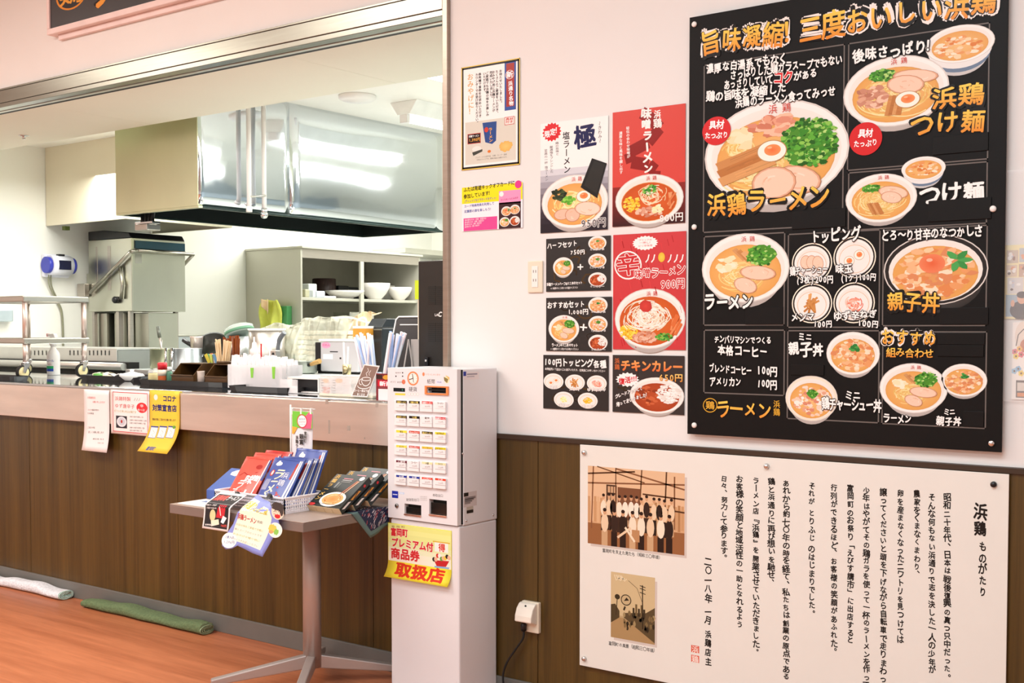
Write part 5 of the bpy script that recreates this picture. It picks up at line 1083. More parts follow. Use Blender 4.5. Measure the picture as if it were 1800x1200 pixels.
# black meal boxes leaning one behind the other
th = .024; Lb = .175; Wb = .158; TI = math.radians(33)
def mealbox(x0, y0, label, zz=0):
    t = thing('meal_box', label, 'box', (x0, y0, TT + zz), 0, 'black noodle boxes'); d = Vector((0, math.cos(TI), math.sin(TI))); n = Vector((0, -math.sin(TI), math.cos(TI)))
    M = Matrix(((1, 0, 0), (0, d.y, n.y), (0, d.z, n.z))).to_4x4()
    mb = MB(); mb.box((0, 0, 0), (Wb, Lb, th), 0, M); mb.f.pop(2); mb.m.pop(2); mb.sm.pop(2); part('body', mb, mat('black_carton', '1c2421', .3, 0, .08), t, local=True)
    for i in range(4):
        mb = MB(); mb.box((Wb * i / 4 + (.0008 if i else 0), -.0006, 0), (Wb * (i + 1) / 4 - .0008, .002, th), 0, M); part('end_flap', mb, mat('cream_carton', 'e6c79c', .45, 0, .03), t, local=True)
    pr = Print(0); pr.warp = lambda p: M @ Vector((p.x * Wb, p.z * Lb, th + .0004 - p.y))
    pr.ell(.56, .25, .36, .22, 'f2efea', .1); pr.ell(.56, .25, .30, .17, 'd08a4e', .14, col2='e2ab70'); R = random.Random(2)
    for i in range(26):
        t0 = R.uniform(0, 6.28); pr.stroke([(.56 + .24 * math.cos(t0 + k * .3) * R.uniform(.7, 1), .25 + .13 * math.sin(t0 + k * .3)) for k in range(4)], .012, R.choice(('e8c890', 'b8743a', 'f0d8a8')), .18 + i * .004)
    for i, c in enumerate('浜鶏ラーメン'):
        vs, fs = glyph(c, 0)
        for q in range(3): pr.raw([(.11 + (a_ - .5 + .03 * q) * .15, .92 - i * .135 + (b_ - .37) * .13) for a_, b_ in vs], fs, [hx('e8b860')] * len(vs), .4 + q * .01)
    pr.ell(.86, .92, .07, .06, 'f4f0ec', .2); pr.ell(.10, .06, .09, .045, 'cf3a3a', .2); pr.stroke([(.8, .84), (.62, .36)], .03, 'c97a5a', .3); pr.stroke([(.85, .84), (.7, .36)], .03, 'e0b090', .31)
    for i in range(3): pr.stroke([(.34, .88 - i * .05), (.62, .88 - i * .05)], .022, ('d88a92', 'b8b4b0', '8a8884')[i], .3)
    pr.stroke([(.3, .76), (.3, .58)], .05, '8a8c88', .3); pr.stroke([(.38, .74), (.38, .58)], .04, '74766f', .3)
    pr.stroke([(.04, .10), (.96, .10)], .01, '0e1210', .45)
    pr.build('printed_label', t, GLOSS, local=True)
    pr = Print(0); pr.warp = lambda p: M @ Vector((Wb + .0004 - p.y, p.x * Lb, p.z * th))
    pr.ell(.8, .5, .035, .2, 'c9343a', .1); pr.stroke([(.08, .5), (.3, .55)], .3, 'e9e6e2', .1); pr.stroke([(.36, .5), (.64, .55)], .34, 'd89a4a', .1); pr.stroke([(.42, .35), (.6, .7)], .1, '8a5a24', .14)
    pr.build('side_label', t, GLOSS, local=True)
    return t
mx0 = onY(541, 902, 2.862).x
mealbox(mx0, 2.872, 'front black noodle box with cream flaps, leaning on the display table')
mealbox(mx0 + .003, 2.935, 'middle black noodle box leaning behind the front one', .006)
mealbox(mx0 + .012, 2.999, 'rearmost black noodle box, standing highest beside the ticket machine', .014)

# patterned cloth under the boxes, one corner hanging over the table edge
t = thing('patterned_cloth', 'navy cloth with white and red brush pattern and a teal hem over the table edge', 'cloth', (-2.9, 3.0, TT))
mb = MB(); xe = -2.8555
n_ = 10
mb.grid(lambda u, v: (-3.0 + .1445 * u, 2.90 + .165 * v + .02 * (1 - u), TT + .0012 + .001 * math.sin(7 * u + 9 * v)), n_, n_)
P4 = [onX(617, 901, xe), onX(684, 889, xe), onX(684, 922, xe), onX(651, 945, xe)]
def q4(u, v, o=0):
    p = P4[0].lerp(P4[1], u).lerp(P4[3].lerp(P4[2], u), v); return Vector((xe + o + .004 * math.sin(6 * u) * v, p.y, p.z))
mb.grid(q4, n_, n_)
part('hem_cloth', mb, mat('teal_cloth', '5d7a78', .8, 0, .06), t, fix=False, solid=.001)
pr = Print(0); P4i = lambda u, v: q4(.16 + .84 * u, .80 * v, .0012)
pr.warp = lambda p: P4i(p.x, p.z) + Vector((-p.y, 0, 0))
for i in range(8):
    for j in range(8): pr.poly([(i / 8, j / 8), ((i + 1) / 8, j / 8), ((i + 1) / 8, (j + 1) / 8), (i / 8, (j + 1) / 8)], '232a46', .1)
R = random.Random(8)
for i in range(75): x, y = R.uniform(.05, .95), R.uniform(.03, .95); a0 = R.uniform(.6, 1.0); l = R.uniform(.04, .1); pr.stroke([(max(0, x - l * math.cos(a0)), min(1, y + l * math.sin(a0))), (x, y), (min(1, x + l * .6), max(0, y - l * 1.1))], .014, R.choice(('e8e4ea', 'b9b4c4', 'e8e4ea', 'c9585a')), .3 + i * .004)
pr.build('pattern', t)
pr = Print(0); pr.warp = lambda p: Vector((-2.99 + .13 * p.x, 2.915 + .145 * p.z, TT + .0042 - p.y))
pr.poly([(0, 0), (1, 0), (1, 1), (0, 1)], '232a46', .1)
for i in range(60): x, y = R.uniform(.05, .95), R.uniform(.05, .9); pr.stroke([(x - .04, y + .05), (x, y), (min(.99, x + .05), y - .04)], .014, R.choice(('e8e4ea', 'b9b4c4', 'c9585a')), .3 + i * .004)
pr.build('pattern', t)

# ================================================================ towels rolled along the skirting
def towel(name, label, a_, b_, wdt, m, mh, seed, hgt):
    R = random.Random(seed); a_ = Vector(a_); b_ = Vector(b_); d = (b_ - a_).normalized(); s_ = Vector((-d.y, d.x, 0)); L = (b_ - a_).length
    ph = [R.uniform(0, 6) for _ in range(6)]
    t = thing(name, label, 'towel', ((a_.x + b_.x) / 2, (a_.y + b_.y) / 2, 0))
    def S(u, v):
        w = wdt * (1 + .10 * math.sin(7 * u + ph[0]) + .05 * math.sin(19 * u + ph[1])); h = hgt * (1 + .16 * math.sin(9 * u + ph[2]) + .08 * math.sin(23 * u + ph[3])); off = .008 * math.sin(5 * u + ph[4])
        an = 2 * math.pi * v; x = math.cos(an); y = math.sin(an); x = math.copysign(abs(x) ** .7, x); y = math.copysign(abs(y) ** .75, y)
        return a_ + d * (L * u) + s_ * (off + x * w / 2) + Vector((0, 0, h * (.5 + .5 * y) + .0015))
    mb = MB(); mb.grid(S, 60, 20); part('roll', mb, m, t)
    for k, dz in ((0, .0), (1, .4), (2, .7)):
        mb = MB(); pts = []
        for i in range(13): an = math.pi * (i / 12 * 1.7 + .15); r = 1 - .28 * k; pts.append(b_ + d * .003 + s_ * (math.cos(an) * wdt / 2 * .85 * r) + Vector((0, 0, hgt * (.5 + .42 * r * math.sin(an)))))
        mb.tube(pts, .0035, 6); part('fold_edge', mb, mh, t)
    mb = MB(); mb.add([a_ + Vector((0, 0, hgt * .5))] + [S(0, i / 20) for i in range(20)], [(0, 1 + i, 1 + (i + 1) % 20) for i in range(20)]); part('end', mb, mh, t); mb = MB(); mb.add([b_ + Vector((0, 0, hgt * .5))] + [S(1, i / 20) for i in range(20)], [(0, 1 + i, 1 + (i + 1) % 20) for i in range(20)]); part('end', mb, mh, t)
    return t
terry = lambda n, c: mat(n, c, .95, 0, .14, 90, bump=.6)
wa = onZ(-30, 1012, 0); wb = onZ(152, 1046, 0)
towel('rolled_towel', 'white towel folded long along the counter skirting, at the left', (wa.x, 3.232, 0), (wb.x, 3.232, 0), .078, terry('white_terry', 'e6eaf0'), terry('mint_terry', 'bcdcd0'), 3, .045)
ga = onZ(168, 1062, 0); gb = onZ(397, 1106, 0)
towel('rolled_towel', 'moss green towel folded long on the floor below the counter', (ga.x, 3.228, 0), (gb.x, 3.222, 0), .085, terry('green_terry', '667a55'), terry('dark_green_terry', '93a885'), 5, .042)

# ================================================================ things on the serving counter
def rc(Y, x0, y0, x1, y1): a_ = onY(x0, y0, Y); b_ = onY(x1, y1, Y); return a_.x, b_.x, b_.z, a_.z   # X0, X1, Zlow, Zhigh
TRAY = mat('black_tray', '1d1c1e', .32, 0, .08)
# small steel cart on castors
t = thing('serving_cart', 'small two-shelf steel cart on castors at the left end of the counter', 'cart', (-6.2, 3.7, CT))
cy0, cy1 = 3.5, 3.90; xr = -5.885; xl = xr - .62
zu = onY(38, 519.5, cy0).z; zu2 = onY(38, 530, cy0).z; zl_ = onY(38, 594, cy0).z; zl2 = onY(38, 604, cy0).z
ROSY = mat('rosy_steel_tube', 'd9c9be', .4, .7, .03)
for z1, z0 in ((zu, zu2), (zl_, zl2)): mb = MB(); mb.box((xl, cy0, z0), (xr, cy1, z1)); part('shelf', mb, mat('cart_steel', 'b9b6ac', .3, .9, .04), t, bevel=.006)
pxs = [xr - .022, xl + .03]
for x in pxs:
    for y in (cy0 + .022, cy1 - .022):
        for z0, z1 in ((zl_, zu2), (CT + .095, zl2)): mb = MB(); mb.lathe([(.0145, z0), (.0145, z1)], (x, y, 0), 16); part('post', mb, ROSY, t)
        mb = MB(); mb.lathe([(.018, 0), (.02, .004), (.02, .010), (.012, .014)], (x, y, CT + .083), 16); c_ = part('castor', mb, CHROME, t)
        mb = MB(); mb.prism([(y + .014, CT + .088), (y - .018, CT + .088), (y - .026, CT + .040), (y - .012, CT + .034)], x - .019, x - .015, 'X'); part('fork', mb, CHROME, c_); mb = MB(); mb.prism([(y + .014, CT + .088), (y - .018, CT + .088), (y - .026, CT + .040), (y - .012, CT + .034)], x + .015, x + .019, 'X'); part('fork', mb, CHROME, c_)
        mb = MB(); mb.lathe([(.022, -.011), (.037, -.011), (.0385, -.006), (.0385, .006), (.037, .011), (.022, .011)], (x, y - .017, CT + .0385), 28, axis='X'); part('tyre', mb, RUBBER, c_)
        mb = MB(); mb.lathe([(.006, -.014), (.012, -.012), (.030, -.0115), (.030, .0115), (.012, .012), (.006, .014)], (x, y - .017, CT + .0385), 24, axis='X'); part('wheel_disc', mb, mat('cream_wheel', 'dccf9c', .4), c_)
# spray bottle
YB = 3.955; cx = onY(94, 640, YB).x; r = .037
t = thing('spray_bottle', 'white alcohol spray bottle with blue and green label below the cart shelf', 'bottle', (cx, YB, CT))
hb = .125; BS = 1.22
mb = MB(); mb.lathe([(r * .9, 0), (r, .004), (r, .115), (r * .85, .135), (r * .45, .155), (r * .38, .175), (0, .175)], (cx, YB, CT), 28); part('bottle', mb, WHITEP, t)
mb = MB(); mb.lathe([(r * .5, .172), (r * .5, .198), (r * .3, .203)], (cx, YB, CT), 20); part('collar', mb, WHITEP, t)
zt_ = CT + .203
mb = MB(); mb.prism([(cx - .045, zt_ + .028), (cx - .045, zt_ + .040), (cx + .02, zt_ + .042), (cx + .036, zt_ + .02), (cx + .03, zt_ + .012), (cx + .012, zt_), (cx - .012, zt_), (cx - .016, zt_ + .024)], YB - .012, YB + .012, 'Y'); part('spray_head', mb, WHITEP, t, bevel=.003)
mb = MB(); mb.box((cx - .058, YB - .008, zt_ + .024), (cx - .045, YB + .008, zt_ + .042)); part('nozzle', mb, mat('red_plastic', 'c9202c', .35), t, bevel=.002)
mb = MB(); mb.tube([(cx - .02, YB, zt_ + .022), (cx - .034, YB, zt_ + .008), (cx - .036, YB, zt_ - .02)], .004, 8); part('trigger', mb, mat('red_plastic', 'c9202c', .35), t)
pr = Print(0); pr.warp = lambda p: Vector((cx + (r + .0006 - p.y) * math.sin(p.x), YB - (r + .0006 - p.y) * math.cos(p.x), p.z))
def lab(u0, z0, u1, z1, c, h): pr.raw([(u0 + (u1 - u0) * i / 8, CT + z * 1.3) for z in (z0, z1) for i in range(9)], [(i, i + 1, i + 10, i + 9) for i in range(8)], [hx(c)] * 18, h)
lab(-.6, .018, 1.0, .034, '2c4fae', .1); lab(-.6, .030, 1.0, .042, '2fae6a', .14)
for i, (c, z, s_, co) in enumerate((('ア', .066, .016, '2a44a8'), ('ル', .066, .016, '2a44a8'), ('コ', .066, .016, '2a44a8'), ('ー', .066, .016, '2a44a8'), ('ル', .066, .016, '2a44a8'), ('7', .05, .012, 'd03a44'), ('8', .05, .012, 'd03a44'), ('%', .05, .012, 'd03a44'))):
    vs, fs = glyph(c, 0); u = (-.55 + i * .36) if i < 5 else (.1 + (i - 5) * .28); pr.raw([(u + (a_ - .5) * s_ / r, CT + z * 1.3 + (b_ - .37) * s_) for a_, b_ in vs], fs, [hx(co)] * len(vs), .3)
pr.build('label', t)

def tray(name, label, x0, y0, x1, Yf, Yb, hgt=.022):
    """low black tray, its front edge read at x0..x1"""
    X0 = onY(x0, y0, Yf).x; X1 = onY(x1, y0, Yf).x
    t = thing(name, label, 'tray', ((X0 + X1) / 2, (Yf + Yb) / 2, CT), 0, 'black serving trays')
    mb = MB(); c = ((X0 + X1) / 2, (Yf + Yb) / 2); w, d = (X1 - X0) / 2, (Yb - Yf) / 2
    loops = [(.93, 0), (1.0, hgt), (1.01, hgt + .002), (.985, hgt + .002), (.92, .004)]; n = 32; vs = []
    for k, z in loops:
        for i in range(n):
            a0 = 2 * math.pi * i / n; ca, sa = math.cos(a0), math.sin(a0); q = (abs(ca) ** 8 + abs(sa) ** 8) ** (-1 / 8); o = (1 - k) * .10
            vs.append((c[0] + (w - o) * ca * q, c[1] + (d - o) * sa * q, CT + z))
    fs = [list(range(n))[::-1]] + [[j * n + i, j * n + (i + 1) % n, (j + 1) * n + (i + 1) % n, (j + 1) * n + i] for j in range(4) for i in range(n)] + [[4 * n + i for i in range(n)]]
    mb.add(vs, fs); part('tray', mb, TRAY, t); return t
tray('serving_tray', 'black tray at the far left edge of the counter', -70, 668, 19, 3.36, 3.48)
tray('serving_tray', 'black tray with leafy food and a cloth, right of the spray bottle', 134, 667, 236, 3.70, 3.95)
tray('serving_tray', 'long black tray under the brown cutlery bins and seasonings', 235, 674, 394, 3.55, 3.82)
tray('serving_tray', 'black tray under the box of wrapped spoons', 394, 683, 506, 3.38, 3.66)
# food on the tray, dish, cloth
t = thing('salad_dish', 'pale oval dish with green leaf on the tray right of the spray bottle', 'dish', (onY(176, 665, 3.78).x, 3.80, CT + .004)); c = wloc(t)
mb = MB(); mb.lathe([(.05, 0), (.085, .012), (.088, .014), (.05, .006), (0, .005)], c, 28, sx=1.2); part('dish', mb, WHITEP, t)
for i, (dx, dy, s_, m) in enumerate(((-.03, 0, .045, 'e9e2c6'), (.03, .01, .05, 'e6dfc0'), (.0, -.02, .04, '5da04a'), (.05, -.01, .035, 'e9e2c6'))):
    R = random.Random(i); mb = MB(); mb.grid(lambda u, v: (c.x + dx + s_ * math.cos(6.283 * u) * math.sin(math.pi * v) * 1.3, c.y + dy + s_ * .7 * math.sin(6.283 * u) * math.sin(math.pi * v), c.z + .018 + s_ * .28 * math.cos(math.pi * v) + .003 * math.sin(17 * u + 9 * v)), 16, 8); part('leaf', mb, mat('food_' + m, m, .5, 0, .1), t)
t = thing('lidded_dish', 'small white lidded dish on the tray left of the seasonings', 'dish', (onY(232, 664, 3.74).x, 3.74, CT + .004)); c = wloc(t)
mb = MB(); mb.lathe([(.035, 0), (.058, .022), (.06, .024), (0, .024)], c, 24, sx=1.25); part('dish', mb, WHITEP, t)
mb = MB(); mb.lathe([(.06, .024), (.05, .034), (.016, .042), (.008, .046), (.011, .056), (0, .058)], c, 24, sx=1.25); part('lid', mb, WHITEP, t)
t = thing('folded_wipe', 'crumpled white wipe beside the lidded dish on the counter tray', 'cloth', (onY(212, 668, 3.73).x, 3.68, CT + .0)); c = wloc(t)
mb = MB(); mb.grid(lambda u, v: (c.x + .16 * (u - .5), c.y + .06 + .07 * (v - .5), c.z + .026 + .007 * math.sin(13 * u + 5 * v) + .005 * math.cos(11 * v)), 16, 8); part('cloth', mb, PAPER, t, solid=.002, fix=False)
# seasonings
def jar(name, label, x, Y, rr, h, mbody, mcap, caph, cat='jar', base=.004, neck=.7):
    p = onY(x, 660, Y); t = thing(name, label, cat, (p.x, Y, CT + base)); c = wloc(t)
    mb = MB(); mb.lathe([(rr * .92, 0), (rr, .003), (rr, h * .8), (rr * neck, h)], c, 20); part('body', mb, mbody, t)
    mb = MB(); mb.lathe([(rr * neck * 1.1, h), (rr * neck * 1.12, h + caph * .9), (rr * neck * .8, h + caph), (0, h + caph)], c, 20); part('cap', mb, mcap, t); return t
CLEARP = mat('clear_plastic', 'f4f4f2', .1, 0, 0, alpha=.32)
jar('seasoning_jar', 'yellowish glass jar left of the red-capped shaker', 269, 3.64, .024, .048, mat('mustard_jar', 'd9cf9a', .25), CLEARP, .012, neck=.9)
jar('seasoning_jar', 'second pale yellow jar close to the red-capped shaker', 277, 3.70, .022, .058, mat('pale_jar', 'e6e0b8', .25), CLEARP, .012, neck=.9)
t = jar('chili_shaker', 'chili shaker with a bright red cap on the counter tray', 285.5, 3.64, .022, .068, mat('chili_orange', 'cf6a3c', .3), mat('red_plastic', 'c9202c', .35), .034, 'shaker', neck=.95)
c = wloc(t); mb = MB(); mb.lathe([(.0224, .036), (.0224, .066)], c, 20); part('label', mb, mat('cream_label', 'eadcc8', .4), t)
jar('pepper_bottle', 'small pepper bottle with a green label beside the brown bin', 298, 3.66, .015, .06, mat('green_label', '4f7f66', .35), WHITEP, .02, 'bottle')
# brown cutlery bins
BR = mat('brown_plastic', '4e3418', .35, 0, .06); BRI = mat('brown_inside', '33220f', .5, 0, .06)
def bin_(label, x0, x1, yb, yt, Y, dep):
    X0, X1, Z0, Z1 = rc(Y, x0, yt, x1, yb); Z0 = CT + .006; h = Z1 - Z0; t = thing('cutlery_bin', label, 'bin', ((X0 + X1) / 2, Y + dep / 2, Z0), 0, 'brown cutlery bins')
    prof = [(Y, Z0), (Y + dep, Z0), (Y + dep, Z1), (Y + .055, Z1), (Y, Z0 + h * .42)]
    for a_, b_ in ((X0, X0 + .004), (X1 - .004, X1)): mb = MB(); mb.prism(prof, a_, b_, 'X'); part('side', mb, BR, t, bevel=.001)
    mb = MB(); mb.box((X0 + .004, Y, Z0), (X1 - .004, Y + .004, Z0 + h * .42)); part('front', mb, BR, t); 
    mb = MB(); mb.bar((X0, Y - .002, Z0 + h * .42), (X1, Y - .002, Z0 + h * .42), .008, .006); part('lip', mb, BR, t, bevel=.001)
    mb = MB(); mb.box((X0 + .004, Y + .004, Z0), (X1 - .004, Y + dep, Z0 + .004)); mb.box((X0 + .004, Y + dep - .004, Z0 + .004), (X1 - .004, Y + dep, Z1)); part('back', mb, BRI, t)
    mb = MB(); mb.box((X0 + .004, Y + .055, Z1 - .004), (X1 - .004, Y + dep - .004, Z1)); part('top', mb, BR, t)
    return (X0, X1, Z0, Z1)
b1 = bin_('left brown plastic cutlery bin, behind the red-capped shaker', 301, 340, 668, 638, 3.60, .17)
b2 = bin_('right brown plastic cutlery bin, below the pale chopsticks', 360, 398, 671, 640, 3.58, .15)
mb = MB(); p = onY(353, 668, 3.64); mb.lathe([(.016, 0), (.018, .04), (.019, .06), (.02, .063)], (p.x, 3.64, CT + .006), 20); solo('paper_cup', mb, mat('pink_cup', 'ecd9cc', .5), 'slim pale cup standing between the two brown cutlery bins', 'cup')
# paper-wrapped sachets heap on left bin
R = random.Random(6)
cols = ('7ab89a', 'd9c94a', 'c9d86a', 'd98a6a', 'e6e0d4', '6a9cc4', 'e0b84a')
for i in range(7):
    x = b1[1] - .01 + i * .011; M = Matrix.Translation((x, 3.70 + R.uniform(-.01, .01), b1[3] + .003)) @ Matrix.Rotation(R.uniform(-.35, .35), 4, 'Y') @ Matrix.Rotation(.25, 4, 'X')
    mb = MB(); mb.box((-.010, -.0012, 0), (.010, .0012, R.uniform(.036, .05)), 0, M); solo('sugar_sachet', mb, mat('sachet_' + cols[i], cols[i], .45), ('green', 'yellow', 'lime', 'salmon', 'white', 'blue', 'amber')[i] + ' sachet standing on top of the left brown bin', 'sachet', 'sachets on the left brown bin')
# bundle of chopsticks, each its own
CHOP = mat('pale_wood', 'e9cfa6', .55, 0, .08, 20, (1, 1, .1)); CHO2 = mat('brown_lacquer', '8a4216', .35, 0, .12, 20, (1, 1, .1))
def fan_sticks(name, label, group, cx, Y, z0, z1, n, wb, wt, th, m, depth=.03, seed=1, lean=0, tip=None):
    R = random.Random(seed)
    first = None
    for i in range(n):
        q = (i + .5) / n - .5; yy = Y + R.uniform(-depth / 2, depth / 2); dz = R.uniform(-.008, .008)
        a_ = Vector((cx + q * wb, yy, z0)); b_ = Vector((cx + q * wt + lean + R.uniform(-.003, .003), yy + R.uniform(-.006, .006), z1 + dz))
        mb = MB(); mb.bar(a_, b_, th, th * .8)
        solo(name, mb, m if not isinstance(m, (list, tuple)) else m[i % len(m)], label, name.replace('_', ' ').split()[-1], group, origin=a_)
c = (onY(367, 600, 3.66).x + onY(407, 600, 3.66).x) / 2
t = thing('chopstick_holder', 'brown holder of pale wooden chopsticks standing on the right bin', 'holder', (onY(388, 638, 3.66).x, 3.68, b2[3] + .001)); cc = wloc(t)
mb = MB(); mb.lathe([(.030, 0), (.032, .012), (.029, .012), (.027, .002), (0, .002)], cc, 24, sx=1.3); part('cup', mb, BR, t)
fan_sticks('chopstick', 'pale wooden chopstick in the fan-shaped bundle above the right brown bin', 'pale wooden chopsticks', onY(388, 630, 3.67).x, 3.68, b2[3] + .004, onY(388, 600, 3.68).z + .004, 22, .066, .118, .0055, CHOP, .03, 2)
YR = 3.78; X0, X1, Z0, Z1 = rc(YR, 393, 592, 428, 624)
t = thing('lacquer_chopstick_pot', 'round pot of brown lacquered chopsticks behind the pale ones', 'pot', ((X0 + X1) / 2 - .01, YR, CT))
mb = MB(); mb.lathe([(.045, 0), (.05, .01), (.052, Z0 - CT), (.047, Z0 - CT), (.044, .012), (0, .012)], ((X0 + X1) / 2 - .01, YR, CT), 28); part('pot', mb, BR, t)
fan_sticks('chopstick', 'brown lacquered chopstick in the dark bundle behind the pale chopsticks', 'brown lacquered chopsticks', (X0 + X1) / 2 - .01, YR, Z0 - .05, Z1, 20, .085, .10, .0065, CHO2, .05, 3)
# white squeeze bottles behind the spoons
for x, w, yt, lab_ in ((447, 15, 592, 'tall white squeeze bottle with a stepped nozzle behind the spoon box'), (476, 9, 607, 'shorter white square bottle right of the stepped squeeze bottle')):
    Yq = 3.74; p = onY(x, 640, Yq); rr = w * .0022; ht = onY(x, yt, Yq).z - CT; t = thing('squeeze_bottle', lab_, 'bottle', (p.x, Yq, CT), 0, 'white squeeze bottles'); c = wloc(t)
    mb = MB(); mb.box((c.x - rr, Yq - rr * .7, CT), (c.x + rr, Yq + rr * .7, CT + ht * .62)); part('body', mb, mat('pinkish_plastic', 'efe0dc', .4), t, bevel=.008)
    mb = MB(); mb.lathe([(rr * .62, ht * .62), (rr * .62, ht * .74), (rr * .35, ht * .78), (rr * .3, ht * .88), (rr * .12, ht * .9), (rr * .1, ht), (0, ht)], c, 20); part('nozzle', mb, WHITEP, t)
p = onY(459, 604, 3.70); mb = MB(); mb.bar((p.x, 3.70, p.z), (p.x, 3.70, CT + .04), .006, .004); solo('red_stirrer', mb, mat('red_plastic', 'c9202c', .35), 'thin red stick between the two white squeeze bottles', 'stick')
p = onY(482, 625, 3.68); t = thing('napkin_block', 'small steel box with an oval hole right of the squeeze bottles', 'box', (p.x, 3.68, CT)); mb = MB(); mb.box((p.x - .016, 3.67, CT), (p.x + .02, 3.70, p.z + .025)); part('body', mb, STEEL, t, bevel=.003)
mb = MB(); mb.lathe([(0, 0), (.009, 0), (.009, .0008)], (p.x + .004, 3.6705, p.z + .006), 20, axis='Y', sy=1); part('hole', mb, BLACKP, t)
# spoon box: clear box full of paper-wrapped spoons
YS = 3.50; X0, X1, Z0, Z1 = rc(YS, 400, 640, 496, 675); Z0 = CT + .006; Zt = onY(440, 622, YS + .05).z
t = thing('spoon_box', 'clear plastic box of paper-wrapped spoons with green tags on a black tray', 'box', ((X0 + X1) / 2, YS + .06, Z0))
FR = mat('frosted_plastic', 'f7f5f6', .3, 0, 0, alpha=.38)
for a_, b_ in (((X0, YS, Z0), (X1, YS + .002, Z1)), ((X0, YS + .118, Z0), (X1, YS + .12, Z1)), ((X0, YS + .002, Z0), (X0 + .002, YS + .118, Z1)), ((X1 - .002, YS + .002, Z0), (X1, YS + .118, Z1)), ((X0 + .002, YS + .002, Z0), (X1 - .002, YS + .118, Z0 + .002))):
    mb = MB(); mb.box(a_, b_); part('pane', mb, FR, t)
for x in (443, 481):
    p = onY(x, 655, YS); mb = MB(); h = .022 if x == 443 else .026; mb.prism([(p.x - .010, p.z + h), (p.x + .012, p.z + h), (p.x + .007, p.z - h), (p.x - .006, p.z - h)], YS - .0015, YS - .0005, 'Y'); tg = part('tag', mb, mat('green_tag', '8fd84a', .5), t)
R = random.Random(12); WR = mat('wrapped_paper', 'f5f2f3', .55, 0, .02)
k_ = 0
for j in range(3):
    for i in range(13):
        x = X0 + .012 + (X1 - X0 - .024) * i / 12; y = YS + .022 + .036 * j; top = Zt - .006 + R.uniform(-.008, .01) - (.012 if i > 9 else 0)
        M = Matrix.Translation((x, y, Z0 + .003)) @ Matrix.Rotation(R.uniform(-.07, .07), 4, 'Y'); h = top - Z0 - .003
        mb = MB(); mb.add([M @ Vector(q) for q in ((-.007, -.003, 0), (.007, -.003, 0), (.007, .003, 0), (-.007, .003, 0), (-.011, -.004, h * .75), (.011, -.004, h * .75), (.011, .004, h * .75), (-.011, .004, h * .75), (-.009, -.001, h), (.009, -.001, h), (.009, .001, h), (-.009, .001, h))],
            [(0, 3, 2, 1), (0, 1, 5, 4), (1, 2, 6, 5), (2, 3, 7, 6), (3, 0, 4, 7), (4, 5, 9, 8), (5, 6, 10, 9), (6, 7, 11, 10), (7, 4, 8, 11), (8, 9, 10, 11)])
        solo('wrapped_spoon', mb, WR, 'white paper-wrapped spoon standing in the clear box with green tags', 'spoon', 'wrapped spoons', origin=(x, y, Z0 + .003))
# acrylic card stand with papers
YA = 3.40; X0, X1, Z0, Z1 = rc(YA, 492, 666, 523, 697); Z0 = CT + .001
t = thing('acrylic_stand', 'clear acrylic stand with white slips at the counter edge', 'stand', ((X0 + X1) / 2, YA + .03, CT))
mb = MB(); mb.box((X0, YA, Z0), (X1, YA + .002, Z1)); part('front', mb, FR, t); mb = MB(); mb.box((X0, YA + .002, Z0), (X1, YA + .06, Z0 + .002)); part('foot', mb, FR, t)
mb = MB(); mb.box((X0 + .006, YA + .003, Z0 + .003), (X1 - .006, YA + .006, Z0 + .03)); part('slip', mb, PAPER, t)
YA = 3.46; X0, X1, Z0, Z1 = rc(YA, 505, 662, 560, 690); Z0 = CT + .001
t = thing('counter_box', 'white open box with a black front window between the acrylic stand and the card tray', 'box', ((X0 + X1) / 2, YA + .05, CT))
for a_, b_ in (((X0, YA, Z1 - .008), (X1, YA + .1, Z1)), ((X0, YA, Z0), (X0 + .03, YA + .1, Z1 - .008)), ((X1 - .006, YA, Z0), (X1, YA + .1, Z1 - .008)), ((X0 + .03, YA, Z0), (X1 - .006, YA + .1, Z0 + .006))): mb = MB(); mb.box(a_, b_); part('panel', mb, WHITEP, t, bevel=.001)
mb = MB(); mb.box((X0 + .032, YA + .02, Z0 + .007), (X1 - .008, YA + .09, Z1 - .01)); part('insert', mb, BLACKP, t)
# low rimmed card tray with printed cards
YT = 3.345; X0, X1, Z0, Z1 = rc(YT, 560, 663, 652, 703); X1 = onY(655, 690, YT).x; Z0 = CT
t = thing('card_tray', 'low cream tray with clear walls holding price cards with noodle pictures', 'tray', ((X0 + X1) / 2, YT + .06, CT))
mb = MB(); mb.box((X0, YT, Z0), (X1, YT + .15, Z0 + .012)); part('base', mb, CREAM, t, bevel=.004)
Zt = onY(600, 661, YT).z
for a_, b_ in (((X0 + .004, YT + .004, Z0 + .012), (X1 - .004, YT + .006, Zt)), ((X0 + .004, YT + .144, Z0 + .012), (X1 - .004, YT + .146, Zt)), ((X0 + .004, YT + .006, Z0 + .012), (X0 + .006, YT + .144, Zt)), ((X1 - .006, YT + .006, Z0 + .012), (X1 - .004, YT + .144, Zt))): mb = MB(); mb.box(a_, b_); part('wall', mb, CLEARP, t)
mb = MB(); mb.bar((X0, YT + .005, Zt), (X1, YT + .005, Zt), .006, .005); part('rim', mb, WHITEP, t, bevel=.001)
for i, (xa, xb) in enumerate(((563, 583), (584, 617))):
    a_ = onY(xa, 664, YT + .012); b_ = onY(xb, 697, YT + .012); mb = MB(); mb.box((a_.x, YT + .012, Z0 + .0125), (b_.x, YT + .013, a_.z)); part('price_card', mb, mat('card_%d' % i, 'eee6e6', .5), t)
pr = Print(YT + .012)
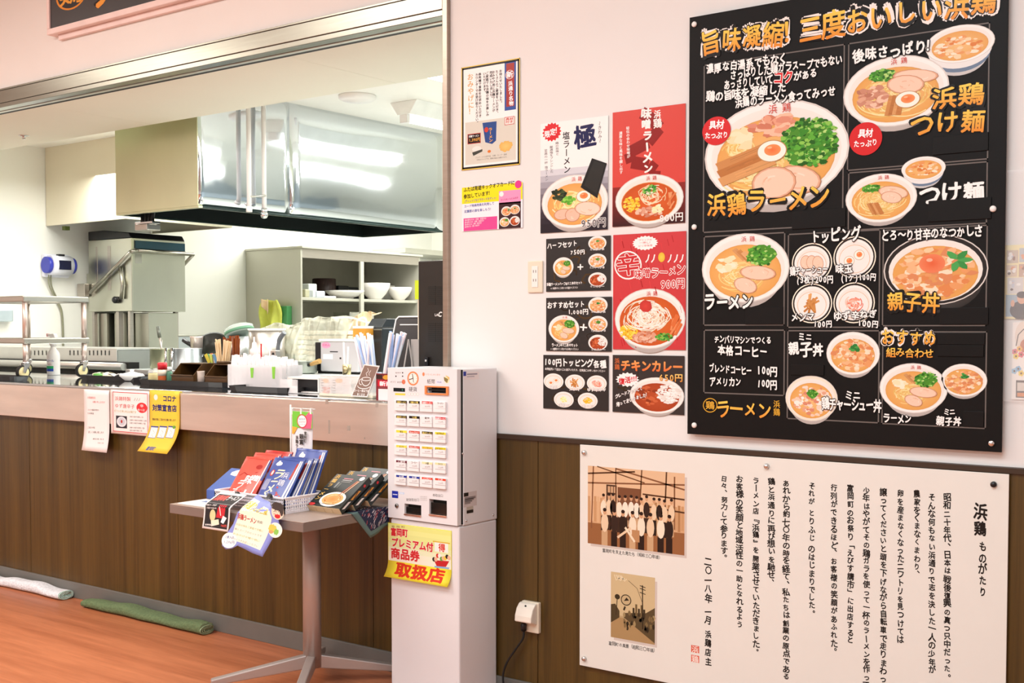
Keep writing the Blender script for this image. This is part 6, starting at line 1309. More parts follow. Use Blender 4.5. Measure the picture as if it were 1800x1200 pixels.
for xa, xb in ((563, 583), (584, 616)):
    for k in range(6): pr.rect(xa + 1, 667 + k * 4.6, xa + 6, 669 + k * 4.6, '5c4a44', .1); pr.rect(xa + 7, 667 + k * 4.6, xb - 3, 668.4 + k * 4.6, 'c9a9a0', .1)
pr.pell(573, 669, 5, 4, 'f0a94a', .2, wob=.15); pr.pell(596, 669, 6, 4, 'f0a94a', .2, wob=.15); pr.rect(569, 673, 577, 678, 'f6f0ec', .22); pr.rect(592, 673, 600, 678, 'f6f0ec', .22)
R = random.Random(3)
for i in range(26): pr.pell(R.uniform(568, 579), R.uniform(681, 695), 2, 2, R.choice(('e2633a', 'd24a2c', 'f08a5a')), .25 + i * .006, n=8)
pr.build('printed_picture', t)
t = thing('cup_stack', 'stack of clear plastic cups lying behind the card tray', 'cup', (onY(600, 660, YT + .08).x, YT + .08, Z0 + .0125)); c = wloc(t)
for i in range(5): mb = MB(); mb.lathe([(.026, .001 + i * .009), (.038, .055 + i * .004), (.036, .055 + i * .004), (.024, .003 + i * .009)], (c.x - .04 + i * .02, c.y, c.z), 20); part('cup', mb, CLEARP, t)
# coffee sign, leaning brown board
Yc = 3.335; t = thing('coffee_sign', 'brown card with a white coffee cup drawing and ¥100 leaning at the card tray', 'sign', (onY(632, 697, Yc).x, Yc, CT)); 
q = [(617, 696), (645, 698), (662, 643), (635, 640)]
P_ = [onY(*p_, Yc) for p_ in q]; zb_ = CT + .001 - min(P_[0].z, P_[1].z)
lean = lambda p: Vector((p.x, Yc + (p.z - CT) * .12, max(p.z, CT + .0008)))
mb = MB(); vs = [lean(p_) for p_ in P_]; mb.add(vs + [v + Vector((0, .003, 0)) for v in vs], [(0, 1, 2, 3), (7, 6, 5, 4), (0, 4, 5, 1), (1, 5, 6, 2), (2, 6, 7, 3), (3, 7, 4, 0)]); part('board', mb, mat('white_edge_card', 'efe9e6', .5), t)
pr = Print(Yc - .0003, warp=lambda p: lean(p) + Vector((0, p.y - Yc, 0)))
pr.pxpoly([(619, 694.5), (644, 696), (660, 645), (636, 642)], '8d7468', .1)
W_ = 'f6f1ee'
def arc(cx, cy, rx, ry, a0, a1, w, n=14): pr.pstroke([(cx + rx * math.cos(a0 + (a1 - a0) * k / n), cy + ry * math.sin(a0 + (a1 - a0) * k / n)) for k in range(n + 1)], w, W_, .3)
arc(641, 666, 8, 3, 0, 6.28, 1.2); arc(641, 667, 8, 11, .1, 3.04, 1.4); arc(633, 671, 4, 5, 1.4, 5.2, 1.2); arc(638, 678, 11, 5, .2, 3.3, 1.3)
pr.pstroke([(642, 661), (640, 656), (644, 652), (642, 647)], 1.1, W_, .3); pr.pstroke([(646, 660), (645, 656), (648, 651)], 1.0, W_, .3)
pr.text('コーヒー券は下記', 621, 686, 648, 687.5, 5, W_, .4, bold=.03); pr.text('¥100', 627, 692.5, 641, 693.5, 6, W_, .4, bold=.03)
pr.build('drawing', t)
# red price sign beside the machine
Yr = 3.33; X0, X1, Z0, Z1 = rc(Yr, 661, 656, 700, 709); t = thing('red_price_sign', 'dark red menu card half hidden behind the ticket machine', 'sign', ((X0 + X1) / 2, Yr, CT))
mb = MB(); mb.box((X0, Yr, CT), (X1, Yr + .004, Z1)); part('card', mb, mat('dark_red_card', '7e1f2a', .4), t)
pr = Print(Yr); pr.rect(664, 668, 700, 680, 'd2283a', .1); pr.text('新商品', 667, 674, 700, 675, 9, 'fbeef0', .25, bold=.04); pr.rect(665, 683, 700, 703, 'f4e6e6', .1); pr.rect(665, 680.5, 700, 682, 'f4e6e6', .1); pr.pell(679, 663, 6, 4, 'd9a03a', .1, wob=.1); pr.rect(661, 658, 672, 666, '3a2420', .08); pr.build('lettering', t)
# straws: two cups of paper-wrapped straws
ST = [mat('straw_blue', 'c3d4ee', .4, 0, .03), mat('straw_white', 'eef0f5', .4, 0, .02), mat('straw_deep', '9fb8e2', .4, 0, .04), mat('straw_pink', 'f0dce0', .4, 0, .02)]
def straws(label, group, xb, xt0, xt1, yt, Y, n, seed, zb_):
    R = random.Random(seed); pb = onY(xb, 660, Y)
    for i in range(n):
        q = (i + .5) / n; a_ = Vector((pb.x + R.uniform(-.022, .022), Y + R.uniform(-.018, .018), zb_)); p = onY(xt0 + (xt1 - xt0) * q, yt + R.uniform(-2, 8), Y); b_ = Vector((p.x, a_.y + R.uniform(-.012, .012), p.z))
        mb = MB(); mb.tube([a_, b_], .0052, 8); solo('wrapped_straw', mb, ST[(i * 3 + seed) % 4], label, 'straw', group, origin=a_)
def cup(label, x, Y, r0, r1, h):
    p = onY(x, 660, Y); t = thing('straw_cup', label, 'cup', (p.x, Y, CT), 0, 'straw cups'); mb = MB(); mb.lathe([(r0, 0), (r1, h), (r1 - .002, h), (r0 - .002, .003), (0, .003)], wloc(t), 24); part('cup', mb, mat('frosted_blue', 'dce6f4', .2, 0, 0, alpha=.45), t)
cup('frosted cup of straws on the left, behind the card tray', 657, 3.60, .03, .036, .09); straws('straw in the left bundle, leaning left behind the card tray', 'straws in the left cup', 655, 624, 652, 586, 3.60, 15, 1, CT + .006)
cup('frosted cup of straws on the right, above the red price sign', 683, 3.50, .028, .034, .09); straws('straw in the right bundle, leaning right beside the black tower', 'straws in the right cup', 681, 684, 714, 583, 3.50, 20, 2, CT + .006)
# pos monitor seen from behind, with stand
Ym = 3.86; X0, X1, Z0, Z1 = rc(Ym, 672, 557, 745, 648)
t = thing('pos_monitor', 'black slanted till monitor with a pale rim behind the straws', 'monitor', ((X0 + X1) / 2, Ym, CT))
M = Matrix.Translation((X0 + .01, Ym, CT + .03)) @ Matrix.Rotation(-.22, 4, 'X')
mb = MB(); w = X1 - X0; h = (Z1 - CT - .03) * 1.02; mb.prism([(0, 0), (w, 0), (w, h), (.03, h), (.018, h - .012)], 0, .03, 'Y'); mb.v = [M @ v for v in mb.v]; part('screen_back', mb, mat('monitor_black', '1a1c20', .25), t, bevel=.004)
mb = MB(); mb.prism([(.018, h - .012), (.030, h), (w, h), (w, h + .006), (.028, h + .006), (.012, h - .010), (-.006, 0), (0, 0)], -.002, .028, 'Y'); mb.v = [M @ v for v in mb.v]; part('rim', mb, WHITEP, t)
mb = MB(); mb.box((.045, -.003, h - .036), (w, -.001, h - .032)); mb.v = [M @ v for v in mb.v]; part('trim_line', mb, WHITEP, t)
mb = MB(); mb.box((X0 + .03, Ym - .02, CT), (X1, Ym + .10, CT + .03)); part('foot', mb, BLACKP, t, bevel=.004)
# small grey A-frame stand right of it
X0, X1, Z0, Z1 = rc(3.70, 712, 596, 738, 648); t = thing('easel_card', 'grey folded tent card beside the black tower, behind the straws', 'card', ((X0 + X1) / 2, 3.70, CT))
mb = MB(); mb.bar((X0 + .02, 3.70, Z1), (X0 - .012, 3.68, CT + .002), .006, .003, up=(0, 1, 0)); mb.bar((X0 + .02, 3.70, Z1), (X0 + .045, 3.72, CT + .002), .006, .003, up=(0, 1, 0)); mb.box((X0 + .02, 3.715, CT + .001), (X1, 3.718, Z1)); part('card', mb, mat('grey_card', 'b5aea9', .5), t)
# tall black coffee machine back
Yk = 3.62; X0, X1, Z0, Z1 = rc(Yk, 735, 459, 800, 648)
t = thing('coffee_machine', 'tall black coffee machine tower with vent slots beside the hatch jamb', 'coffee machine', ((X0 + X1) / 2, Yk + .2, CT))
mb = MB(); mb.box((X0, Yk, CT + .012), (X1, Yk + .34, Z1)); part('housing', mb, mat('espresso_black', '26221d', .4, 0, .06), t, bevel=.004)
mb = MB(); mb.box((X0 + .01, Yk - .001, CT), (X1 - .01, Yk + .33, CT + .012)); part('foot', mb, BLACKP, t)
for k in range(20):
    y = (503, 568)[k // 10] + (k % 10) * 3.4 
    for xa, xb in ((753, 766), (768, 781)): a_ = onY(xa, y, Yk); b_ = onY(xb, y + 1.4, Yk); mb = MB(); mb.box((a_.x, Yk - .0015, b_.z), (b_.x, Yk + .001, a_.z)); part('vent_slot', mb, DARK, t)
pr = Print(Yk - .001); pr.text('LA', 764, 553, 770, 553, 6, 'f4f0ec', .2, bold=.04); pr.text('CIMBALI', 770, 552, 822, 550, 12, 'f4f0ec', .2, bold=.05, shear=.25); pr.build('lettering', t)
p = onY(752, 636, Yk); mb = MB(); mb.box((p.x - .009, Yk - .012, p.z - .018), (p.x + .009, Yk, p.z + .02)); sw = part('switch', mb, BLACKP, t, bevel=.002)
mb = MB(); mb.box((p.x - .004, Yk - .0135, p.z + .002), (p.x + .004, Yk - .0115, p.z + .010)); part('rocker', mb, WHITEP, sw)
p = onY(733, 505, 3.75); mb = MB(); mb.box((p.x - .012, 3.75, p.z - .05), (p.x + .010, 3.752, p.z + .03)); t = solo('yellow_note', mb, mat('lime_note', 'd8f02a', .5), 'lime yellow note on the left edge of the black tower', 'note')
t.location.z = p.z - .05
mb = MB(); mb.bar((p.x + .006, 3.756, CT), (p.x + .006, 3.756, p.z + .03), .01, .006, up=(0, 1, 0)); part('stake', mb, CREAM, t)

# ================================================================ the kitchen behind the hatch
# big range hood hung from the ceiling
hx0, hx1, hy0, hy1, hz = -6.19, -5.42, 4.29, 6.42, 2.0
t = thing('range_hood', 'large polished steel range hood hanging in the middle of the kitchen', 'hood', ((hx0 + hx1) / 2, (hy0 + hy1) / 2, hz))
HS = mat('hood_mirror', 'e4eaf0', .06, 1, .02, 1.1, (1, 1, 1), bump=.3); HN = mat('hood_satin', 'cfd2ae', .30, .75, .05, 3, (1, 1, .5))
mb = MB(); mb.box((hx0, hy0, hz), (hx1, hy0 + .004, 2.68)); part('near_panel', mb, HN, t, bevel=.001)
for a_, b_ in ((hy0 + .004, 4.98), (4.981, 6.42)):
    mb = MB(); mb.grid(lambda u, v: (hx1 + .004 * math.sin(3.1 * u * 2) * math.sin(3.14 * v), a_ + (b_ - a_) * u, hz + .68 * v), 16, 8); part('side_panel', mb, HS, t, solid=.002, fix=False)
mb = MB(); mb.box((hx0, hy0 + .004, hz), (hx0 + .004, hy1, 2.68)); mb.box((hx0 + .004, hy1 - .004, hz), (hx1 - .004, hy1, 2.68)); part('rear_panel', mb, HN, t)
mb = MB(); mb.box((hx0 + .004, hy0 + .004, 2.10), (hx1 - .006, hy1 - .004, 2.11)); part('canopy_inside', mb, mat('dark_inside', '1c2220', .35, .3, .1), t)  # plain near-black colour on the inner faces of the hood
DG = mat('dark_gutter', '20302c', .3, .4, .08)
for a_, b_ in (((hx0, hy0, hz - .012), (hx1 + .006, hy0 + .03, hz)), ((hx0, hy1 - .03, hz - .012), (hx1 + .006, hy1, hz)), ((hx0, hy0 + .03, hz - .012), (hx0 + .03, hy1 - .03, hz)), ((hx1 - .024, hy0 + .03, hz - .012), (hx1 + .006, hy1 - .03, hz))):
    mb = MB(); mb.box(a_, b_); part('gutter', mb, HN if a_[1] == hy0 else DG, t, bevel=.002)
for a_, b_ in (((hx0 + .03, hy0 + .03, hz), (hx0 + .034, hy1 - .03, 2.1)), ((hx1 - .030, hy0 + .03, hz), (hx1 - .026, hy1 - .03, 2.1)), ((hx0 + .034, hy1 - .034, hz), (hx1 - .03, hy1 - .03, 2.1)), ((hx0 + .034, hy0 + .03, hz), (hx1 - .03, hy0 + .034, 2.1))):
    mb = MB(); mb.box(a_, b_); part('lining', mb, mat('dark_inside', '1c2220', .35, .3, .1), t)
# spray nozzle bracket under the hood
t = thing('suppression_bracket', 'steel bracket box on black pipes hanging under the near edge of the big hood', 'bracket', (-6.05, 4.44, 1.88))
p = onY(262, 400, 4.44); mb = MB(); mb.box((p.x - .06, 4.38, p.z - .02), (p.x + .06, 4.48, p.z + .02)); part('box', mb, STEEL, t, bevel=.006)
mb = MB(); mb.box((p.x - .085, 4.40, p.z + .02), (p.x + .085, 4.46, p.z + .034)); part('flange', mb, CHROME, t, bevel=.002)
for dx in (-.05, -.015, .02, .05): mb = MB(); mb.tube(smooth([(p.x + dx, 4.43, p.z + .02), (p.x + dx, 4.43, p.z + .07), (p.x + dx * 1.5, 4.44, 2.10)], 4), .012, 8); part('pipe', mb, BLACKP, t)
# white pipes in front of the hood
t = thing('gas_pipes', 'pair of white vertical pipes joined by a small bracket before the big hood', 'pipe', (-5.36, 4.65, 2.0))
for x, yb in ((438, 369), (464.5, 372)):
    a_ = onX(x, 195, -5.375); b_ = onX(x, yb, -5.375); mb = MB(); mb.tube([(a_.x, b_.y, 2.68), (a_.x, b_.y, b_.z)], .014, 12); part('pipe', mb, WHITEP, t)
    mb = MB(); mb.tube([(a_.x, b_.y, b_.z + .02), (a_.x, b_.y, b_.z - .012)], .018, 12); part('fitting', mb, CHROME if x > 450 else WHITEP, t)
a_ = onX(438, 346, -5.375); b_ = onX(464.5, 344, -5.375); mb = MB(); mb.tube([a_ + Vector((.014, 0, 0)), b_ + Vector((.014, 0, 0))], .005, 8); part('bracket', mb, SATIN, t)
p = onX(464.5, 377, -5.36); t2 = thing('sprinkler_cap', 'chrome cap with cross mark at the foot of the right white pipe', 'cap', (p.x, p.y, p.z - .02)) if 0 else t; mb = MB(); mb.lathe([(0, -.024), (.016, -.02), (.022, -.006), (.022, .008), (.014, .012), (0, .012)], p, 18); part('end_cap', mb, CHROME, t2)

# left hood over the dishwasher
gx0, gx1, gy0, gy1, gz = -8.245, -7.245, 5.10, 6.06, 2.09
t = thing('exhaust_hood', 'cream painted exhaust hood against the left kitchen wall above the dishwasher', 'hood', ((gx0 + gx1) / 2, (gy0 + gy1) / 2, gz))
CRM = mat('cream_enamel', 'e4dfc8', .4, 0, .03, 1.5)
for a_, b_ in (((gx0, gy0, gz), (gx1, gy0 + .004, 2.68)), ((gx1 - .004, gy0 + .004, gz), (gx1, gy1, 2.68)), ((gx0, gy1 - .004, gz), (gx1 - .004, gy1, 2.68))): mb = MB(); mb.box(a_, b_); part('panel', mb, CRM, t, bevel=.001)
mb = MB(); mb.box((gx0, gy0 + .004, gz + .16), (gx1 - .004, gy1 - .004, gz + .17)); part('canopy_inside', mb, mat('dark_inside', '1c2220', .35, .3, .1), t)  # same near-black inner colour as the big hood
for a_, b_ in (((gx0, gy0 + .004, gz), (gx1 - .004, gy0 + .02, gz + .004)), ((gx1 - .02, gy0 + .02, gz), (gx1 - .004, gy1 - .02, gz + .004)), ((gx0, gy1 - .02, gz), (gx1 - .004, gy1 - .004, gz + .004))): mb = MB(); mb.box(a_, b_); part('lip', mb, CRM, t)
p = onY(114, 402, 5.2); mb = MB(); mb.box((p.x - .02, 5.19, gz - .03), (p.x + .02, 5.23, gz)); part('drain_cock', mb, mat('olive_metal', '6b7a3c', .4), t)

# dishwasher with its hood raised
dx0, dx1, dy0, dy1, dz0, dz1 = -8.14, -7.59, 5.39, 5.88, 1.44, 2.0
t = thing('dishwasher', 'steel pass-through dishwasher with its hood raised and a blue strip on the front', 'dishwasher', ((dx0 + dx1) / 2, (dy0 + dy1) / 2, 0))
DWS = mat('dishwasher_steel', 'c8c8bb', .28, 1, .06, 3, (1, 1, .6))
grp = part
for a_, b_ in (((dx0, dy0, dz0), (dx1, dy0 + .01, dz1 - .01)), ((dx1 - .01, dy0 + .01, dz0), (dx1, dy1, dz1 - .01)), ((dx0, dy1 - .01, dz0), (dx1 - .01, dy1, dz1 - .01)), ((dx0, dy0 + .01, dz0), (dx0 + .01, dy1 - .01, dz1 - .01))): mb = MB(); mb.box(a_, b_); part('hood_panel', mb, DWS, t, bevel=.004)
mb = MB(); mb.prism([(dx1, dz1 - .01), (dx1 - .03, dz1 + .03), (dx0 + .2, dz1 + .06), (dx0, dz1 + .06), (dx0, dz1 - .01)], dy0, dy1, 'Y'); part('dome', mb, BLACKP, t, bevel=.006)
mb = MB(); mb.box((dx1, dy0 + .03, dz1 - .09), (dx1 + .014, dy1 - .01, dz1 - .03)); fs = part('name_strip', mb, mat('petrol_strip', '1d4a5c', .3), t, bevel=.002)
mb = MB(); mb.box((dx1, dy0 + .02, dz1 - .115), (dx1 + .018, dy1 - .005, dz1 - .09)); part('strip_ledge', mb, STEEL, t, bevel=.004)
mb = MB(); mb.box((dx1, dy0 + .03, dz1 - .20), (dx1 + .001, dy0 + .09, dz1 - .13)); part('sticker', mb, mat('grey_sticker', '9a9a90', .5), t)
mb = MB(); mb.box((dx0 + .25, dy0 - .002, dz0 + .16), (dx0 + .29, dy0, dz1 - .06)); part('guide_groove', mb, STEEL, t, bevel=.001)
mb = MB(); mb.box((dx0 + .10, dy0 - .002, dz0 + .16), (dx0 + .12, dy0, dz1 - .06)); part('guide_groove', mb, STEEL, t, bevel=.001)
HM = mat('handle_steel', 'aaa79b', .3, 1, .04)
P1 = onY(158, 514, dy0 - .03); P2 = onY(230, 442, dy0 - .03); P3 = onX(337, 447, dx1 + .05)
for a_, b_ in ((P1, P2), (P2, Vector((dx1 + .05, dy0 + .02, P2.z + .012))), (Vector((dx1 + .05, dy0 + .02, P2.z + .012)), Vector((dx1 + .05, dy1 + .04, P3.z))), (Vector((dx1 + .05, dy1 + .04, P3.z)), Vector((dx1 - .2, dy1 + .04, P3.z - .16)))): mb = MB(); mb.tube([a_, b_], .014, 10); part('handle_bar', mb, HM, t)
a_ = onY(211, 468, dy0 - .02); b_ = onY(215, 500, dy0 - .02); c_ = onY(213, 525, dy0 - .02); mb = MB(); mb.tube([a_, b_, c_], .013, 10); part('link_arm', mb, HM, t)
p = onY(207, 527, dy0); mb = MB(); mb.lathe([(.026, 0), (.026, .03), (.018, .04), (0, .042)], (p.x, dy0, p.z), 20, axis='Y'); part('knob', mb, BLACKP, t)
p = onY(146, 510, dy0 - .03); mb = MB(); mb.box((p.x - .05, dy0 - .05, p.z - .05), (p.x + .05, dy0 - .01, p.z + .05)); part('hinge_block', mb, STEEL, t, bevel=.004)
for xa_, xb_, ya_ in ((dx0 + .0, dx0 + .14, .06), (dx0 + .18, dx0 + .30, .10), (dx0 + .36, dx1 - .02, .16)): mb = MB(); mb.box((xa_, dy0 + ya_, .95), (xb_, dy1 - .06, dz0 - .01)); part('column', mb, DWS, t, bevel=.004)
mb = MB(); mb.box((dx0 - .09, dy0 + .04, .95), (dx0 - .01, dy1 - .1, dz0 + .3)); part('rear_column', mb, DWS, t, bevel=.004)
for x, y, w in ((dx0 + .03, dy0 + .03, .03), (dx0 + .32, dy0 + .05, .04), (dx1 - .06, dy0 + .03, .03), (dx1 - .06, dy1 - .05, .03)): mb = MB(); mb.box((x - w / 2, y - w / 2, .95), (x + w / 2, y + w / 2, dz0)); part('post', mb, STEEL, t, bevel=.002)
mb = MB(); mb.box((dx0 - .06, dy0 - .02, 0), (dx1 + .03, dy1 + .02, .9)); part('base_cabinet', mb, DWS, t, bevel=.005)
mb = MB(); mb.box((dx0 - .06, dy0 - .02, .9), (dx1 + .05, dy1 + .02, .95)); part('wash_deck', mb, STEEL, t, bevel=.006)

# boxy detergent feeder on the wall
X = -8.25; c = onX(95, 467, X); t = thing('dispenser', 'white wall dispenser with blue round ends and a dark window', 'dispenser', (X, c.y, c.z - .08)); 
a_ = onX(70, 467, X).y; b_ = onX(118, 467, X).y; cx_ = X + .075; wv = MAT_B = mat('bluish_plastic', 'e6e9f4', .35)
mb = MB(); mb.tube([(cx_, a_ + .03, c.z), (cx_, b_ - .03, c.z)], .075, 24); part('body', mb, wv, t)
BB = mat('blue_plastic', '3740b0', .3, 0, .04)
for y0, y1 in ((a_, a_ + .03), (b_ - .03, b_)): mb = MB(); mb.tube([(cx_, y0, c.z), (cx_, y1, c.z)], .062, 24); part('end_dial', mb, BB, t)
mb = MB(); yc = (a_ + b_) / 2; mb.box((cx_ + .055, yc - .045, c.z - .035), (cx_ + .078, yc + .055, c.z + .035)); part('window', mb, mat('navy_window', '151a38', .15), t, bevel=.003)
mb = MB(); mb.box((X, a_ + .01, c.z - .09), (X + .05, b_ - .01, c.z + .085)); part('back_plate', mb, wv, t, bevel=.01)
mb = MB(); mb.box((cx_ - .01, yc - .02, c.z + .07), (cx_ + .03, yc + .03, c.z + .085)); part('catch', mb, BLACKP, t, bevel=.002)
for k in (0, .018): mb = MB(); mb.tube(smooth([(X + .05, a_ + .04 + k, c.z - .07), (X + .03, a_ + .06 + k, c.z - .16), (X + .02, a_ + .13 + k * .6, c.z - .28), (X + .015, a_ + .17 + k * .4, c.z - .40), (X + .015, a_ + .175 + k * .3, 1.0)], 6), .006, 8); part('hose', mb, mat('olive_hose', '8f8f78', .5), t)

# steel backguard and wall bench
t = thing('wall_bench', 'long steel wall bench with a tall pale backguard right of the dishwasher', 'bench', (-8.0, 6.6, 0))
BG = mat('backguard_steel', 'd2dae0', .35, .7, .03)
for a_, b_ in ((5.96, 6.20), (6.205, 6.92)): mb = MB(); mb.box((-8.245, a_, .9), (-8.20, b_, 1.245)); part('backguard', mb, BG, t, bevel=.004)
mb = MB(); mb.box((-8.245, 5.96, 1.245), (-8.19, 6.92, 1.258)); part('ledge', mb, SATIN, t, bevel=.002)
mb = MB(); mb.box((-8.245, 5.96, .86), (-7.6, 6.92, .9)); part('worktop', mb, STEEL, t, bevel=.005)
for x in (-8.2, -7.66):
    for y in (6.0, 6.88): mb = MB(); mb.lathe([(.02, 0), (.02, .86)], (x, y, 0), 12); part('leg', mb, STEEL, t)

# noodle boiler with vent slots, left
t = thing('noodle_boiler', 'pale steel noodle boiler with a row of vent slots behind the cart', 'boiler', (-7.35, 4.75, 0))
X0, X1 = -8.2, onY(205, 613, 4.6).x; zt_ = onY(205, 612.5, 4.6).z; zs = onY(205, 632, 4.6).z
holes = []
n_ = 21
for k in range(n_):
    px_ = 54 + k * 6.9
    if 92 < px_ < 118: continue
    p = onY(px_, 620, 4.6); holes.append((p.x - .008, p.z - .016, p.x + .008, p.z + .016))
mb = MB(); mb.box((X0, 4.61, .4), (X1 - .002, 5.05, zt_ - .012)); part('body', mb, mat('boiler_side', 'a9aca6', .4, .6, .04), t)
mb = MB(); grid_with_holes(mb, X0, zs - .01, X1, zt_, holes, 4.6, 4.605); mb.box((X0, 4.605, zt_ - .01), (X1, 5.05, zt_)); part('vent_panel', mb, mat('boiler_steel', 'dcdcd6', .35, .7, .03), t)
zb0, zb1 = onY(215, 650, 4.5).z, onY(215, 639, 4.5).z; xr2 = onY(221, 640, 4.5).x
mb = MB(); mb.tube([(X0, 4.5, (zb0 + zb1) / 2), (xr2 - .02, 4.5, (zb0 + zb1) / 2)], .024, 14); part('front_rail', mb, mat('boiler_steel', 'dcdcd6', .35, .7, .03), t)
mb = MB(); mb.box((X0, 4.52, .0), (xr2, 4.6, zs - .012)); part('front', mb, DARK, t)
mb = MB(); mb.box((X0, 4.46, .80), (xr2 - .5, 4.52, zb0 - .04)); part('control_panel', mb, mat('boiler_steel', 'dcdcd6', .35, .7, .03), t, bevel=.004)

# cooking range under the big hood
t = thing('cooking_range', 'steel cooking range with pots under the big hood', 'range', (-5.9, 5.4, 0))
rx0, rx1, ry0, ry1, rz = onY(220, 650, 4.36).x, -5.35, 4.36, 6.35, 1.06
LS = mat('light_steel', 'd4d9da', .3, .85, .03)
mb = MB(); mb.box((rx0, ry0, rz - .05), (rx1, ry1, rz)); part('top', mb, LS, t, bevel=.004)
mb = MB(); mb.box((rx0 + .02, ry0 + .02, .1), (rx1 - .02, ry1, rz - .05)); part('body', mb, LS, t, bevel=.004)
mb = MB(); mb.box((rx0, ry0 - .004, rz - .18), (rx1 - .01, ry0 + .018, rz - .055)); part('front_panel', mb, LS, t, bevel=.006)
for x in (rx0 + .06, rx1 - .06):
    for y in (ry0 + .06, ry1 - .06): mb = MB(); mb.lathe([(.02, 0), (.02, .1)], (x, y, 0), 12); part('foot', mb, STEEL, t)
# pots on the range
def pot(name, label, xpx, Y, r, h, m, group=None, z=rz, cat='pot', lid=False):
    p = onY(xpx, 630, Y); t = thing(name, label, cat, (p.x, Y, z), 0, group); mb = MB(); mb.lathe([(r * .95, 0), (r, .01), (r, h), (r * 1.03, h + .003), (r * .97, h), (r * .96, .012), (0, .01)], (p.x, Y, z), 28); part('body', mb, m, t); return t, p
t, p = pot('steel_bowl', 'steel bowl holding a ladle and tongs on the left of the range', 293, 4.55, .10, .12, mat('olive_steel', 'b9bf9f', .3, .8, .04))
q1 = onY(277, 574, 4.55)
mb = MB(); mb.tube([(q1.x, 4.55, q1.z), (p.x - .02, 4.55, rz + .02)], .006, 8); lad = solo('ladle', mb, STEEL, 'steel ladle with a thick handle leaning in the steel bowl', 'ladle')
mb = MB(); mb.tube([(q1.x, 4.551, q1.z), (q1.x + (p.x - .02 - q1.x) * .28, 4.551, q1.z + (rz + .02 - q1.z) * .28)], .011, 8); part('grip', mb, mat('grey_grip', '7c8076', .4, .5), lad)
q2 = onY(284, 597, 4.57); mb = MB(); mb.tube([(q2.x, 4.57, q2.z), (p.x - .085, 4.57, rz + .022)], .005, 8); solo('tongs', mb, STEEL, 'thin steel tongs crossing behind the ladle', 'tongs')
t, p = pot('steel_pot', 'low steel pot with two posts beside the ladle bowl', 327, 4.56, .095, .125, LS)
for dx in (-.05, .01): mb = MB(); mb.lathe([(.008, 0), (.008, .13)], (p.x + dx, 4.45, rz), 10); part('side_handle', mb, CHROME, t)
p = onY(341, 600, 4.7); mb = MB(); mb.lathe([(.035, 0), (.04, .1), (.042, .11), (.036, .11), (.034, .01), (0, .01)], (p.x, 4.72, rz + .09), 20); solo('seasoning_cup', mb, mat('pinkish_steel', 'd9c9bf', .35, .6), 'small pinkish cup between the steel pot and the black pan', 'cup')
mb = MB(); mb.lathe([(.06, 0), (.06, .09)], (p.x, 4.72, rz), 18); solo('steel_riser', mb, LS, 'steel riser under the small pinkish cup', 'riser')
t = thing('black_pan', 'black frying pan tilted on the range behind the brown bin', 'pan', (onY(370, 620, 4.75).x, 4.75, rz)); c = wloc(t)
M = Matrix.Translation((c.x, c.y, c.z + .10)) @ Matrix.Rotation(.9, 4, 'X') @ Matrix.Rotation(.25, 4, 'Y')
mb = MB(); mb.lathe([(0, -.01), (.09, -.008), (.125, .035), (.13, .037), (.12, .035), (.085, 0), (0, .0)], (0, 0, 0), 28); mb.v = [M @ v for v in mb.v]; part('pan', mb, mat('pan_black', '1d211c', .3, .3, .1), t)
mb = MB(); mb.tube([(-.12, 0, .03), (-.20, .02, .05)], .014, 8); mb.v = [M @ v for v in mb.v]; part('handle', mb, BLACKP, t)

# raised prep table in front, with its clutter
t = thing('prep_table', 'white steel prep table with a dark shelf gap behind the counter', 'table', (-4.4, 4.45, 0))
ty0, ty1, tz = 4.12, 4.90, 1.075; tx0, tx1 = -5.25, -3.1
mb = MB(); mb.box((tx0, ty0, tz - .03), (tx1, ty1, tz)); part('top', mb, mat('white_steel', 'e6ebea', .3, .5, .02), t, bevel=.008)
mb = MB(); mb.box((tx0 + .02, ty0 + .02, tz - .06), (tx1 - .02, ty0 + .03, tz - .034)); part('shadow_gap', mb, DARK, t)
mb = MB(); mb.box((tx0 + .02, ty0 + .005, .1), (tx1 - .02, ty1 - .02, tz - .062)); part('cabinet', mb, LS, t, bevel=.004)
for x in (tx0 + .08, tx1 - .08):
    for y in (ty0 + .08, ty1 - .08): mb = MB(); mb.lathe([(.02, 0), (.02, .1)], (x, y, 0), 12); part('foot', mb, STEEL, t)
# saucepan with wooden handles
ps = onY(531, 632, 4.2); t = thing('saucepan', 'grey saucepan with a wooden handle on the white prep table', 'pan', (ps.x, 4.22, tz)); c = wloc(t)
mb = MB(); mb.lathe([(.045, 0), (.062, .006), (.062, .062), (.064, .064), (.06, .062), (.058, .01), (0, .008)], c, 28); part('pan', mb, mat('dull_steel', '9fa59b', .4, .6, .05), t)
WH = mat('wooden_handle', 'b99456', .5, 0, .1, 20, (1, 1, 1))
for s_, dz in ((1, .05), (-1, .045)): mb = MB(); mb.tube([(c.x + s_ * .058, c.y - .03, tz + .045), (c.x + s_ * .085, c.y - .035, tz + dz + .003)], .009, 8); part('socket', mb, BLACKP, t); mb = MB(); mb.tube([(c.x + s_ * .082, c.y - .035, tz + dz), (c.x + s_ * .15, c.y - .04, tz + dz + .018)], [.010, .013], 10); part('handle', mb, WH, t)
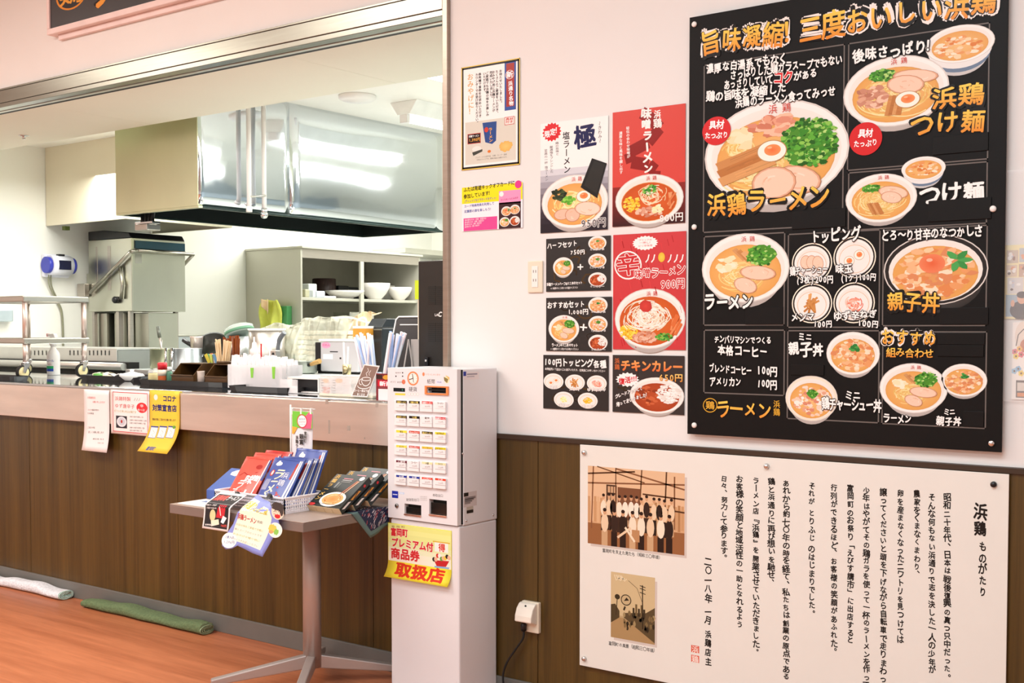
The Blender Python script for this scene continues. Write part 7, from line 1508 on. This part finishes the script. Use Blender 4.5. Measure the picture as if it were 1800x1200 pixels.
# grey handled steel pot
pp = onY(457, 600, 4.45); t = thing('stock_pot', 'tall shiny stock pot with a white rim behind the squeeze bottles', 'pot', (pp.x, 4.5, tz)); c = wloc(t)
mb = MB(); mb.lathe([(.095, 0), (.1, .01), (.1, onY(457, 580, 4.5).z - tz), (.09, onY(457, 580, 4.5).z - tz), (.09, .015), (0, .015)], c, 32); part('body', mb, STEEL, t)
hz_ = onY(457, 579, 4.5).z; mb = MB(); mb.lathe([(.1, -.006), (.106, -.004), (.106, .006), (.098, .006)], (c.x, c.y, hz_), 32); part('rim', mb, WHITEP, t)
a_ = onY(488, 622, 4.15); b_ = onY(491, 598, 4.15); d_ = onY(500, 584, 4.15)
mb = MB(); pts = smooth([(a_.x, 4.15, tz + .002), (a_.x, 4.15, a_.z), (b_.x, 4.15, b_.z), (d_.x, 4.15, d_.z)], 6); mb.tube(pts, [.009] * 6 + [.011] * 6 + [.013] * 6 + [.012], 10)
gh = solo('grey_scoop', mb, mat('grey_handle', '6e7377', .35, 0, .04), 'thick grey curved scoop handle rising behind the spoon box', 'scoop')
# glass jar lid far left of the pot
pg = onY(416, 582, 4.6); t = thing('glass_lid', 'tilted glass lid with a green band behind the brown chopsticks', 'lid', (pg.x, 4.62, tz)); M = Matrix.Translation((pg.x, 4.62, pg.z)) @ Matrix.Rotation(-.35, 4, 'Y')
mb = MB(); mb.lathe([(.085, -.02), (.088, .02), (.06, .035), (0, .04)], (0, 0, 0), 28); mb.v = [M @ v for v in mb.v]; part('glass', mb, mat('greenish_glass', 'dde8e0', .1, 0, 0, alpha=.5), t)
mb = MB(); mb.lathe([(.0885, -.012), (.0892, .004)], (0, 0, 0), 28); mb.v = [M @ v for v in mb.v]; part('band', mb, mat('green_band', '5f8f70', .4), t)
mb = MB(); mb.lathe([(.07, 0), (.07, pg.z - tz - .03)], (pg.x, 4.62, tz), 20); part('pot_below', mb, LS, t)
# grey box machine with pink label
Y = 4.28; X0, X1, Z0, Z1 = rc(Y, 563, 600, 630, 632); t = thing('receipt_machine', 'grey boxy machine with black left edge and pink oval sticker on the prep table', 'machine', ((X0 + X1) / 2, Y + .1, tz))
mb = MB(); mb.box((X0, Y, tz + .012), (X1, Y + .22, Z1)); part('body', mb, mat('machine_grey', 'c9c9cc', .35, .3, .02), t, bevel=.006)
xl_ = onY(551, 600, Y).x; mb = MB(); mb.box((xl_, Y + .01, tz + .012), (X0, Y + .22, Z1 - .004)); part('edge_cover', mb, BLACKP, t, bevel=.004)
mb = MB(); mb.box((xl_ + .01, Y + .02, tz), (X1 - .01, Y + .2, tz + .012)); part('foot', mb, DARK, t)
mb = MB(); mb.box((X0 - .01, Y - .004, Z1), (X1 + .01, Y + .22, Z1 + .012)); part('lid', mb, WHITEP, t, bevel=.004)
pr = Print(Y); pr.pell(573, 606.5, 8, 5.5, 'f29ab8', .2); pr.text('のれん', 567, 606, 580, 606.5, 5, 'd8527a', .3, bold=.02); pr.rect(580, 617, 594, 619, '2a2a2c', .2); pr.rect(568, 622, 585, 631, 'eeeeee', .2); pr.rect(597, 628, 600, 631, '1a1a1c', .2); pr.build('markings', t)
mb = MB(); mb.lathe([(.02, 0), (.022, .055)], (onY(607, 640, 4.13).x, 4.14, tz), 18); hd = solo('steel_cup', mb, mat('brass_steel', 'b5a67e', .3, .8), 'small brassy steel cup holding two white sticks on the prep table', 'cup')
for k, (a0, b0) in enumerate(((606, 605), (610, 613))): q = onY(b0, 601 + k * 8, 4.14); s_ = onY(a0, 640, 4.14); mb = MB(); mb.bar((s_.x, 4.14, tz + .006), (q.x - .004, 4.14, q.z), .009, .004, up=(0, 1, 0)); solo('white_stick', mb, WHITEP, ('left taller', 'right shorter')[k] + ' white stick in the small brassy cup', 'stick')
# orange-brown carton
Y = 4.32; X0, X1, Z0, Z1 = rc(Y, 620, 577, 642, 640); t = thing('tea_carton', 'tall orange-brown carton with a white top behind the left straws', 'carton', ((X0 + X1) / 2, Y + .04, tz))
mb = MB(); mb.box((X0, Y, tz), (X1, Y + .08, Z1)); part('body', mb, mat('amber_card', 'c98a2e', .5, 0, .06), t, bevel=.002)
mb = MB(); mb.box((X0, Y, Z1), (X1, Y + .08, Z1 + .012)); part('collar', mb, WHITEP, t)
mb = MB(); mb.tube(smooth([(X0 + .01, Y + .02, Z1 + .012), (X0 + .012, Y + .02, Z1 + .04), ((X0 + X1) / 2, Y + .03, Z1 + .055), (X1 - .01, Y + .02, Z1 + .04), (X1 - .01, Y + .02, Z1 + .012)], 4), .005, 8); part('handle', mb, CLEARP, t)
# black printer
Y = 4.38; X0, X1, Z0, Z1 = rc(Y, 643, 560, 672, 640); t = thing('black_printer', 'small black printer on the prep table between the carton and the till monitor', 'printer', ((X0 + X1) / 2, Y + .06, tz))
zm = onY(655, 576, Y).z; mb = MB(); mb.box((X0, Y, tz), (X1, Y + .12, zm)); part('body', mb, mat('printer_black', '24282b', .3), t, bevel=.006); mb = MB(); mb.prism([(Y, zm + .002), (Y + .12, zm + .002), (Y + .12, Z1), (Y + .04, Z1)], X0 + .004, X1 - .004, 'X'); part('lid', mb, mat('printer_black', '24282b', .3), t, bevel=.003)
mb = MB(); mb.box((X0, Y - .002, zm - .012), (X1, Y, zm - .006)); part('seam', mb, mat('grey_grip', '7c8076', .4, .5), t)
# plastic-wrapped machines: clear sheeting over stacked trays
PL = mat('crinkled_film', 'cfd0bc', .14, 0, .12, 5, alpha=.6, bump=.3)
def wrap(label, xa, xb, Y, top, seed, m, dep=.22):
    R = random.Random(seed); A_ = onY(xa, 600, Y); B_ = onY(xb, 600, Y); t = thing('plastic_wrapped_trays', label, 'wrapped trays', ((A_.x + B_.x) / 2, Y + dep / 2, tz), 0, 'trays under plastic sheeting')
    ph = [R.uniform(0, 6) for _ in range(5)]
    def zt(u): 
        n = len(top) - 1; k = min(int(u * n), n - 1); f = u * n - k; f = f * f * (3 - 2 * f); return onY(xa + (xb - xa) * u, top[k] * (1 - f) + top[k + 1] * f, Y).z
    def S(u, v):
        x = A_.x + (B_.x - A_.x) * u; Zt = zt(u)
        if v < .6: w = v / .6; z = tz + .002 + (Zt - tz) * w; y = Y - .014 * math.sin(13 * u + ph[0] + 5 * w) - .008 * math.sin(31 * u + ph[1] - 7 * w) - .005 * math.sin(47 * u * (1 + .3 * w) + ph[3]) + .04 * w * w
        else: w = (v - .6) / .4; z = Zt - .01 * w + .006 * math.sin(7 * u + 5 * w + ph[2]) + .004 * math.sin(23 * u - 8 * w); y = Y + .03 + dep * w
        return (x, y, z)
    mb = MB(); mb.grid(S, 70, 24); part('sheeting', mb, m, t, fix=False)
    zmin = min(zt(k / 20) for k in range(21))
    R2 = random.Random(seed + 1)
    n = int((zmin - tz - .03) / .028)
    for k in range(max(1, n)): mb = MB(); mb.box((A_.x + .02, Y + .045, tz + .004 + k * .028), (B_.x - .02, Y + dep - .01, tz + .004 + k * .028 + .02)); part('tray', mb, mat('stack_%d' % (k % 3), ('d9cbb0', 'e6dfd0', 'cdd6cc')[k % 3], .4), t, bevel=.003)
    return t
wrap('low plastic-wrapped stack behind the grey scoop', 448, 518, 4.62, (578, 571, 568, 572, 566), 1, PL, .12)
wrap('wide plastic-wrapped stack left of the orange carton', 519, 606, 4.50, (562, 560, 556, 555, 558, 562), 2, PL, .2)
wrap('plastic-wrapped stack whose sheeting peaks above the orange carton', 596, 648, 4.74, (562, 560, 552, 549, 548), 3, mat('amber_film', 'e2c79c', .2, 0, .06, 3, alpha=.6, bump=.3), .08)

# dish cabinet
kx0, kx1, ky0, ky1, kz = -8.245, -7.54, 7.05, 8.60, 2.02
t = thing('dish_cabinet', 'tall grey steel cabinet with open front, shelves and white bowls inside', 'cabinet', ((kx0 + kx1) / 2, (ky0 + ky1) / 2, 0))
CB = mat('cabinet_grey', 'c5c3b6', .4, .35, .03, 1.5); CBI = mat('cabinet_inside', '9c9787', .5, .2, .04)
mb = MB(); mb.box((kx0, ky0, 0), (kx1, ky0 + .02, kz - .02)); part('side_panel', mb, CB, t, bevel=.002)
mb = MB(); mb.box((kx0, ky1 - .02, 0), (kx1, ky1, kz - .02)); part('side_panel', mb, CB, t, bevel=.002)
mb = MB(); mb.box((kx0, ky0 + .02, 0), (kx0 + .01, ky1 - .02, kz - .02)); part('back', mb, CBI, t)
mb = MB(); mb.box((kx0, ky0 - .01, kz - .02), (kx1 + .03, ky1 + .01, kz)); part('top', mb, CB, t, bevel=.003)
mb = MB(); mb.box((kx1 - .03, ky0 + .02, kz - .10), (kx1, ky1 - .02, kz - .02)); part('fascia', mb, STEEL, t, bevel=.003)
zsh = onX(600, 524, kx1).z
for z in (zsh, 1.20, .75, .12): mb = MB(); mb.box((kx0 + .01, ky0 + .02, z - .025), (kx1 - .02, ky1 - .02, z)); part('shelf', mb, CB, t, bevel=.003)
yp = onX(637, 500, kx1).y; mb = MB(); mb.box((kx1 - .025, yp - .022, .1), (kx1, yp + .022, kz - .10)); part('post', mb, CB, t, bevel=.002)
for y in (ky0 + .25, ky0 + .45): mb = MB(); mb.box((kx0 + .012, y - .01, zsh + .002), (kx0 + .03, y + .01, kz - .03)); part('rail', mb, mat('brown_rail', '7a5a34', .5), t)
for k in range(4):
    p = (kx1 - .06, ky0 + .022, 1.50 - k * .05); mb = MB(); mb.lathe([(0, 0), (.008, 0), (.008, .002)], p, 10, axis='Y'); part('peg_hole', mb, DARK, t)
def onshelf(x): return onX(x, 520, kx1 - .12)
def bowl3(name, label, x, r, h, group, dz=0, X=kx1 - .15, m=WHITEP, z=None, cat='bowl'):
    p = onX(x, 520, X); z = zsh if z is None else z; t = thing(name, label, cat, (X, p.y, z + dz), 0, group)
    mb = MB(); mb.lathe([(r * .42, 0), (r * .45, .012), (r * .72, h * .35), (r * .93, h * .7), (r, h), (r * .97, h), (r * .88, h * .7), (r * .66, h * .35), (0, .016)], (X, p.y, z + dz), 32); part('bowl', mb, m, t); return t
bowl3('ramen_bowl', 'large white bowl on the cabinet shelf, left of the centre post group', 659, .145, .155, 'white bowls in the cabinet')
bowl3('ramen_bowl', 'large white bowl nested half behind the left one in the cabinet', 676, .115, .15, 'white bowls in the cabinet', X=kx1 - .42)
bowl3('ramen_bowl', 'smaller white bowl at the right end of the cabinet shelf', 702, .122, .125, 'white bowls in the cabinet', X=kx1 - .13)
bowl3('serving_plate', 'wide shallow white plate on the left bay of the cabinet shelf', 606, .18, .075, None, cat='plate')
p = onX(570, 520, kx1 - .46); mb = MB(); mb.lathe([(.10, 0), (.11, .02), (.11, .19), (.10, .195), (0, .195)], (p.x, p.y, zsh), 28); solo('brown_stockpot', mb, mat('dark_maroon', '2f1a18', .4), 'dark brown round pot on the cabinet shelf behind the plate', 'pot')
for i, (x, w, h) in enumerate(((594, .07, .14), (611, .07, .13), (628, .07, .12))):
    p = onX(x, 520, kx1 - .60); mb = MB(); mb.box((p.x - .08, p.y - w, zsh), (p.x + .08, p.y + w, zsh + h)); solo('black_container', mb, BLACKP, ('left', 'middle', 'right')[i] + ' black container at the back of the cabinet shelf', 'container', 'black containers in the cabinet', bevel=.008)
for i, (x, w, h, c) in enumerate(((537, .05, .07, 'b9b79a'), (543, .05, .12, 'cfd6d4'), (556, .06, .06, 'c3ccd4'), (573, .08, .018, 'f0f0ec'))):
    p = onX(x, 520, kx1 - .08); mb = MB(); mb.box((p.x - .05, p.y - w, zsh), (p.x + .05, p.y + w, zsh + h)); solo('food_tub', mb, mat('tub_' + c, c, .3), ('olive', 'tall pale', 'bluish', 'flat white')[i] + ' plastic tub at the left end of the cabinet shelf', 'tub', 'plastic tubs in the cabinet', bevel=.008)
p = onX(630, 552, kx1 - .15); mb = MB(); mb.box((kx1 - .32, p.y - .16, 1.20), (kx1 - .1, p.y + .16, p.z + .02)); solo('steel_pan_stack', mb, SATIN, 'steel pan stack on the lower cabinet shelf', 'pan', bevel=.01)
# cloths and sponge on the cabinet side
Yc_ = ky0 - .03; p = onY(490, 548, Yc_)
t = thing('hanging_cloth', 'crumpled yellow and green cloth hung on the side of the grey cabinet', 'cloth', (p.x, Yc_, onY(487, 577, Yc_).z))
c0 = onY(485, 528, Yc_); c1 = onY(485, 578, Yc_)
def cl(u, v):
    w = .10 + .035 * v + .02 * math.sin(5 * v); return (c0.x + .0 + (u - .5) * 2 * w, Yc_ - .05 - .03 * math.sin(9 * u + 2 * v) - .015 * math.sin(21 * u), c0.z + (c1.z - c0.z) * v + .006 * math.sin(7 * u))
mb = MB(); mb.grid(cl, 28, 14); part('yellow_cloth', mb, mat('lemon_cloth', 'e3e96a', .8, 0, .2, 6), t, solid=.004, fix=False)
mb = MB(); mb.grid(lambda u, v: (c0.x + .10 * (u - .5) - .01, Yc_ - .11 - .02 * math.sin(8 * u), c0.z + .005 - .13 * v * (.4 + .6 * u) + .006 * math.sin(9 * u)), 16, 8); part('peach_cloth', mb, mat('peach_cloth', 'f2d2a8', .8, 0, .15, 9), t, solid=.003, fix=False)
a_ = onY(489, 538, Yc_); b_ = onY(509, 571, Yc_); mb = MB(); mb.box((a_.x, Yc_ - .03, b_.z), (b_.x, ky0, a_.z)); solo('green_holder', mb, mat('kitchen_green', '4f9a5c', .5, 0, .12, 4), 'green box holder behind the hanging cloth on the cabinet side', 'holder', bevel=.006)
# far shelf
a_ = onX(731, 437, -7.8); mb = MB(); mb.box((-8.245, 8.68, a_.z - .05), (-7.8, 9.59, a_.z)); sh = solo('wall_shelf', mb, SATIN, 'steel wall shelf behind the cabinet, above the black tower', 'shelf', bevel=.004)
mb = MB(); mb.box((-8.245, 8.75, a_.z - .4), (-7.85, 8.79, a_.z - .05)); part('bracket', mb, SATIN, sh)

# ceiling fittings
for k, (yy, x, lb) in enumerate(((5.36, -4.83, 'fluorescent tube fitting on the kitchen ceiling, nearest the big hood'), (4.36, -3.9, 'fluorescent tube fitting on the kitchen ceiling nearest the hatch'), (6.26, -3.9, 'fluorescent tube fitting farther back on the kitchen ceiling'), (5.26, -2.9, 'fluorescent tube fitting on the kitchen ceiling at the far right'))):
    t = thing('tube_light', lb, 'ceiling light', (x, yy + .65, 2.55))
    mb = MB(); mb.prism([(x - .11, 2.68), (x + .11, 2.68), (x + .05, 2.60), (x - .05, 2.60)], yy, yy + 1.3, 'Y'); part('reflector', mb, mat('fitting_white', 'f6f6f0', .5), t, bevel=.003)
    mb = MB(); mb.tube([(x, yy + .03, 2.572), (x, yy + 1.27, 2.572)], .016, 14); part('tube', mb, mat('tube_glow', 'fdfffa', .4, 0, 0, emit=6), t)
    for y_ in (yy, yy + 1.27): mb = MB(); mb.box((x - .03, y_, 2.55), (x + .03, y_ + .03, 2.60)); part('socket', mb, WHITEP, t, bevel=.003)
p = onZ(628, 168, 2.68); t = thing('smoke_detector', 'round white smoke detector on the kitchen ceiling', 'detector', (p.x, p.y, 2.64)); mb = MB(); mb.lathe([(.11, .04), (.11, .022), (.085, .008), (.05, .006), (.045, .0), (0, .0)], (p.x, p.y, 2.64), 32); part('housing', mb, WHITEP, t)
p = onZ(42, 238, 2.443); mb = MB(); mb.lathe([(.03, .0), (.03, -.004), (.012, -.006), (.008, -.018), (.014, -.022), (0, -.022)], (p.x, p.y, 2.443), 18); solo('sprinkler', mb, CHROME, 'small sprinkler head in the lowered ceiling at the far left', 'sprinkler')
mb = MB(); p = onX(4, 558, -8.25); mb.box((-8.25, p.y - .14, p.z - .03), (-8.18, p.y + .05, p.z + .06)); solo('wall_tap', mb, mat('pale_blue_metal', 'cfdde4', .35, .5), 'small pale fitting on the kitchen wall at the left edge', 'fitting', bevel=.01)
bpy.data.objects.remove(_go)
